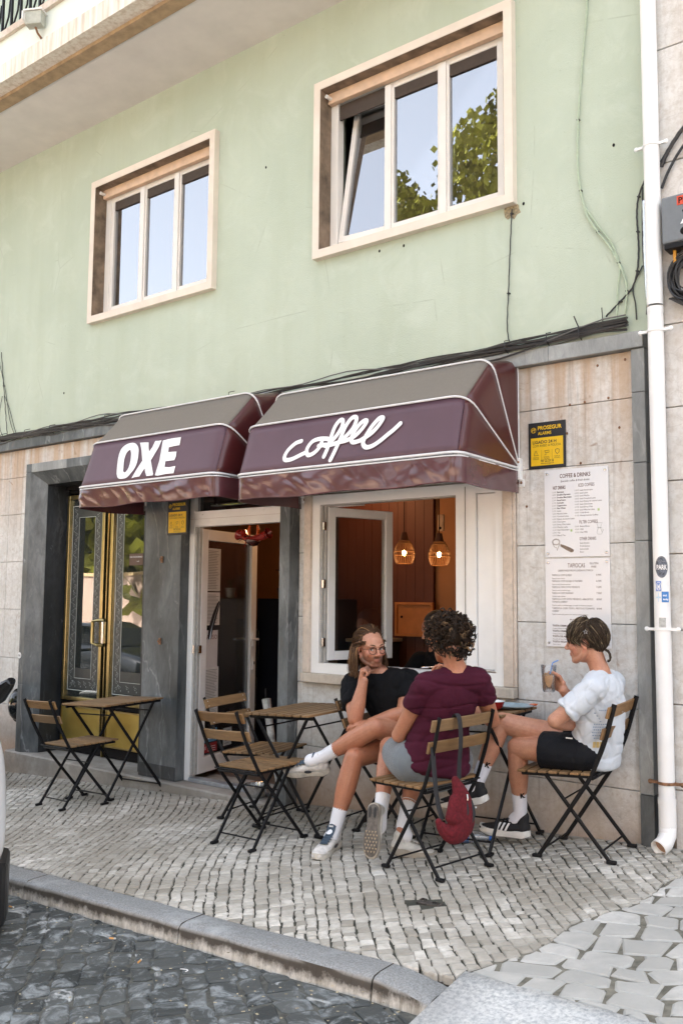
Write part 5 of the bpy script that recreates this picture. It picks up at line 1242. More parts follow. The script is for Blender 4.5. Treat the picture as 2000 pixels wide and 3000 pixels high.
wire('two heavy black cables arching from the drainpipe over the grey box', [(-1.62, 3.72), (-1.58, 3.80), (-1.50, 3.90), (-1.40, 3.97), (-1.2, 4.03)], .011, MAT['cable'], y=-.04, extra=[[(-1.62, 3.60), (-1.585, 3.68), (-1.52, 3.78), (-1.44, 3.85), (-1.2, 3.95)], [(-1.62, 3.75), (-1.56, 3.83), (-1.45, 3.94), (-1.3, 4.0)]])
wire('grey steel conduit half hidden behind the drainpipe', [(-1.722, 3.56), (-1.722, 3.4), (-1.722, 3.25), (-1.715, 3.0)], .015, MAT['steel'], y=-.02)
wire('tangle of thin wires dropping down the wall at the left edge', [(-8.15, 3.75), (-8.08, 3.4), (-8.02, 3.1), (-7.98, 2.9)], .0035, MAT['cable'], extra=[[(-8.2, 3.7), (-8.05, 3.35), (-7.95, 3.05), (-7.85, 2.88)], [(-8.1, 3.3), (-8.14, 3.1), (-8.10, 2.95), (-8.02, 2.87)], [(-8.06, 3.3), (-7.96, 3.15), (-7.86, 2.95), (-7.80, 2.86)]])
# ================================================================= across the street (seen in the panes) and vehicles
far = structure('far_pavement'); b = MB(); b.box(-60, 40, -14.0, -9.6, -1.2, -.16); b.build('slab', simple('sunlit_paving', (.42, .41, .39), .9), far)
fw = thing('street_wall', 'long low terracotta wall across the street seen only in reflections', 'wall', (0, -13.8, 0))
b = MB(); b.box(-60, 40, -.3, 0, -1.2, 2.05); b.build('wall_face', simple('terracotta_render', (.50, .35, .26), .9, var=.1, scale=.6), fw); b = MB(); b.box(-60, 40, -.35, .05, 2.05, 2.15); b.build('coping', simple('ochre_coping', (.60, .42, .22), .9), fw)
m_leaf = simple('sunlit_leaves', (.19, .185, .015), .6, var=.6, scale=.9); m_bark = simple('bark', (.12, .09, .06), .9)
def tree(lab, loc, H_, Rr, seed, base=.28, ls=1.0, nl=75):
    R = random.Random(seed); t = thing('street_tree', lab, 'tree', loc, group='trees across the street')
    b = MB(); b.tube([(0, 0, -.6), (.1, 0, H_*.3), (0, .1, H_*.55), (.1, .05, H_*.8)], [.22, .17, .11, .04], 10)
    for k in range(7): a = R.random()*6.28; h = H_*R.uniform(.3, .6); b.tube([(0, 0, h), (Rr*.35*math.cos(a), Rr*.35*math.sin(a), h+H_*.12), (Rr*.7*math.cos(a), Rr*.7*math.sin(a), h+H_*.2)], [.07, .05, .02], 6)
    b.build('trunk', m_bark, t, True)
    b = MB(); cl = [(R.uniform(-1, 1)*Rr*.65, R.uniform(-1, 1)*Rr*.65, H_*R.uniform(base+.1, .88), Rr*R.uniform(.28, .5)) for _ in range(26)]+[(0, 0, H_*.9, Rr*.3)]
    for c in cl:
        for _ in range(nl):
            d = Vector((R.gauss(0, 1), R.gauss(0, 1), R.gauss(0, 1))).normalized()*c[3]*R.uniform(.5, 1.05); p = Vector(c[:3])+d
            u = Vector((R.gauss(0, 1), R.gauss(0, 1), R.gauss(0, 1))).normalized()*R.uniform(.16, .32)*ls; v = u.orthogonal()*.8; b.add([p-u-v, p+u-v, p+u+v, p-u+v], [(0, 1, 2, 3)])
    b.build('crown', m_leaf, t, kind='stuff'); return t
tr0 = tree('tall street tree whose top shows in the right upper pane', (-10.2, -15.0, 0), 15.2, 2.7, 1, .3, .26, 420)
tree('second street tree lower in the middle upper pane', (-14.0, -15.2, 0), 13.4, 2.5, 2, .3, .26, 420)
tree('broad low street tree left of the other two', (-19.0, -15.5, 0), 7.5, 3.2, 3, .12)
for k, (x, h_) in enumerate(((-24, 8), (-30, 7.5), (-36, 9), (-43, 8.5), (-3, 7), (5, 8))):
    c = copy_tree(tree('bushy street tree standing in the row behind the terracotta wall', (x, -15.6, 0), h_, 3.2, 3, .12)) if k == 0 else copy_tree(c0, None)
    if k == 0: c0 = c; [bpy.data.objects.remove(o) for o in []]
    c.location = (x+(.0 if k else 1.9), -15.6-(.4 if not k else 0), 0); c.rotation_euler = (0, 0, k*1.3); c.scale = (1, 1, h_/8)
    c['label'] = ('bushy street tree farthest to the left behind the long wall', 'bushy street tree second from the left behind the long wall', 'bushy street tree third from the left behind the long wall', 'bushy street tree fourth from the left behind the long wall', 'smaller bushy street tree right of the two tall ones', 'bushy street tree farthest to the right behind the long wall')[(3, 2, 1, 0, 4, 5)[k]]
def car(lab, loc, rz, paint, nm='parked_car'):
    t = thing(nm, lab, 'car', loc, rz)
    mp = N(paint[0]); mp.col(paint[1]).rough(.35); mp.set(Coat_Weight=1.0, Coat_Roughness=.04); mp = mp.m
    # body lofted along x (0 = rear face, -4 = front)
    secs = [(-.02, .10, .42, .40, 1.02), (0.03, .05, .40, .56, .98), (-.12, .0, .24, .50, 1.05), (-.5, -.03, .16, .50, 1.05), (-1.4, -.03, .16, .5, 1.05), (-2.6, -.03, .16, .48, 1.02), (-3.3, .0, .18, .45, .92), (-3.8, .08, .22, .42, .80), (-4.0, .22, .30, .38, .66)]
    secs = sorted(secs[2:], key=lambda s_: -s_[0]); b = MB()
    prof = []
    def ring(x, inset, z0, zm, z1):
        W = .88-inset; r = []
        for (yy, zz) in ((.72, z0), (.97, z0+.06), (1.0, zm), (.97, z1-.08), (.86, z1), (0, z1+.02)): r.append((x, -W*yy, zz))
        r2 = [(x, -p[1], p[2]) for p in r[::-1][1:]]
        return r+r2
    rings = [ring(.0-.10, .34, .40, .52, .85), ring(.0-.01, .18, .34, .52, .95), ring(-.12, .05, .28, .5, 1.03)]+[ring(*s_) for s_ in secs[1:]]
    rings[0] = ring(.0, .30, .36, .52, .90); rings[1] = ring(-.03, .14, .32, .52, .98)
    n = len(rings[0]); V = [p for r in rings for p in r]; Fc = [(i*n+k, i*n+(k+1) % n, (i+1)*n+(k+1) % n, (i+1)*n+k) for i in range(len(rings)-1) for k in range(n)]+[tuple(range(n)), tuple((len(rings)-1)*n+k for k in range(n))]
    b.add(V, Fc); o = fixn(b.build('body', mp, t, True, angle=0)); s_ = o.modifiers.new('s', 'SUBSURF'); s_.levels = s_.render_levels = 2
    b = MB(); P = [(-.25, .98), (-.42, 1.42), (-.7, 1.50), (-1.9, 1.50), (-2.35, 1.38), (-2.95, .98)]
    b.prism(P, -.66, .66); o = b.build('cabin', mp, t, bevel=.09)
    b = MB(); b.prism([(-.40, 1.03), (-.52, 1.38), (-1.2, 1.44), (-1.25, 1.03)], -.672, -.665); b.prism([(-1.32, 1.03), (-1.30, 1.44), (-1.9, 1.43), (-2.3, 1.32), (-2.7, 1.03)], -.672, -.665); b.prism([(-.40, 1.03), (-.52, 1.38), (-1.2, 1.44), (-1.25, 1.03)], .665, .672); b.prism([(-1.32, 1.03), (-1.30, 1.44), (-1.9, 1.43), (-2.3, 1.32), (-2.7, 1.03)], .665, .672)
    b.build('side_window', simple('car_glass', (.01, .012, .014), .05), t)
    b = MB(); 
    rg = [[(x, -W, z0), (x, -W, z1), (x, W, z1), (x, W, z0)] for x, W, z0, z1 in ((-.55, .89, .10, .40), (-.20, .88, .09, .42), (-.045, .77, .11, .40), (.0, .5, .12, .38))]
    b.add([p for r in rg for p in r], [(i*4+k, i*4+(k+1) % 4, i*4+4+(k+1) % 4, i*4+4+k) for i in range(3) for k in range(4)]+[(0, 1, 2, 3), (12, 13, 14, 15)]); fixn(b.build('rear_bumper', simple('black_bumper', (.012, .012, .013), .4), t, bevel=.03))
    for s_ in (-1, 1):
        b = MB(); b.box(-.06, -.015, s_*.62-.10, s_*.62+.10, .24, .30); b.build('reflector', simple('red_lens', (.45, .015, .01), .15), t, bevel=.012)
        b = MB(); b.box(-.06, -.018, s_*.62-.09, s_*.62+.09, .15, .235); b.build('fog_lamp', simple('pale_lens', (.45, .42, .38), .12), t, bevel=.012)
        b = MB(); b.box(-.24, -.09, s_*.66-.08, s_*.66+.08, .74, .95); b.build('tail_lamp', simple('red_lens2', (.4, .012, .01), .12), t, bevel=.03)
    for x in (-.80, -3.25):
        for s_ in (-1, 1):
            b = MB(); M = Matrix.Translation((x, s_*.80, .31)) @ Matrix.Rotation(math.pi/2, 4, 'X'); b.lathe([(.19, -.1), (.29, -.1), (.31, -.07), (.31, .07), (.29, .1), (.19, .1)], 28, M); o = b.build('wheel', simple('rubber', (.02, .02, .02), .8), t, True)
            b = MB(); b.lathe([(.0001, -.09), (.05, -.09), (.06, -.07), (.19, -.085), (.2, -.1), (.2, .1), (.19, .085), (.0001, .07)], 20, M); b.build('rim', simple('alloy', (.45, .45, .46), .3, .9), o, True)
    return t
car('white parked car whose rear corner and black bumper show at the left edge', (-3.80, -3.22, -.255), 0, ('white_car_paint', (.78, .79, .80)))
cd_ = car('dark parked car across the road seen in the etched door glass', (-19.3, -8.2, -.75), math.pi, ('dark_car_paint', (.02, .022, .025)))
# scooter at the left edge, only tail visible
sc_ = thing('parked_scooter', 'black scooter tail with small red reflector at the left edge beside the wall', 'scooter', (-7.0, -.62, gz(-7, -.62)))
mb_ = simple('scooter_black', (.014, .014, .016), .25)
b = MB(); b.tube([(-.55, 0, .50), (-.25, 0, .62), (.02, 0, .72), (.16, 0, .84), (.22, 0, .875), (.235, 0, .85)], [(.06, .09), (.05, .10), (.045, .09), (.04, .07), (.03, .045), (.01, .02)], 12); b.build('tail', mb_, sc_, True)
b = MB(); b.tube([(-1.2, 0, .6), (-.75, 0, .74), (-.2, 0, .76), (.02, 0, .78)], [(.04, .11), (.05, .13), (.05, .12), (.02, .06)], 12); b.build('seat', simple('black_vinyl', (.02, .02, .02), .6), sc_, True)
b = MB(); b.box(.085, .11, -.085, -.075, .66, .68); b.build('reflector', simple('red_lens3', (.6, .02, .01), .2), sc_)
for x in (-.35, -1.55):
    b = MB(); M = Matrix.Translation((x, 0, .26)) @ Matrix.Rotation(math.pi/2, 4, 'X'); b.lathe([(.17, -.05), (.24, -.055), (.26, 0), (.24, .055), (.17, .05)], 28, M); o = b.build('wheel', simple('rubber2', (.02, .02, .02), .8), sc_, True); b = MB(); b.lathe([(.0001, -.03), (.17, -.04), (.17, .04), (.0001, .03)], 20, M); b.build('rim', MAT['steel'], o, True)
b = MB(); b.tube([(-.35, 0, .26), (-.9, 0, .35), (-1.35, 0, .35), (-1.45, 0, .7)], .07, 10); b.tube([(-1.55, 0, .26), (-1.42, 0, .75), (-1.36, 0, .98)], .03, 8); b.build('body', mb_, sc_, True)
b = MB(); b.tube([(-1.36, -.3, .99), (-1.36, .3, .99)], .015, 8); b.build('handlebar', MAT['black'], sc_, True)
# ================================================================= furniture
def bar(mb, P, a, c_, n=8, flat=None): mb.tube(P, [(a, c_)]*len(P), n, flat=flat)
wood_s = MAT['wood']
def make_chair(lab, group):
    t = thing('folding_chair', lab, 'chair', (0, 0, 0), group=group)
    X = Vector((1, 0, 0))
    for s in (-1, 1):
        b = MB(); P = fillet([(s*.185, .18, .008), (s*.185, -.13, .42), (s*.185, -.21, .59), (s*.185, -.275, .775)], .05, 4); m = len(P)
        b.tube(P, [(.0075, .011)]*(m-7)+[(.008, .011)]*1+[(.005, .013)]*6, 8, flat=X); b.build('leg', MAT['black'], t, True)
        b = MB(); bar(b, [(s*.168, -.18, .008), (s*.168, .12, .415)], .0075, .011, 8, X); b.build('leg', MAT['black'], t, True)
        b = MB(); b.box(s*.185-.013, s*.185+.013, .165, .215, -.002, .014); b.build('foot_cap', MAT['black'], t, bevel=.005)
        b = MB(); b.box(s*.168-.013, s*.168+.013, -.215, -.165, -.002, .014); b.build('foot_cap', MAT['black'], t, bevel=.005)
        b = MB(); b.box(s*.168-.006, s*.168+.006, -.13, .25, .405, .423); b.build('seat_rail', MAT['black'], t, bevel=.002)
    for (x, y, z, r) in ((.18, .145, .048, .005), (.165, -.145, .052, .005), (.18, -.13, .405, .007), (.165, .03, .295, .0045), (.18, -.155, .425, .004)):
        b = MB(); b.tube([(-x, y, z), (x, y, z)], r, 8); b.build('cross_rod', MAT['black'], t, True)
    b = MB()
    for s in (-1, 1):
        for zz in (.615, .645, .72, .75):
            f = (zz-.59)/.185; b.ell((s*.185, -.21-.065*f-.009, zz), (.0035, .0025, .0035), 6, 5)
            b.ell((s*.185, -.21-.065*f+.022, zz), (.0035, .0025, .0035), 6, 5)
    b.build('rivets', MAT['rivet'], t, kind='stuff')
    for k in range(7):
        y = -.125+.0565*k; b = MB(); b.box(-.205, .205, 0, .0445, 0, .0125); b.build('seat_slat', wood_s, t, bevel=.0025, loc=(0, y, .4245))
    for zc, yc in ((.735, -.259), (.630, -.222)):
        b = MB(); n = 10; V = []
        th = .0065; h = .029; tl = math.atan2(.065, .185)
        for i in range(n+1):
            x = -.212+.424*i/n; cv = -.012*(1-(2*i/n-1)**2)
            for (dy, dz) in ((-th, -h), (-th, h), (th, h), (th, -h)):
                V.append((x, (dy*math.cos(tl)-dz*math.sin(tl))+cv+.014, dz*math.cos(tl)+dy*math.sin(tl)))
        b.add(V, [(i*4+k, i*4+(k+1) % 4, i*4+4+(k+1) % 4, i*4+4+k) for i in range(n) for k in range(4)]+[(0, 1, 2, 3), (4*n+3, 4*n+2, 4*n+1, 4*n)]); fixn(b.build('back_slat', wood_s, t, bevel=.002, loc=(0, yc, zc)))
    return t
def make_table(lab, group):
    t = thing('folding_table', lab, 'table', (0, 0, 0), group=group); X = Vector((1, 0, 0))
    for s in (-1, 1):
        for q in (-1, 1):
            b = MB(); bar(b, [(s*(.235-.012*(q > 0)), -q*.262, .008), (s*(.235-.012*(q > 0)), q*.205, .672)], .0075, .012, 8, X); b.build('leg', MAT['black'], t, True)
            b = MB(); x = s*(.235-.012*(q > 0)); b.box(x-.014, x+.014, -q*.262-.03, -q*.262+.03, -.002, .014); b.build('foot_cap', MAT['black'], t, bevel=.005)
        b = MB(); b.box(s*.235-.008, s*.235+.008, -.262, .262, .668, .688); b.build('top_rail', MAT['black'], t, bevel=.003)
    for y, z in ((-.225, .058), (.225, .058), (-.165, .615), (.165, .615)):
        b = MB(); b.tube([(-.23, y, z), (.23, y, z)], .005, 8); b.build('cross_rod', MAT['black'], t, True)
    for k in range(8):
        y = -.272+.0685*k; b = MB(); b.box(-.275, .275, 0, .0535, 0, .014); b.build('table_slat', wood_s, t, bevel=.003, loc=(0, y, .6885))
    return t
def place(o, x, y, deg, dz=0):
    """deg: heading of local +y"""
    q = Vector((0, 0, 1)).rotation_difference(GN); o.rotation_mode = 'QUATERNION'
    o.rotation_quaternion = q @ Matrix.Rotation(math.radians(deg-90), 3, 'Z').to_quaternion(); o.location = (x, y, gz(x, y)+.004+dz); return o
gch, gtb = 'folding wood and black metal chairs', 'folding wood and black metal tables'
ch = make_chair('empty folding chair at the far left table', gch); place(ch, -5.77, -.70, 84)
def another(lab, x, y, deg, dz=0):
    c = copy_tree(ch); c['label'] = lab; return place(c, x, y, deg, dz)
another('empty folding chair nearest the camera at the middle table', -3.765, -.875, 84)
another('empty folding chair beside the cafe doorway behind the middle table', -4.20, -.40, 6)
chM = another('folding chair under the man in the black shirt', -3.19, -.28, 5)
chW = another('folding chair under the woman in maroon with a red bag on its back', -2.555, -.845, 166)
chY = another('folding chair at the right under the youth in the white shirt', -2.02, -.27, 184)
tb = make_table('folding table in front of the ornate gold door', gtb); place(tb, -5.71, -.37, 88)
c = copy_tree(tb); c['label'] = 'empty middle folding table beside the man in the black shirt'; place(c, -3.72, -.44, -2)
tbR = copy_tree(tb); tbR['label'] = 'folding table with dishes between the three seated people'; place(tbR, -2.63, -.30, 88)
# ================================================================= small things
sbw = thing('steel_bowl', 'shiny steel dog bowl on the doorstep behind the empty chairs', 'bowl', (-4.545, -.06, -.046))
b = MB(); b.lathe([(.0001, .002), (.06, .0), (.072, .03), (.082, .085), (.09, .088), (.089, .091), (.079, .087), (.069, .032), (.0001, .006)], 32); b.build('bowl', MAT['steel'], sbw, True)
def on_table(x, y, h=.7045): return (x, y, gz(-2.63, -.30)+.0523*(x+2.63)+.035*(y+.30)+h+.004)
rb = thing('red_bowl', 'red bowl with white inside and a spoon standing in it on the right table', 'bowl', on_table(-2.545, -.30))
b = MB(); b.lathe([(.0001, .0), (.03, .0), (.06, .022), (.072, .052), (.0735, .054)], 32); b.build('outside', simple('red_glaze', (.38, .018, .02), .12), rb, True)
b = MB(); b.lathe([(.0735, .0541), (.070, .0535), (.057, .024), (.028, .006), (.0001, .005)], 32); b.build('inside', simple('white_glaze', (.78, .78, .76), .15), rb, True)
b = MB(); b.tube([(.01, 0, .02), (-.012, -.005, .075), (-.022, -.008, .10)], [(.004, .008), (.003, .004), (.004, .009)], 8); b.build('spoon', MAT['steel'], rb, True)
pl = thing('blue_plate', 'large pale blue oval plate on the right table', 'plate', on_table(-2.50, -.17))
b = MB(); b.lathe([(.0001, .004), (.09, .004), (.12, .016), (.135, .020), (.136, .017), (.10, .0), (.0001, .0)], 36, Matrix.Scale(.8, 4, (0, 1, 0))); b.build('plate', simple('pale_blue_glaze', (.30, .40, .45), .15), pl, True)
og = thing('orange_wrapper', 'crumpled orange wrapper at the corner of the right table', 'wrapper', on_table(-2.41, -.07))
b = MB(); rr = random.Random(4); pts = [(rr.uniform(-.03, .03), rr.uniform(-.025, .025), rr.uniform(0, .018)) for _ in range(14)]; b.add(pts, [tuple(rr.sample(range(14), 3)) for _ in range(22)]); b.build('foil', simple('orange_foil', (.75, .14, .02), .3), og)
tp = thing('water_bottle', 'crushed clear plastic water bottle with blue label lying under the right table', 'bottle', (-2.66, -.40, gz(-2.66, -.4)+.036), .5)
mcl = m_glass('clear_plastic', (.6, .65, .7), .06, .88, .08)
b = MB(); b.tube([(-.11, 0, 0), (-.10, 0, 0), (-.05, 0, .002), (.0, 0, -.003), (.06, 0, .002), (.09, 0, 0), (.115, 0, .0), (.13, 0, 0)], [.028, .034, .031, .034, .033, .026, .013, .013], 16); b.build('bottle', mcl, tp, True)
b = MB(); b.tube([(.13, 0, 0), (.148, 0, 0)], .0145, 14); b.build('cap', simple('blue_cap', (.02, .12, .5), .4), tp, True)
b = MB(); b.tube([(-.045, 0, .002), (.02, 0, 0)], .0345, 16, cap=False); b.build('label', simple('blue_film', (.05, .18, .55), .3), tp, True)
# litter
mbt = simple('filter_tan', (.60, .30, .10), .8); mpp = simple('ash_paper', (.6, .58, .52), .8)
for x, y, a, lab in ((-3.294, -2.285, .4, 'cigarette end by the kerb near the middle of the gutter'), (-2.974, -2.40, 2.0, 'cigarette end out on the dark setts, farthest from the kerb'), (-1.90, -2.42, 1.1, 'cigarette end near the dropped kerb at bottom centre'), (-4.10, -2.26, .2, 'cigarette end in the gutter near the white car')):
    t = thing('cigarette_end', lab, 'litter', (x, y, road_z(x, y)+.042), a, group='cigarette ends in the gutter'); b = MB(); b.tube([(-.012, 0, 0), (.010, 0, 0)], .0038, 8); b.build('filter', mbt, t, True); b = MB(); b.tube([(.0101, 0, 0), (.018, 0, .001)], .0038, 8); b.build('paper', mpp, t, True)
t = thing('paper_scrap', 'bent white paper straw wrapper on the setts below the kerb', 'litter', (-2.74, -2.36, road_z(-2.74, -2.36)+.042), .3); b = MB(); b.tube([(-.03, 0, 0), (.0, .0, .002), (.01, -.012, .004), (.008, -.025, .004)], [(.001, .003)]*4, 6); b.build('paper', MAT['whiteprint'], t)
R7 = random.Random(31); b = MB()
for _ in range(420):
    x = R7.uniform(-6, -.6); y = kerb_y(x)-.02-abs(R7.gauss(0, .35)); 
    if x > -1.8: y -= .4
    z = road_z(x, y)+.035; s_ = R7.uniform(.0015, .0045); M = Matrix.Rotation(R7.random()*6, 4, 'Z'); u = M @ Vector((s_*R7.uniform(.6, 2), 0, 0)); v = M @ Vector((0, s_, .0)); p = Vector((x, y, z)); b.add([p-u-v, p+u-v, p+u+v, p-u+v], [(0, 1, 2, 3)])
setp(b.build('gutter_crumbs', simple('dry_crumbs', (.35, .30, .20), .9, var=.6, scale=60)), label='dry crumbs and grit scattered along the gutter below the kerb', category='litter', kind='stuff')
b = MB()
for _ in range(2600):
    x = R7.uniform(-6, -.2); y = R7.uniform(-2.0, -.1) if _ % 3 else R7.uniform(-3.6, -2.2); z = (gz(x, y)-.016) if y > -2.05 else road_z(x, y)-.012
    if math.sin(x*5+1)*math.sin(y*6)+.5*math.sin(x*13)*math.sin(y*11) < .35: continue
    for q in range(3):
        a = R7.random()*6.28; L = R7.uniform(.004, .011); p = Vector((x+R7.uniform(-.006, .006), y+R7.uniform(-.006, .006), z)); d = Vector((math.cos(a), math.sin(a), R7.uniform(.8, 1.8)))*L; s_ = Vector((-math.sin(a), math.cos(a), 0))*.0016; b.add([p-s_, p+s_, p+d], [(0, 1, 2)])
setp(b.build('joint_weeds', simple('moss_green', (.075, .10, .03), .9, var=.4, scale=40)), label='tiny moss and weeds growing in the paving joints', category='moss', kind='stuff')
# ================================================================= people
from mathutils import noise as MN
def limb(mb, pts, rad, n=14, flat=None, k=5, caps=(1, 1)):
    """smooth tapered limb with rounded ends; rad entries r or (a,b) with a measured along flat"""
    P = [Vector(p) for p in pts]; Rr = [(r if hasattr(r, '__len__') else (r, r)) for r in rad]
    Q = []; S = []
    if len(P) == 2: Q = [P[0].lerp(P[1], i/k) for i in range(k+1)]; S = [tuple(Rr[0][j]*(1-i/k)+Rr[1][j]*i/k for j in (0, 1)) for i in range(k+1)]
    else:
        Q = catmull(P, k); 
        rr = catmull([(r[0], r[1], 0) for r in Rr], k); S = [(max(.001, v.x), max(.001, v.y)) for v in rr]
    d0 = (Q[0]-Q[1]).normalized(); d1 = (Q[-1]-Q[-2]).normalized(); e0 = min(S[0])*caps[0]; e1 = min(S[-1])*caps[1]
    pre = [(Q[0]+d0*e0*t, tuple(a*c for a in S[0])) for t, c in ((1, .05), (.87, .5), (.6, .8), (.3, .955))] if e0 else []
    post = [(Q[-1]+d1*e1*t, tuple(a*c for a in S[-1])) for t, c in ((.3, .955), (.6, .8), (.87, .5), (1, .05))] if e1 else []
    al = pre+list(zip(Q, S))+post
    mb.tube([a[0] for a in al], [a[1] for a in al], n, flat=flat); return mb
def solidify_blob(mb, name, vox, smooth=4, lam=.5):
    me = mb.mesh(name+'_raw', []); o = bpy.data.objects.new(name+'_raw', me); COL.objects.link(o); fixn(o)
    r = o.modifiers.new('r', 'REMESH'); r.mode = 'VOXEL'; r.voxel_size = vox; r.adaptivity = 0
    dg = bpy.context.evaluated_depsgraph_get(); ev = o.evaluated_get(dg); m2 = bpy.data.meshes.new_from_object(ev)
    n = len(m2.vertices); co = np.empty(n*3); m2.vertices.foreach_get('co', co); co = co.reshape(-1, 3)
    ne = len(m2.edges); e = np.empty(ne*2, dtype=np.int32); m2.edges.foreach_get('vertices', e); e = e.reshape(-1, 2)
    deg = np.bincount(e.ravel(), minlength=n).astype(float); deg[deg == 0] = 1
    for it in range(smooth):
        acc = np.zeros_like(co)
        for ax in range(3): acc[:, ax] = np.bincount(e[:, 0], weights=co[e[:, 1], ax], minlength=n)+np.bincount(e[:, 1], weights=co[e[:, 0], ax], minlength=n)
        l_ = lam if it % 2 == 0 else -lam*.9
        co = co+l_*(acc/deg[:, None]-co)
    m2.vertices.foreach_set('co', co.ravel()); m2.update()
    bpy.data.objects.remove(o); bpy.data.meshes.remove(me); return m2, co
def put(name, me, mat, parent, smooth=True, **k):
    me.name = name; me.materials.clear(); me.materials.append(mat); me.polygons.foreach_set('use_smooth', [smooth]*len(me.polygons))
    o = bpy.data.objects.new(name, me); COL.objects.link(o); o.parent = parent; return setp(o, **k)
def folds(me, co, amp, freq, dirs, seed=0):
    """crease cloth: push vertices along normals with stretched noise"""
    n = len(co); nr = np.empty(n*3); me.vertices.foreach_get('normal', nr); nr = nr.reshape(-1, 3)
    out = co.copy()
    for i in range(n):
        p = co[i]; h = 0
        for (ax, f, a) in dirs:
            q = Vector((p[0]*f[0]+seed, p[1]*f[1], p[2]*f[2])); v = MN.noise(q); h += a*(.35*v-max(0, 1-abs(v)*5.0)+.55)
        out[i] += nr[i]*h*amp
    me.vertices.foreach_set('co', out.ravel()); me.update()
def m_skin(name):
    x = N(name); c = x.attr('Col', 'Color'); v = x.co(obj='world'); f = x.noise(45, 4, .6, v)
    c = x.mix(x.ramp(f, [(.35, .30), (.65, 0.)]), c, (.28, .10, .055, 1)); g = x.noise(9, 5, .65, v); c = x.mix(x.ramp(g, [(.35, .40), (.62, 0.)]), c, (.42, .15, .085, 1)); c = x.mix(x.ramp(x.noise(260, 2, .5, v), [(.30, .45), (.40, 0.)]), c, (.16, .07, .04, 1)); x.col(c).rough(.46)
    x.b.inputs['Subsurface Weight'].default_value = .12; x.b.inputs['Subsurface Radius'].default_value = (.8, .3, .15); x.b.inputs['Subsurface Scale'].default_value = .012
    x.bump(x.noise(160, 3, .6, v), .0008, .5); return x.m
MSK = m_skin('skin')
def m_cloth(name, c, r=.85, sheen=.2, scale=600, var=.08):
    x = N(name); v = x.co(obj='world'); f = x.noise(7, 4, .6, v); g = x.noise(scale, 2, .6, v)
    x.col(x.ramp(f, [(.3, tuple(a*(1-var) for a in c)), (.7, tuple(min(1, a*(1+var)) for a in c))])).rough(r); x.set(Sheen_Weight=sheen, Specular_IOR_Level=.2); x.bump(x.math('ADD', g, x.math('MULTIPLY', x.noise(14, 4, .55, v, .6), 3.)), .0022, .7); return x.m
def m_hair(name, c1, c2, c3):
    x = N(name); t = x.attr('tint'); x.col(x.ramp(t, [(0., c1), (.6, c2), (1., c3)])).rough(.55); x.set(Specular_IOR_Level=.25); return x.m
def head_matrix(c, f, tilt=0, pitch=0):
    f = Vector(f).normalized(); r = f.cross(Vector((0, 0, 1))).normalized(); u = r.cross(f).normalized()
    M = Matrix(((r.x, f.x, u.x, c[0]), (r.y, f.y, u.y, c[1]), (r.z, f.z, u.z, c[2]), (0, 0, 0, 1)))
    return M @ Matrix.Rotation(math.radians(pitch), 4, 'X') @ Matrix.Rotation(math.radians(tilt), 4, 'Y')
def add_head(mb, M, s=1.0, jaw=1.0, neck=None):
    T = lambda p: M @ (Vector(p)*s); R3_ = M.to_3x3().to_4x4(); Y = (M.to_3x3() @ Vector((0, 1, 0))); X = (M.to_3x3() @ Vector((1, 0, 0)))
    def E(c, r, nu=18, nv=12, rot=None): mb.ell(T(c), tuple(a*s for a in r), nu, nv, R3_ @ rot if rot is not None else R3_)
    E((0, -.018, .032), (.073, .094, .084), 28, 18); E((0, .012, -.025), (.062, .074, .082), 24, 16); E((0, .030, .030), (.062, .058, .060))
    E((0, .058, -.094), (.026*jaw, .022, .018)); E((0, .05, -.078), (.036*jaw, .03, .022))
    for q in (-1, 1):
        limb(mb, [T((q*.060*jaw, -.012, -.040)), T((q*.052*jaw, .008, -.072)), T((q*.022, .055, -.094))], [.017*s, .016*s, .014*s], 10)
        E((q*.041, .060, -.022), (.020, .018, .020)); E((q*.012, .095, -.031), (.0085, .011, .0075)); 
        E((q*.0755, -.014, -.010), (.006, .0165, .030), rot=Matrix.Rotation(q*-.28, 4, 'Z') @ Matrix.Rotation(-.2, 4, 'X'))
        E((q*.030, .066, .001), (.0145, .0115, .0125))
    limb(mb, [T((-.046, .066, .024)), T((-.02, .081, .021)), T((.02, .081, .021)), T((.046, .066, .024))], [.010*s, .0105*s, .0105*s, .010*s], 10)
    limb(mb, [T((0, .080, .016)), T((0, .096, -.010)), T((0, .104, -.027))], [.0085*s, .0085*s, .0115*s], 12)
    E((0, .077, -.0575), (.022, .012, .0050)); E((0, .0755, -.067), (.019, .012, .0058)); E((0, .062, -.062), (.028, .016, .02))
    nk = Vector(neck) if neck is not None else T((0, -.05, -.15)); limb(mb, [T((0, -.030, -.045)), T((0, -.034, -.045)).lerp(nk, .55), nk], [.054*s, .049*s, .052*s], 20)
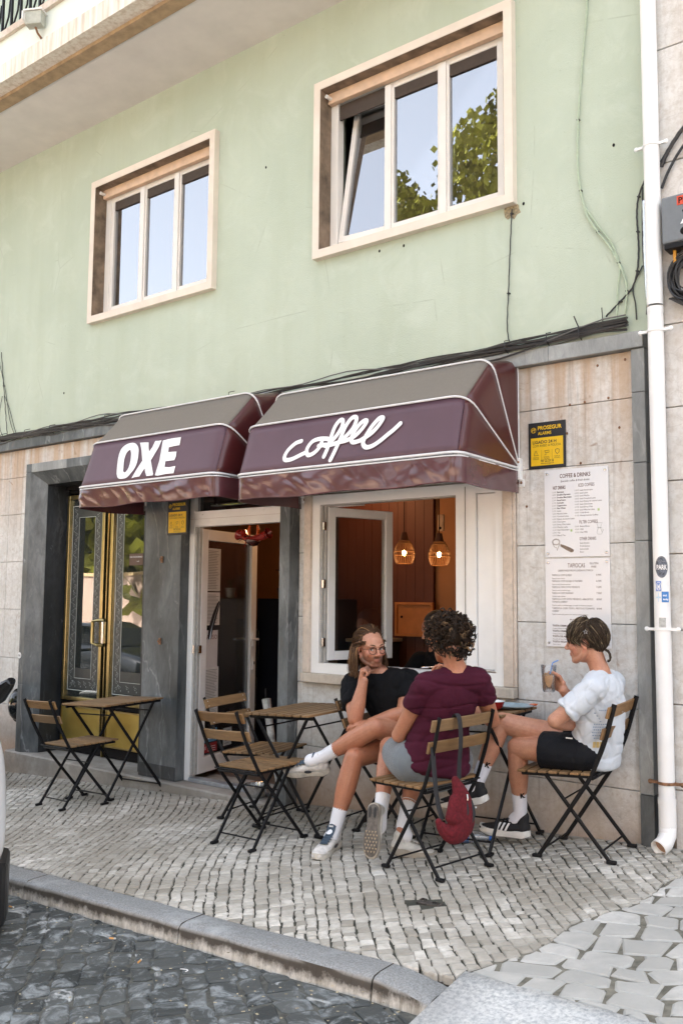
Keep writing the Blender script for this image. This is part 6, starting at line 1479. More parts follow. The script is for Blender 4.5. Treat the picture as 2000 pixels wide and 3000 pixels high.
def face_parts(parent, M, s=1.0, gaze=0.0, iris=(.05, .06, .05), brow=(.10, .05, .025), lid=True):
    T = lambda p: M @ (Vector(p)*s); R3_ = M.to_3x3().to_4x4()
    for q in (-1, 1):
        b = MB(); b.ell(T((q*.030, .0675, .001)), (.0125*s, .0122*s, .0098*s), 14, 10, R3_); e = b.build('eye', simple('eye_white', (.70, .66, .62), .15), parent, True)
        b = MB(); b.ell(T((q*.030+gaze*.006, .0765, .0012)), (.0054*s, .0036*s, .0054*s), 12, 8, R3_); b.build('iris', simple('iris', iris, .1), e, True)
        b = MB(); b.tube([T((q*.030-.0145, .072, .0025)), T((q*.030-.006, .0795, .0078)), T((q*.030+.005, .0795, .0080)), T((q*.030+.0145, .072, .0035))], [.0018*s, .0028*s, .0028*s, .0018*s], 6); b.build('eyelid', simple('lash_line', (.09, .04, .025), .6), parent, True)
        b = MB(); b.tube([T((q*.013, .0895, .0225)), T((q*.026, .0885, .029)), T((q*.040, .078, .030)), T((q*.049, .067, .024))], [(.0032*s, .0045*s), (.0036*s, .0048*s), (.003*s, .004*s), (.001*s, .002*s)], 8); b.build('eyebrow', simple('eyebrow_hair', brow, .8), parent, True)
def add_hand(mb, W, d, palm, side, curls, thumb=(.35, .25), s=1.0, spread=.0):
    """W wrist, d direction of the hand, palm = palm normal, side +1 right hand, -1 left; curls: 4 x (a1,a2,a3)"""
    d = Vector(d).normalized(); pn = Vector(palm); pn = (pn-d*pn.dot(d)).normalized(); x = d.cross(-pn).normalized()   # x = towards little finger side for a right hand
    F_ = lambda a, b_, c: Vector(W)+(x*a*side+d*b_-pn*c)*s
    limb(mb, [F_(0, -.01, 0), F_(0, .03, 0), F_(.002, .075, .002)], [(.026*s, .018*s), (.040*s, .0165*s), (.042*s, .0135*s)], 14, flat=x)
    limb(mb, [F_(-.028, .012, -.006), F_(-.033, .045, -.004)], [.0155*s, .013*s], 10)
    L = (.074, .082, .076, .060); xs = (-.031, -.0105, .0105, .031)
    for i in range(4):
        a = 0; p = F_(xs[i], .078-.006*abs(i-1), .003); pts = [p]; dirx = spread*(i-1.5)
        for j, fr in enumerate((.46, .30, .24)):
            a += curls[i][j]; dv = (d*math.cos(a)+pn*math.sin(a)+x*side*dirx).normalized(); p = p+dv*L[i]*fr*s; pts.append(p)
        rr = [.0092*s, .0085*s, .0076*s, .0062*s]
        for j in range(3): limb(mb, [pts[j], pts[j+1]], [rr[j], rr[j+1]], 10, k=2)
    # thumb leaves the side of the palm near its base
    t0 = F_(-.030, .022, -.006); dv = (d*math.cos(thumb[0])-x*side*math.sin(thumb[0])*.9+pn*thumb[1]).normalized(); t1 = t0+dv*.040*s
    dv2 = (d*math.cos(thumb[0]*.4)-x*side*math.sin(thumb[0]*.35)+pn*(thumb[1]*1.6)).normalized(); t2 = t1+dv2*.030*s; t3 = t2+(dv2+pn*.25).normalized()*.024*s
    limb(mb, [t0, t1], [.0135*s, .0108*s], 10, k=2); limb(mb, [t1, t2], [.0105*s, .0095*s], 10, k=2); limb(mb, [t2, t3], [.0095*s, .0075*s], 10, k=2)
def color_body(me, co, base, fn):
    n = len(co); c = np.empty((n, 4)); c[:, :3] = base; c[:, 3] = 1; fn(co, c)
    at = me.attributes.new('Col', 'FLOAT_COLOR', 'POINT'); at.data.foreach_set('color', c.ravel())
def mixc(c, m, col, a=1.0): m = (m*a)[:, None]; c[:, :3] = c[:, :3]*(1-m)+np.array(col)*m
def local(co, M): Mi = np.array(M.inverted()); return co @ Mi[:3, :3].T+Mi[:3, 3]
def blobm(L, c, r): return np.clip(1.35-np.sqrt((((L-np.array(c))/np.array(r))**2).sum(1)), 0, .35)/.35
def strands(name, parent, mat, lines, r=.0028, base=None, flat=1.0, n=5):
    b = MB()
    for P, t in lines:
        k = len(P); rad = [r*(1-.75*(i/(k-1))**2) for i in range(k)]; s0 = len(b.v); b.tube(P, [(a*flat, a) for a in rad], n, cap=False)
        b.c[s0:] = [t]*(len(b.v)-s0)
    return b.build(name, mat, parent, True, tint=True, angle=0, kind='stuff')
HC, HRd = Vector((0, -.018, .032)), Vector((.073, .094, .084))
def hair_base(name, parent, M, s, grow, keep, mat):
    b = MB(); nu, nv = 48, 32; ids = {}
    def vid(i, j):
        i %= nu
        if (i, j) not in ids:
            th = math.pi*j/nv; ph = 2*math.pi*i/nu; n_ = Vector((math.sin(th)*math.cos(ph), math.sin(th)*math.sin(ph), math.cos(th)))
            ids[(i, j)] = len(b.v); b.v.append(tuple(M @ (Vector((HC[k]+n_[k]*(HRd[k]+grow) for k in range(3)))*s))); b.c.append(.3)
        return ids[(i, j)]
    for j in range(nv):
        for i in range(nu):
            th = math.pi*(j+.5)/nv; ph = 2*math.pi*(i+.5)/nu; q = Vector([HC[k]+(math.sin(th)*math.cos(ph), math.sin(th)*math.sin(ph), math.cos(th))[k]*HRd[k] for k in range(3)])
            if keep(q):
                f = [vid(i, j), vid(i, j+1), vid(i+1, j+1), vid(i+1, j)]; b.f.append(tuple(dict.fromkeys(f))); b.mi.append(0)
    o = fixn(b.build(name, mat, parent, True, tint=True, angle=0)); m_ = o.modifiers.new('s', 'SOLIDIFY'); m_.thickness = .004; return o
def comb(M, s, R, count, keep, flow, length, off=(.006, .012), hang=-.05, wav=.003, light=.12, steps=11, base_t=.35):
    """strands rooted on the scalp, combed over it, then hanging free"""
    out = []
    while len(out) < count:
        n_ = Vector((R.gauss(0, 1), R.gauss(0, 1), R.gauss(0, 1))).normalized(); q = Vector([HC[k]+n_[k]*HRd[k] for k in range(3)])
        if not keep(q): continue
        L = length(q, R); st = L/steps; p = q.copy(); P = []; o0 = R.uniform(*off); ph = R.random()*6.28; fr = R.uniform(60, 110)
        for k in range(steps+1):
            e = Vector([(p[i]-HC[i])/HRd[i] for i in range(3)]); r = max(e.length, 1e-4); nn = Vector([e[i]/HRd[i] for i in range(3)]).normalized()
            lift = .003+(o0-.003)*min(1, k/3); w_ = wav*math.sin(k*st*fr+ph)*min(1, k/3)
            P.append(M @ ((p+nn*(lift+w_*.6)+nn.cross(Vector((0, 0, 1))).normalized()*w_)*s))
            f = flow(p, q)
            if p.z > hang: f = (f-nn*f.dot(nn)); p = p+f.normalized()*st; e = Vector([(p[i]-HC[i])/HRd[i] for i in range(3)]); p = Vector([HC[i]+e[i]/e.length*HRd[i] for i in range(3)])
            else: p = p+(Vector((0, 0, -1))+f*.35+Vector((R.uniform(-.15, .15), R.uniform(-.15, .15), 0))).normalized()*st
        out.append((P, min(1, max(0, R.gauss(base_t, .16)+(.5 if R.random() < light else 0)))))
    return out
def shoe(parent, ankle, toe, upv, mats, style, s=1.0):
    """ankle joint position; toe direction; up vector of the foot"""
    d = Vector(toe).normalized(); u = Vector(upv); u = (u-d*u.dot(d)).normalized(); x = d.cross(u)
    M = Matrix(((x.x, d.x, u.x, 0), (x.y, d.y, u.y, 0), (x.z, d.z, u.z, 0), (0, 0, 0, 1))); o_ = Vector(ankle)-(M @ Vector((0, -.065, .095)))*s
    M = Matrix.Translation(o_) @ M @ Matrix.Scale(s, 4); T = lambda p: M @ Vector(p); sx = M.to_3x3() @ Vector((1, 0, 0)); sx.normalize()
    mb = MB()
    limb(mb, [T((0, -.088, .055)), T((0, -.03, .052)), T((.003, .05, .044)), T((.004, .12, .036)), T((.0, .158, .034))], [(.033*s, .034*s), (.038*s, .032*s), (.044*s, .026*s), (.042*s, .020*s), (.030*s, .015*s)], 18, flat=sx)
    limb(mb, [T((0, -.080, .05)), T((0, -.080, .085)), T((0, -.083, .108))], [.036*s, .034*s, .033*s], 16)
    limb(mb, [T((0, -.02, .075)), T((0, -.045, .110))], [(.030*s, .012*s), (.026*s, .008*s)], 12, flat=sx)
    me, co = solidify_blob(mb, 'shoe', .004, 4); root = put('shoe', me, mats['upper'], parent)
    prof = [(.0, -.122), (.026, -.112), (.036, -.085), (.035, -.04), (.036, .0), (.045, .05), (.050, .09), (.044, .135), (.026, .165), (.002, .174), (-.024, .163), (-.040, .13), (-.044, .085), (-.038, .04), (-.030, .0), (-.033, -.05), (-.034, -.088), (-.024, -.113)]
    P = [(p.x, p.y) for p in catmull([(a, c, 0) for a, c in prof+[prof[0]]], 2)[:-1]]; b = MB(); n = len(P); V = []
    def rise(y): return .016*max(0, (y-.10)/.07)**2+.008*max(0, (-.09-y)/.03)
    lev = ((-.0, .93), (.004, .99), (.018, 1.0), (style.get('sole', .034), .97))
    for z, k in lev: V += [T((px*k, py*k, z+rise(py))) for px, py in P]
    Fc = [(l*n+i, l*n+(i+1) % n, (l+1)*n+(i+1) % n, (l+1)*n+i) for l in range(3) for i in range(n)]+[tuple(3*n+i for i in range(n))]
    b.add(V, Fc); b.build('midsole', mats['mid'], root, True, angle=50)
    b = MB(); V = [T((px*.93, py*.93, -.0002+rise(py))) for px, py in P]+[T((px*.90, py*.90, -.004+rise(py))) for px, py in P]
    b.add(V, [(i, (i+1) % n, n+(i+1) % n, n+i) for i in range(n)]+[tuple(n+i for i in range(n))]); out = b.build('outsole', mats['out'], root)
    if style.get('lugs'):
        b = MB()
        for i in range(4):
            for j in range(7):
                px, py = -.027+.018*i+(.009 if j % 2 else 0), .135-.017*j
                z = -.0045+rise(py); b.add([T((px-.005, py-.006, z)), T((px+.005, py-.006, z)), T((px, py+.006, z)), T((px, py, z-.003))], [(0, 1, 3), (1, 2, 3), (2, 0, 3)])
        b.build('lugs', mats['lug'], out, kind='stuff') if False else b.build('lugs', mats['lug'], root, kind='stuff')
        for q in (-1, 1):
            b = MB(); b.ell(T((q*.014, -.07, -.004)), (.009*s, .03*s, .003*s), 12, 6, M.to_3x3().normalized().to_4x4()); b.build('heel_pad', simple('dark_rubber', (.03, .03, .03), .6), root)
    surf = lambda y: .034+.045*(1-max(0, min(1, (y+.02)/.16)))
    b = MB(); limb(b, [T((0, .075, .072)), T((0, .03, .084)), T((0, -.015, .098)), T((0, -.045, .130))], [(.020*s, .004*s), (.022*s, .004*s), (.024*s, .004*s), (.026*s, .004*s)], 10, flat=sx); b.build('tongue', mats['tongue'], root, True)
    b = MB()
    for k in range(5):
        y = .072-.021*k; z = .077+.0055*k; b.tube([T((-.024, y-.006, z-.010)), T((-.012, y, z)), T((.012, y, z)), T((.024, y-.006, z-.010))], .0026*s, 5)
    b.build('laces', mats['lace'], root, True)
    if style.get('stripes'):
        for q in (-1, 1):
            for k in range(3):
                y = -.005+.024*k; b = MB(); V = []
                for t_ in np.linspace(0, 1, 6):
                    zz = .036+.040*t_; w_ = .0455-.010*t_**2+(.001 if k else 0); yy = y+.018*(1-t_)*0+.020*(t_-.5)*-1
                    V += [T((q*w_, yy-.0055, zz)), T((q*(w_), yy+.0055, zz))]
                b.add(V, [(2*i, 2*i+1, 2*i+3, 2*i+2) for i in range(5)]); o = fixn(b.build('stripe', MAT['whiteprint'], root)); m_ = o.modifiers.new('s', 'SOLIDIFY'); m_.thickness = .004; m_.offset = 0
    if style.get('patch'):
        b = MB(); b.ell(T((.0, -.045, .128)), (.02*s, .006*s, .012*s), 10, 6, M.to_3x3().normalized().to_4x4()); b.build('tongue_patch', mats['tongue'], root)
        b = MB(); put_text(b, '860', -.014, -.005, .014, 0, width=.026, bold=.0006); b.v = [tuple(T((-v[0], -.036+.0, .130+v[2]))) for v in b.v]; b.build('tongue_number', MAT['whiteprint'], root)
        for q in (-1, 1):
            b = MB(); b.ell(T((q*.043, .0, .040)), (.003*s, .025*s, .010*s), 10, 6, M.to_3x3().normalized().to_4x4()); b.build('side_patch', simple('dark_mark', (.04, .04, .045), .6), root)
    return root
def sock(parent, knee, ank, foot_dir, frac, mat, r0, r1, ribs=True):
    k, a = Vector(knee), Vector(ank); top = a.lerp(k, frac); fd = Vector(foot_dir).normalized()
    b = MB(); limb(b, [top, a.lerp(k, frac*.5), a.lerp(k, .06), a+fd*.03-(k-a).normalized()*.02], [r0, (r0+r1)/2*.98, r1, r1*1.05], 22, caps=(.15, 1)); o = b.build('sock', mat, parent, True, angle=0)
    b = MB(); ax = (k-a).normalized(); e1 = ax.orthogonal().normalized(); e2 = ax.cross(e1); b.tube([top+(e1*math.cos(t)+e2*math.sin(t))*r0 for t in np.linspace(0, 2*math.pi, 25)], .0022, 5); b.build('cuff', mat, o, True)
    return o
SKIN = np.array((.47, .215, .125)); 
def shin(mb, knee, ank, s=1.0):
    k, a = Vector(knee), Vector(ank); limb(mb, [k, k.lerp(a, .22), k.lerp(a, .42), k.lerp(a, .75), a], [.054*s, .056*s, .054*s, .038*s, .033*s], 18)
def thigh(mb, hip, knee, s=1.0, fat=1.0):
    h, k = Vector(hip), Vector(knee); limb(mb, [h, h.lerp(k, .35), h.lerp(k, .75), k], [.088*s*fat, .083*s*fat, .065*s*fat, .056*s], 20)
def arm(mb, sh, el, wr, s=1.0):
    S, E_, W_ = Vector(sh), Vector(el), Vector(wr); limb(mb, [S, S.lerp(E_, .45), E_], [.052*s, .047*s, .040*s], 16); limb(mb, [E_, E_.lerp(W_, .3), E_.lerp(W_, .7), W_], [.041*s, .043*s, .033*s, .026*s], 16)
# ---------------------------------------------------------------- the man
def person_man():
    H = (-3.268, -.455, 1.058); fdir = (.885, -.465, -.03); M = head_matrix(H, fdir, tilt=4, pitch=-3)
    nb_ = Vector((-3.262, -.40, .905)); pel = Vector((-3.12, -.22, .515)); face = Vector((.30, -.95, 0)).normalized(); side = Vector((.95, .30, 0)).normalized()
    shR, shL = Vector((-3.428, -.44, .835)), Vector((-3.105, -.285, .865)); elR, wrR = Vector((-3.275, -.60, .655)), Vector((-3.245, -.560, .872)); elL, wrL = Vector((-3.045, -.44, .690)), Vector((-3.185, -.565, .640))
    hipR, hipL = Vector((-3.20, -.26, .505)), Vector((-3.045, -.22, .510)); kR, aR = Vector((-3.205, -.70, .450)), Vector((-3.245, -.825, .060)); kL, aL = Vector((-3.098, -.64, .625)), Vector((-3.452, -.715, .420))
    t = thing('person', 'long haired man with glasses in a black t-shirt sitting cross legged with hand on chin', 'person', (0, 0, 0))
    mb = MB(); add_head(mb, M, 1.0, neck=nb_)
    limb(mb, [pel, pel.lerp(nb_, .45)+Vector((-.01, .03, 0)), pel.lerp(nb_, .8), nb_], [(.125, .09), (.125, .088), (.15, .08), (.07, .055)], 20, flat=side)
    limb(mb, [shR, nb_+Vector((0, 0, -.02)), shL], [.05, .052, .05], 14)
    arm(mb, shR, elR, wrR, 1.05); arm(mb, shL, elL, wrL, 1.05)
    thigh(mb, hipR, kR, 1.0); thigh(mb, hipL, kL, 1.0); shin(mb, kR, aR, 1.03); shin(mb, kL, aL, 1.03)
    hdir = Vector((.02, .08, 1)); curl = [(.9, 1.3, .9), (1.0, 1.35, .9), (1.1, 1.4, .9), (1.2, 1.4, .9)]
    add_hand(mb, wrR+Vector((-.024, .003, -.012)), (.10, .12, 1), (.75, .55, -.1), 1, curl, (.5, .6), .98)
    add_hand(mb, wrL+Vector((-.012, -.01, -.004)), (-.85, -.45, -.1), (.1, .35, -.9), -1, [(.3, .5, .3)]*4, (.5, .2), .95)
    me, co = solidify_blob(mb, 'man', .0036, 6)
    L = local(co, M)
    def paint(co, c):
        mixc(c, ((L[:, 2] > -.17) & (np.abs(L[:, 0]) < .1) & (np.abs(L[:, 1]) < .13)).astype(float), (.60, .32, .215), .75)
        jaw = np.clip((-.038-L[:, 2])/.012, 0, 1)*np.clip((L[:, 1]+.02)/.02, 0, 1)*np.clip((L[:, 2]+.125)/.01, 0, 1)*(np.abs(L[:, 0]) < .08)
        side_ = np.clip((np.abs(L[:, 0])-.045)/.01, 0, 1)*np.clip((.0-L[:, 2])/.02, 0, 1)*np.clip((.055-L[:, 1])/.02, 0, 1)*np.clip((L[:, 1]+.02)/.02, 0, 1)*(L[:, 2] > -.12)
        mixc(c, jaw, (.085, .040, .024), .85); mixc(c, side_, (.085, .040, .024), .75)
        mixc(c, blobm(L, (0, .095, -.047), (.030, .02, .009)), (.08, .038, .022), .9); mixc(c, blobm(L, (0, .080, -.086), (.022, .03, .018)), (.08, .038, .022), .85)
        mixc(c, blobm(L, (0, .087, -.062), (.020, .02, .0075)), (.40, .16, .12), .9)
        mixc(c, blobm(L, (.045, .06, -.02), (.02, .03, .02))+blobm(L, (-.045, .06, -.02), (.02, .03, .02)), (.62, .22, .15), .45); mixc(c, blobm(L, (0, .104, -.028), (.014, .02, .012)), (.62, .22, .15), .5)
        mixc(c, np.clip(blobm(L, (.076, -.01, -.01), (.014, .03, .04))+blobm(L, (-.076, -.01, -.01), (.014, .03, .04)), 0, 1), (.62, .24, .16), .5)
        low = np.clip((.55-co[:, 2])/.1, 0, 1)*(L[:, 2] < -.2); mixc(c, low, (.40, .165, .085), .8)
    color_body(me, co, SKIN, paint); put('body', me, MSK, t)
    face_parts(t, M, 1.0, .9, (.04, .055, .05), (.11, .06, .03))
    # shirt
    mb = MB(); limb(mb, [pel+Vector((0, 0, -.03)), pel.lerp(nb_, .3)+Vector((0, -.01, 0)), pel.lerp(nb_, .62), pel.lerp(nb_, .86), nb_+Vector((0, 0, -.012))], [(.150, .120), (.150, .118), (.168, .115), (.165, .095), (.075, .066)], 26, flat=side, caps=(.4, .15))
    limb(mb, [shR+Vector((.01, 0, .0)), nb_+Vector((0, 0, -.045)), shL], [.066, .07, .066], 16)
    for S, E_ in ((shR, elR), (shL, elL)): limb(mb, [S.lerp(nb_, .15), S.lerp(E_, .25), S.lerp(E_, .62)], [.066, .070, .066], 18, caps=(1, .15))
    me, co = solidify_blob(mb, 'shirt', .006, 5); folds(me, co, .009, 1, [(0, (9, 9, 5), .7), (0, (16, 16, 14), .5)], 3); put('t_shirt', me, m_cloth('black_jersey', (.006, .0065, .008), .9, 0), t)
    mb = MB(); limb(mb, [pel+Vector((0, .03, -.0)), pel+Vector((0, 0, -.02))], [(.14, .10), (.14, .10)], 18, flat=side)
    for h, k in ((hipR, kR), (hipL, kL)): limb(mb, [h, h.lerp(k, .25), h.lerp(k, .50)], [.100, .100, .098], 18, caps=(1, .15))
    me, co = solidify_blob(mb, 'shorts', .006, 5); folds(me, co, .006, 1, [(0, (12, 12, 12), .6)], 5); put('shorts', me, m_cloth('black_shorts', (.007, .008, .012), .85, 0), t)
    ms = m_cloth('white_sport_sock', (.74, .76, .80), .9); mbz = simple('sock_blue_mark', (.12, .25, .55), .8)
    for kk, aa, fd in ((kR, aR, (.25, -.97, -.1)), (kL, aL, (-.9, -.3, -.05))):
        so_ = sock(t, kk, aa, fd, .42, ms, .044, .037)
        ax = (kk-aa).normalized(); e1 = ax.orthogonal().normalized(); e2 = ax.cross(e1); c0_ = aa.lerp(kk, .385); b = MB()
        view = (Vector((0, -4.9, 1.35))-c0_); vx = (view-ax*view.dot(ax)).normalized(); vy = ax.cross(vx)
        for off in (-.32, .05, .38): b.tube([c0_+ax*(.006*math.sin(q))+(vx*math.cos(off+.14*math.cos(q))+vy*math.sin(off+.14*math.cos(q)))*.0435 for q in np.linspace(0, 6.28, 12)], .0011, 4)
        b.build('sock_mark', mbz, so_)
    mat_ = dict(upper=simple('dirty_white_mesh', (.58, .56, .53), .8, var=.25, scale=25), mid=simple('worn_cream_foam', (.52, .49, .43), .7, var=.25, scale=20), out=simple('dark_rubber_sole', (.05, .045, .04), .8), tongue=simple('slate_blue_fabric', (.045, .07, .10), .8), lace=simple('navy_lace', (.03, .05, .08), .8), lug=MAT['dark'])
    shoe(t, aR+Vector((0, 0, .01)), (.24, -.97, -.10), (0, -.05, 1), mat_, dict(patch=1))
    shoe(t, aL, (-.93, -.30, -.10), (-.02, -.45, .88), mat_, dict(patch=1))
    # hair: swept back from a high hairline, hanging to the shoulders
    mh = m_hair('brown_blond_hair', (.035, .017, .009), (.10, .050, .024), (.34, .19, .09)); R = random.Random(5); T = lambda p: M @ Vector(p)
    kp = lambda q: (q.z > .028 and q.y < .048-.55*abs(q.x)*(q.z > .05)) or (q.z > -.06 and q.y < -.012+.25*max(0, q.z))
    hair_base('hair_base', t, M, 1, .005, kp, mh)
    fl = lambda p, q: Vector((p.x*7, -1.0, -.25-max(0, -p.y)*9)) if p.z > -.02 else Vector((p.x*2, -.1, -1))
    lines = comb(M, 1, R, 2300, kp, fl, lambda q, R: R.uniform(.19, .275) if q.z > .02 else R.uniform(.14, .20), (.010, .028), -.035, .0030, .10)
    for i in range(1150):
        sg = 1 if R.random() < .5 else -1; th = R.uniform(-.05, 1); p0 = Vector((sg*(.060+.012*R.random()), .012-.085*th, .060-.03*R.random())); back = R.random() < .35
        if back: p0 = Vector((R.uniform(-.06, .06), -.104, .045))
        m1 = Vector((sg*(.083+.012*R.random()), p0.y-.020, .000)) if not back else Vector((p0.x*1.1, -.128, -.01)); end = Vector((sg*(.088+R.uniform(-.004, .026)), m1.y+R.uniform(-.02, .02), -.125-R.random()*.050)) if not back else Vector((p0.x*1.2, -.115, -.13-.03*R.random()))
        lines.append(([T(p) for p in catmull([p0, m1, m1.lerp(end, .5)+Vector((sg*.010*R.random(), R.uniform(-.006, .006), 0)), end], 4)], min(1, max(0, R.gauss(.42, .18)+(.4 if R.random() < .2 else 0)))))
    strands('hair', t, mh, lines, .0019, n=4)
    # glasses
    b = MB()
    for q in (-1, 1): b.tube([T((q*.031+.0225*math.cos(a_)*(1), .0955-.006*abs(math.cos(a_))-.007*(1 if q*math.cos(a_) > 0 else 0)*abs(math.cos(a_)), -.003+.0205*math.sin(a_))) for a_ in np.linspace(0, 2*math.pi, 26)], .0019, 5)
    b.tube([T((-.009, .095, .002)), T((0, .099, .006)), T((.009, .095, .002))], .0014, 5)
    gl_ = b.build('glasses', simple('dark_wire', (.012, .01, .01), .4, 0), t, True)
    for q in (-1, 1):
        b = MB(); b.tube([T((q*.053, .083, .004)), T((q*.072, .05, .005)), T((q*.079, -.01, .004)), T((q*.077, -.03, -.012))], .0013, 5); b.build('temple', MAT['black'], gl_, True)
    b = MB(); b.ell(T((.079, -.004, -.040)), (.003, .003, .003), 8, 6); b.ell(T((-.079, -.004, -.040)), (.003, .003, .003), 8, 6); b.build('ear_stud', MAT['dark'], t)
    return t
person_man()
# ---------------------------------------------------------------- the woman
def person_woman():
    face = Vector((-.70, .71, 0)).normalized(); side = Vector((.71, .70, 0)).normalized(); H = Vector((-2.445, -.935, 1.148)); M = head_matrix(H, (-.86, .50, -.1), tilt=3, pitch=-5)
    nb_ = Vector((-2.395, -.925, 1.005)); pel = Vector((-2.585, -.845, .530)); shL, shR = Vector((-2.520, -1.012, .925)), Vector((-2.318, -.845, .950))
    elL, wrL = Vector((-2.720, -.955, .655)), Vector((-2.60, -.80, .915)); elR, wrR = Vector((-2.355, -.640, .730)), Vector((-2.54, -.50, .775))
    hipL, hipR = Vector((-2.66, -.93, .525)), Vector((-2.53, -.755, .525)); kL, aL = Vector((-2.985, -.665, .535)), Vector((-2.895, -.875, .205)); kR, aR = Vector((-2.90, -.48, .500)), Vector((-2.815, -.79, .125))
    t = thing('person', 'curly haired woman seen from behind in a maroon t-shirt and grey shorts', 'person', (0, 0, 0))
    mb = MB(); add_head(mb, M, .97, neck=nb_)
    limb(mb, [pel, pel.lerp(nb_, .45), pel.lerp(nb_, .82), nb_], [(.14, .10), (.115, .08), (.14, .075), (.055, .05)], 20, flat=side)
    limb(mb, [nb_+Vector((0, 0, -.03)), nb_.lerp(H, .5)], [.055, .05], 14)
    limb(mb, [shL, nb_+Vector((0, 0, -.03)), shR], [.045, .047, .045], 14); arm(mb, shL, elL, wrL, .95); arm(mb, shR, elR, wrR, .95)
    thigh(mb, hipL, kL, .98, 1.1); thigh(mb, hipR, kR, .98, 1.1); shin(mb, kL, aL, .95); shin(mb, kR, aR, .95)
    add_hand(mb, wrL, (.05, .15, 1), (.6, -.1, -.1), -1, [(.7, .9, .6)]*4, (.5, .5), .9); add_hand(mb, wrR, (-.9, .4, 0), (0, 0, -1), 1, [(.2, .3, .2)]*4, (.5, .2), .9)
    me, co = solidify_blob(mb, 'woman', .0038, 6); L = local(co, M)
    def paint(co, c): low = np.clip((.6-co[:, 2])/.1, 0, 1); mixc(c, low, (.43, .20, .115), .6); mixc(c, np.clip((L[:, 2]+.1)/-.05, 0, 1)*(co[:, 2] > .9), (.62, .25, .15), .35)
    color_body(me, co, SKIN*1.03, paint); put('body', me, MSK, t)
    mb = MB(); limb(mb, [pel+Vector((.012, -.012, -.015)), pel.lerp(nb_, .25), pel.lerp(nb_, .5), pel.lerp(nb_, .80), nb_+Vector((0, 0, -.020))], [(.186, .142), (.155, .118), (.136, .098), (.145, .090), (.060, .056)], 28, flat=side, caps=(.3, .12))
    limb(mb, [shL, nb_+Vector((0, 0, -.045)), shR], [.060, .062, .060], 16)
    for S, E_ in ((shL, elL), (shR, elR)): limb(mb, [S, S.lerp(E_, .22), S.lerp(E_, .42)], [.060, .062, .059], 18, caps=(1, .12))
    me, co = solidify_blob(mb, 'shirt', .0055, 4); folds(me, co, .008, 1, [(0, (4, 4, 16), .8), (0, (9, 9, 8), .5)], 9); put('t_shirt', me, m_cloth('maroon_jersey', (.060, .008, .022), .85, .0), t)
    mb = MB(); limb(mb, [pel+Vector((.01, -.01, .02)), pel+Vector((0, 0, -.03))], [(.178, .132), (.178, .132)], 24, flat=side)
    for h, k in ((hipL, kL), (hipR, kR)): limb(mb, [h, h.lerp(k, .3), h.lerp(k, .60)], [.112, .106, .090], 20, caps=(1, .1))
    me, co = solidify_blob(mb, 'shorts', .006, 5); put('shorts', me, m_cloth('grey_marl', (.145, .165, .18), .9, .3, 900), t)
    ms = m_cloth('white_rib_sock', (.78, .78, .80), .9)
    m1_ = dict(upper=simple('cream_mesh', (.62, .60, .55), .8, var=.15, scale=30), mid=simple('taupe_foam', (.38, .34, .28), .6, var=.15, scale=15), out=simple('grey_brown_rubber', (.13, .115, .10), .8, var=.3, scale=60, bump=.002), tongue=simple('cream_fabric', (.6, .58, .54), .8), lace=simple('cream_lace', (.6, .58, .55), .8), lug=simple('tan_lug', (.45, .35, .22), .6))
    m2_ = dict(m1_); 
    sock(t, kL, aL, (.03, -.1, -1), .30, ms, .040, .036); sock(t, kR, aR, (.3, .9, -.1), .36, ms, .040, .036)
    shoe(t, aL+Vector((0, -.01, .02)), (.06, -.22, -.97), (-.25, .97, -.1), m1_, dict(lugs=1, sole=.038), .95)
    shoe(t, aR+Vector((0, 0, -.03)), (.50, .80, -.18), (.1, .1, 1), m2_, dict(sole=.040), .92)
    # curls
    mh = m_hair('dark_curly_hair', (.010, .0065, .004), (.045, .026, .015), (.24, .15, .08)); R = random.Random(12)
    kp = lambda q: q.z > -.052 and (q.y < .03 or q.z > .07)
    hair_base('hair_base', t, M, .97, .010, kp, mh)
    lines = []
    while len(lines) < 1900:
        n_ = Vector((R.gauss(0, 1), R.gauss(0, 1), R.gauss(0, 1))).normalized()
        if (n_.y > .30 and n_.z < .45) or n_.z < -.80 or (n_.z < -.5 and n_.y > -.1): continue
        g = 1.0 if n_.z > -.25 else .92
        p = Vector((n_.x*.088*g, n_.y*.104-.022, n_.z*.094+.034-.050*max(0, -n_.y)*min(1, max(0, -n_.z*1.7))))
        dr = Vector((n_.x*.6+R.uniform(-.8, .8), n_.y*.6+R.uniform(-.8, .8), -.8+R.uniform(-.5, .7))).normalized(); rr = R.uniform(.007, .0135); tn_ = R.uniform(.9, 1.7); e1 = dr.orthogonal().normalized(); e2 = dr.cross(e1); ph = R.random()*6; Ln = R.uniform(.022, .050); lt = min(1, max(0, R.gauss(.30, .16)+(.45 if R.random() < .13 else 0))); li = R.uniform(.004, .020)
        for m_ in range(5):
            o_ = Vector((R.gauss(0, .0016), R.gauss(0, .0016), R.gauss(0, .0016))); w2 = R.uniform(.9, 1.12); dp2 = R.uniform(-.15, .15)
            P = [M @ (p+o_+n_*(.004+li*math.sin(min(3., k/9*3.)))+dr*Ln*k/9+(e1*math.cos(ph+dp2+tn_*6.28*k/9)+e2*math.sin(ph+dp2+tn_*6.28*k/9))*rr*w2*(.5+.5*min(1, k/3))) for k in range(10)]
            lines.append((P, min(1, max(0, lt+R.uniform(-.06, .06)))))
    strands('curls', t, mh, lines, .0019, n=4)
    b = MB(); h_ = wrL+Vector((.0, .01, .085)); d_ = Vector((-.75, -.35, -.08)).normalized(); b.tube([h_-d_*.05, h_+d_*.03], .003, 6); b.ell(h_+d_*.055, (.028, .017, .006), 12, 8, d_.to_track_quat('X', 'Z').to_matrix().to_4x4()); 
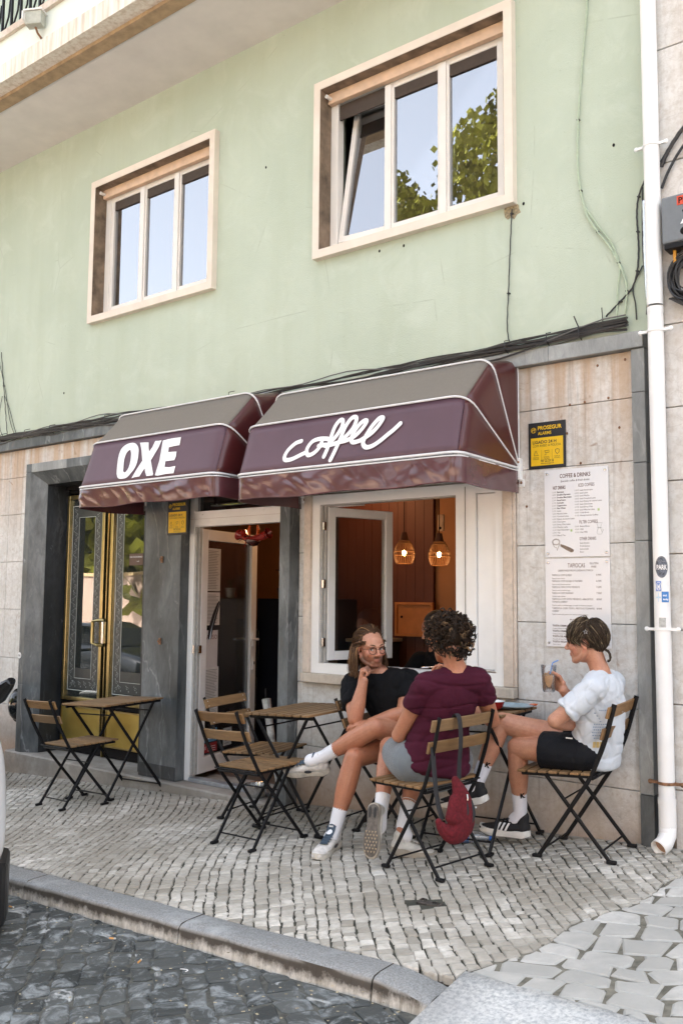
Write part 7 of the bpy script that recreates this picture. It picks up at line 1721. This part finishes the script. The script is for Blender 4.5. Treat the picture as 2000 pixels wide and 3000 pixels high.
    sp = thing('spoon', 'steel spoon held near the mouth of the woman in maroon', 'spoon', (0, 0, 0)); b.build('spoon_body', MAT['steel'], sp, True)
    return t
person_woman()
# ---------------------------------------------------------------- the youth
def person_youth():
    side = Vector((0, 1, 0)); H = Vector((-1.975, -.335, 1.135)); M = head_matrix(H, (-.985, -.12, -.03), tilt=0, pitch=-2)
    nb_ = Vector((-1.905, -.315, .985)); pel = Vector((-1.965, -.275, .578)); shN, shF = Vector((-1.885, -.465, .905)), Vector((-1.915, -.13, .915))
    elN, wrN = Vector((-2.045, -.560, .748)), Vector((-2.03, -.345, .700)); elF, wrF = Vector((-2.02, -.205, .720)), Vector((-2.075, -.395, .886))
    hN, hF = Vector((-1.975, -.365, .565)), Vector((-1.985, -.195, .575)); kN, aN = Vector((-2.345, -.385, .565)), Vector((-2.385, -.285, .178)); kF, aF = Vector((-2.430, -.40, .690)), Vector((-2.552, -.470, .352))
    t = thing('person', 'youth in a white t-shirt and black shorts holding an iced coffee, seen from the side', 'person', (0, 0, 0))
    mb = MB(); add_head(mb, M, .98, .95, neck=nb_+Vector((0, 0, .0)))
    limb(mb, [pel, pel.lerp(nb_, .45)+Vector((.015, 0, 0)), pel.lerp(nb_, .82)+Vector((.01, 0, 0)), nb_], [(.12, .09), (.11, .08), (.14, .075), (.055, .05)], 20, flat=side)
    limb(mb, [shN, nb_+Vector((0, 0, -.03)), shF], [.045, .047, .045], 14); arm(mb, shN, elN, wrN, .95); arm(mb, shF, elF, wrF, .95)
    thigh(mb, hN, kN, .98, 1.0); thigh(mb, hF, kF, .98, 1.0); shin(mb, kN, aN, .97); shin(mb, kF, aF, .97)
    cup = Vector((-2.133, -.440, .943))
    add_hand(mb, wrF+Vector((-.004, .006, .008)), (-.80, .05, .58), (-.10, -1, .0), 1, [(.45, .95, .6), (.5, 1.0, .6), (.55, 1.0, .6), (.6, 1.0, .6)], (1.0, .75), .92); add_hand(mb, wrN, (.2, .9, -.05), (.3, .2, -1), -1, [(.4, .5, .3)]*4, (.5, .3), .9)
    me, co = solidify_blob(mb, 'youth', .0038, 6); L = local(co, M)
    def paint(co, c):
        mixc(c, blobm(L, (0, .088, -.061), (.022, .02, .009)), (.48, .20, .17), .7); mixc(c, np.clip(blobm(L, (.045, .055, -.03), (.02, .03, .025))+blobm(L, (-.045, .055, -.03), (.02, .03, .025)), 0, 1), (.66, .27, .20), .45)
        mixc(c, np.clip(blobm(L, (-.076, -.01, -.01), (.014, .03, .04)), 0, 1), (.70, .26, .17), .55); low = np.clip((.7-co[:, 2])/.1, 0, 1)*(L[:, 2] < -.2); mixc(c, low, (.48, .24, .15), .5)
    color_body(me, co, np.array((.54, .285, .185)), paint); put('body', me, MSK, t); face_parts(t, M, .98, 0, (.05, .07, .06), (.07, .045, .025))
    mb = MB(); limb(mb, [pel+Vector((0, 0, -.045)), pel.lerp(nb_, .25)+Vector((.015, 0, 0)), pel.lerp(nb_, .55)+Vector((.015, 0, 0)), pel.lerp(nb_, .84)+Vector((.01, 0, 0)), nb_+Vector((0, 0, -.014))], [(.158, .125), (.155, .118), (.160, .112), (.150, .095), (.070, .064)], 28, flat=side, caps=(.25, .12))
    limb(mb, [shN, nb_+Vector((0, 0, -.045)), shF], [.062, .064, .062], 16)
    for S, E_ in ((shN, elN), (shF, elF)): limb(mb, [S, S.lerp(E_, .30), S.lerp(E_, .68)], [.060, .062, .062], 18, caps=(1, .1))
    me, co = solidify_blob(mb, 'shirt', .0055, 4); folds(me, co, .009, 1, [(0, (9, 5, 7), .8), (0, (17, 9, 15), .5)], 21); ts = put('t_shirt', me, m_cloth('white_cotton', (.60, .645, .70), .85), t)
    b = MB(); yb = -.415
    R = random.Random(4)
    # small print on the back of the shirt
    def backp(v, z): 
        q = pel.lerp(nb_, (z-pel.z)/(nb_.z-pel.z)); return q+Vector((.134*math.cos(v), -.170*math.sin(v), 0))
    for k in range(11):
        z = .80-.014*k; st_ = ''.join(R.choice('AEIOLNRSTUDM ') for _ in range(12)) if False else None
        a0 = .62+R.uniform(0, .15)
        while a0 < 1.15: a1 = a0+R.uniform(.03, .07); b.add([backp(a0, z), backp(a1, z), backp(a1, z+.006), backp(a0, z+.006)], [(0, 1, 2, 3)]); a0 = a1+.025
    o = b.build('back_print', simple('blue_print', (.25, .33, .45), .7), ts)
    b = MB()
    for k in range(3): b.add([backp(.8+.12*k, .615), backp(.9+.12*k, .615), backp(.9+.12*k, .645), backp(.8+.12*k, .645)], [(0, 1, 2, 3)])
    b.build('coloured_print', simple('ochre_print', (.5, .36, .14), .7), ts)
    mb = MB(); limb(mb, [pel+Vector((.01, 0, .0)), pel+Vector((0, 0, -.02))], [(.150, .118), (.150, .112)], 22, flat=side)
    for h, k, f_ in ((hN, kN, .60), (hF, kF, .36)): limb(mb, [h, h.lerp(k, f_*.5), h.lerp(k, f_)], [.100, .102, .098], 20, caps=(1, .1))
    me, co = solidify_blob(mb, 'shorts', .0055, 4); folds(me, co, .005, 1, [(0, (14, 8, 10), .6)], 2); sh_ = put('shorts', me, m_cloth('black_nylon', (.006, .007, .010), .65, 0), t)
    b = MB(); b.box(-.018, .018, -.001, .001, -.003, .003, Matrix.Translation(hN.lerp(kN, .12)+Vector((0, -.085, .088)))); b.build('drawstring_tip', MAT['whiteprint'], sh_)
    ms = m_cloth('white_long_sock', (.76, .76, .82), .9)
    for k, a, fd in ((kN, aN, (-1, -.05, 0)), (kF, aF, (-.95, -.1, -.2))):
        so_ = sock(t, k, a, fd, .66, ms, .0475, .036); b = MB(); V, Fc = text_geo('K', .036, bold=.002); c_ = a.lerp(k, .36); ax = (k-a).normalized(); vw = (Vector((0, -4.9, 1.35))-c_); vw = (vw-ax*vw.dot(ax)).normalized(); rt_ = ax.cross(vw)*-1
        rt_ = vw.cross(ax)*-1; b.add([c_+rt_*(v[0]+.004)+ax*(v[1]-.012)+vw*(math.sqrt(max(0, .0445**2-(v[0]+.004)**2))+.0012) for v in V], Fc); b.build('letter_mark', MAT['dark'], so_)
    mt = dict(upper=simple('black_knit', (.012, .012, .014), .8), mid=simple('white_foam', (.72, .70, .66), .7, var=.12, scale=18), out=simple('grey_rubber', (.14, .13, .12), .8, var=.4, scale=50, bump=.002), tongue=simple('black_fabric', (.015, .015, .017), .8), lace=simple('black_lace', (.02, .02, .02), .7), lug=MAT['dark'])
    shoe(t, aN+Vector((0, 0, -.012)), (-.99, -.12, -.02), (0, 0, 1), mt, dict(stripes=1, sole=.036)); shoe(t, aF, (-.94, -.14, -.22), (-.24, -.10, .96), mt, dict(stripes=1, sole=.036))
    # hair
    mh = m_hair('streaked_brown_hair', (.018, .012, .008), (.060, .038, .022), (.33, .25, .15)); lines = []; T = lambda p: M @ (Vector(p)*.98)
    kp = lambda q: (q.z > .062 and q.y < .075) or (q.z > .034 and q.y < .040) or (q.z > -.045 and q.y < -.040+.9*max(0, q.z))
    hair_base('hair_base', t, M, .98, .005, kp, mh)
    crown = Vector((.0, -.055, .11))
    def fl(p, q):
        if q.y > -.03 and q.z > .03 and p.z > .02: return Vector((p.x*3, .55, -.30-max(0, abs(p.x)-.05)*20))
        return Vector((p.x*2, -.55, -.75)) if p.z > -.03 else Vector((p.x*-1.5, -.15, -1))
    lines = comb(M, .98, R, 2400, kp, fl, lambda q, R: (R.uniform(.05, .085) if q.y > .0 else R.uniform(.06, .10)) if q.z > .03 else R.uniform(.10, .155), (.007, .020), -.05, .0035, .05)
    lines += comb(M, .98, R, 260, lambda q: q.z > .07 and q.y > -.03 and abs(q.x) < .06 and q.y < .07, lambda p, q: Vector((-.9 if p.x < .02 else -.4, .6, -.35)), lambda q, R: R.uniform(.05, .09), (.012, .024), -.04, .004, .26)
    for i in range(120):
        a = R.random()*6.28; c_ = Vector((0, -.100, -.058)); P = [c_+Vector((R.uniform(-.024, .024)*(1-k*.08), -.004*k-.016*math.sin(k*.7), .018*math.cos(k*.7)-.006*k+R.uniform(-.003, .003))) for k in range(8)]; lines.append(([T(p) for p in P], R.random()*.7))
    strands('hair', t, mh, lines, .0018, n=4)
    b = MB(); 
    for s_ in range(5):
        a0 = math.pi/2+s_*2*math.pi/5; P = [(-.083, -.030+r_*math.cos(a0+o_), .055+r_*math.sin(a0+o_)) for r_, o_ in ((.005, -.63), (.013, 0), (.005, .63))]; b.tube([T(p) for p in P], .0013, 5)
    b.build('star_hair_clip', MAT['rivet'], t)
    cp = thing('iced_coffee_cup', 'ribbed clear glass of iced coffee with a blue straw held by the youth', 'cup', cup)
    mg = m_glass('clear_glass', (.8, .82, .84), .0, .96, .03)
    b = MB(); P = []; n = 40; prof = [(.0001, -.065, 0), (.027, -.067, 0), (.031, -.062, .0006), (.0365, .02, .001), (.040, .070, 0), (.0412, .072, 0), (.0395, .071, 0), (.0350, .02, 0), (.0300, -.058, 0), (.0001, -.0585, 0)]
    V = [Vector(((r+a*math.cos(k*math.pi))*math.cos(2*math.pi*k/n), (r+a*math.cos(k*math.pi))*math.sin(2*math.pi*k/n), z)) for r, z, a in prof for k in range(n)]
    b.add(V, [(i*n+k, i*n+(k+1) % n, (i+1)*n+(k+1) % n, (i+1)*n+k) for i in range(len(prof)-1) for k in range(n)]); b.build('glass', mg, cp, True, angle=0)
    b = MB(); b.lathe([(.0001, -.0565), (.0292, -.0545), (.0342, .019), (.0001, .019)], 32); b.build('coffee', simple('milky_coffee', (.62, .34, .13), .3, var=.12, scale=40), cp, True)
    b = MB(); 
    for k in range(5): a = k*1.3; b.box(-.010, .010, -.010, .010, -.010, .010, Matrix.Translation((.017*math.cos(a), .017*math.sin(a), .016)) @ Matrix.Rotation(a, 4, (1, 1, 0)))
    b.build('ice_cubes', simple('coffee_ice', (.45, .27, .13), .1), cp, kind='stuff')
    b = MB(); b.tube([(.0, .0, .0), (.018, .003, .070), (.022, .003, .084), (.052, .004, .098)], .0036, 10); b.build('straw', simple('blue_straw', (.16, .32, .68), .4), cp, True)
    return t
person_youth()
# ---------------------------------------------------------------- someone inside, bending behind the window
def person_inside():
    t = thing('person', 'dim figure in black clothes bending inside the cafe window behind the man', 'person', (-.15, 0, .05))
    b = MB(); hip = Vector((-3.26, .75, .46)); ch_ = Vector((-3.30, .62, .86)); mb = MB(); M = head_matrix((-3.30, .54, 1.09), (-.5, -.8, -.3))
    add_head(mb, M, 1.0); limb(mb, [hip, hip.lerp(ch_, .6), ch_, Vector((-3.31, .58, .95))], [(.15, .11), (.15, .11), (.17, .10), (.06, .06)], 20, flat=Vector((.8, -.5, 0)).normalized())
    arm(mb, (-3.460, 0.600, 0.860), (-3.560, 0.450, 0.640), (-3.380, 0.360, 0.710)); arm(mb, (-3.140, 0.620, 0.860), (-3.060, 0.500, 0.620), (-3.200, 0.360, 0.700)); add_hand(mb, (-3.380, 0.360, 0.710), (.9, -.2, .05), (0, 0, -1), 1, [(.4, .6, .4)]*4); add_hand(mb, (-3.200, 0.360, 0.700), (-.7, -.3, .05), (0, 0, -1), -1, [(.4, .6, .4)]*4)
    thigh(mb, (-3.32, .72, .44), (-3.36, .34+.06, .44)); thigh(mb, (-3.18, .72, .44), (-3.14, .40, .44)); shin(mb, (-3.36, .40, .44), (-3.36, .42, .03)); shin(mb, (-3.14, .40, .44), (-3.14, .42, .03))
    me, co = solidify_blob(mb, 'inside', .006, 4); color_body(me, co, SKIN, lambda a, c: None); put('body', me, MSK, t)
    mb = MB(); limb(mb, [hip+Vector((0, 0, -.05)), hip.lerp(ch_, .5), ch_, ch_+Vector((0, -.02, .07))], [(.17, .13), (.175, .13), (.19, .115), (.12, .08)], 24, flat=Vector((.8, -.5, 0)).normalized())
    limb(mb, [(-3.460, 0.600, 0.860), (-3.560, 0.460, 0.660)], [.075, .06], 14); limb(mb, [(-3.140, 0.620, 0.860), (-3.060, 0.500, 0.640)], [.075, .06], 14)
    me, co = solidify_blob(mb, 'ins_shirt', .007, 4); put('black_top', me, m_cloth('black_cotton', (.005, .005, .006), .9, 0), t)
    mh = m_hair('black_hair', (.01, .008, .007), (.02, .015, .012), (.05, .04, .03)); b = MB(); b.ell(M @ Vector((0, -.03, .04)), (.088, .10, .09), 20, 14, M.to_3x3().to_4x4()); b.build('hair', simple('black_hair_cap', (.01, .008, .007), .6), t, True)
person_inside()
# ---------------------------------------------------------------- red bag on the back of the woman's chair
fp = thing('waist_bag', 'dark red corduroy waist bag hanging by its strap from the woman chair back', 'bag', (0, 0, 0))
mr_ = simple('red_corduroy', (.10, .004, .009), .95, var=.35, scale=90, bump=.0015); mk = simple('black_webbing', (.02, .02, .022), .8)
cW = chW.matrix_world if False else None
qW = chW.rotation_quaternion.to_matrix().to_4x4(); MW = Matrix.Translation(chW.location) @ qW
S_ = lambda x, y, z: MW @ Vector((x, y, z))
K_ = .86; bx0 = -.070
Z_ = lambda x, y, z: S_(bx0+x, y, z)
fx = qW @ Vector((1, 0, 0))
b = MB(); P = catmull([Z_(-.005, -.235, .70), Z_(-.002, -.262, .775), Z_(0, -.290, .765), Z_(0, -.292, .66), Z_(0, -.270, .54), Z_(.0, -.262, .47)], 5); b.tube(P, [(.0165, .0022)]*len(P), 8, flat=fx); b.build('strap', mk, fp, True)
b = MB(); P = catmull([Z_(-.115, -.215, .66), Z_(-.125, -.225, .52), Z_(-.128, -.235, .40), Z_(-.125, -.25, .33), Z_(-.120, -.258, .30)], 5); b.tube(P, [(.0150, .0022)]*len(P), 8, flat=fx); b.build('strap', mk, fp, True)
mb = MB(); limb(mb, [Z_(-0.028, -.262, .475), Z_(-0.016, -.275, .42), Z_(-0.010, -.285, .34), Z_(-0.028, -.288, .265), Z_(-0.083, -.282, .235), Z_(-0.128, -.268, .26), Z_(-0.150, -.258, .30)], [(.018, .012), (.044, .026), (.064, .038), (.068, .042), (.052, .036), (.030, .022), (.014, .011)], 18, flat=fx)
limb(mb, [Z_(-0.038, -.28, .38), Z_(-0.063, -.288, .30)], [(.048, .028), (.062, .036)], 16, flat=fx)
me, co = solidify_blob(mb, 'bag', .004, 4); folds(me, co, .004, 1, [(0, (18, 18, 12), .7)], 6); pouch = put('pouch', me, mr_, fp)
for dx, z0_, z1_, r_ in ((-.012, .40, .255, .0045), (.028, .37, .245, .006)):
    b = MB(); b.tube(catmull([Z_(dx, -.306, z0_), Z_(dx-.005, -.325, (z0_+z1_)/2), Z_(dx-.045, -.318, z1_)], 5), [(r_*1.4, .002)]*11, 6, flat=fx); b.build('zip', mk, pouch, True)
b = MB(); b.tube([Z_(-.002, -.312, .405), Z_(-.006, -.318, .388), Z_(-.008, -.318, .378)], [.005, .004, .003], 8); b.build('zip_pull', MAT['steel'], pouch, True)
b = MB(); b.ell(Z_(.048, -.312, .335), (.006, .005, .006), 8, 6); b.build('stud', MAT['rivet'], pouch, True)
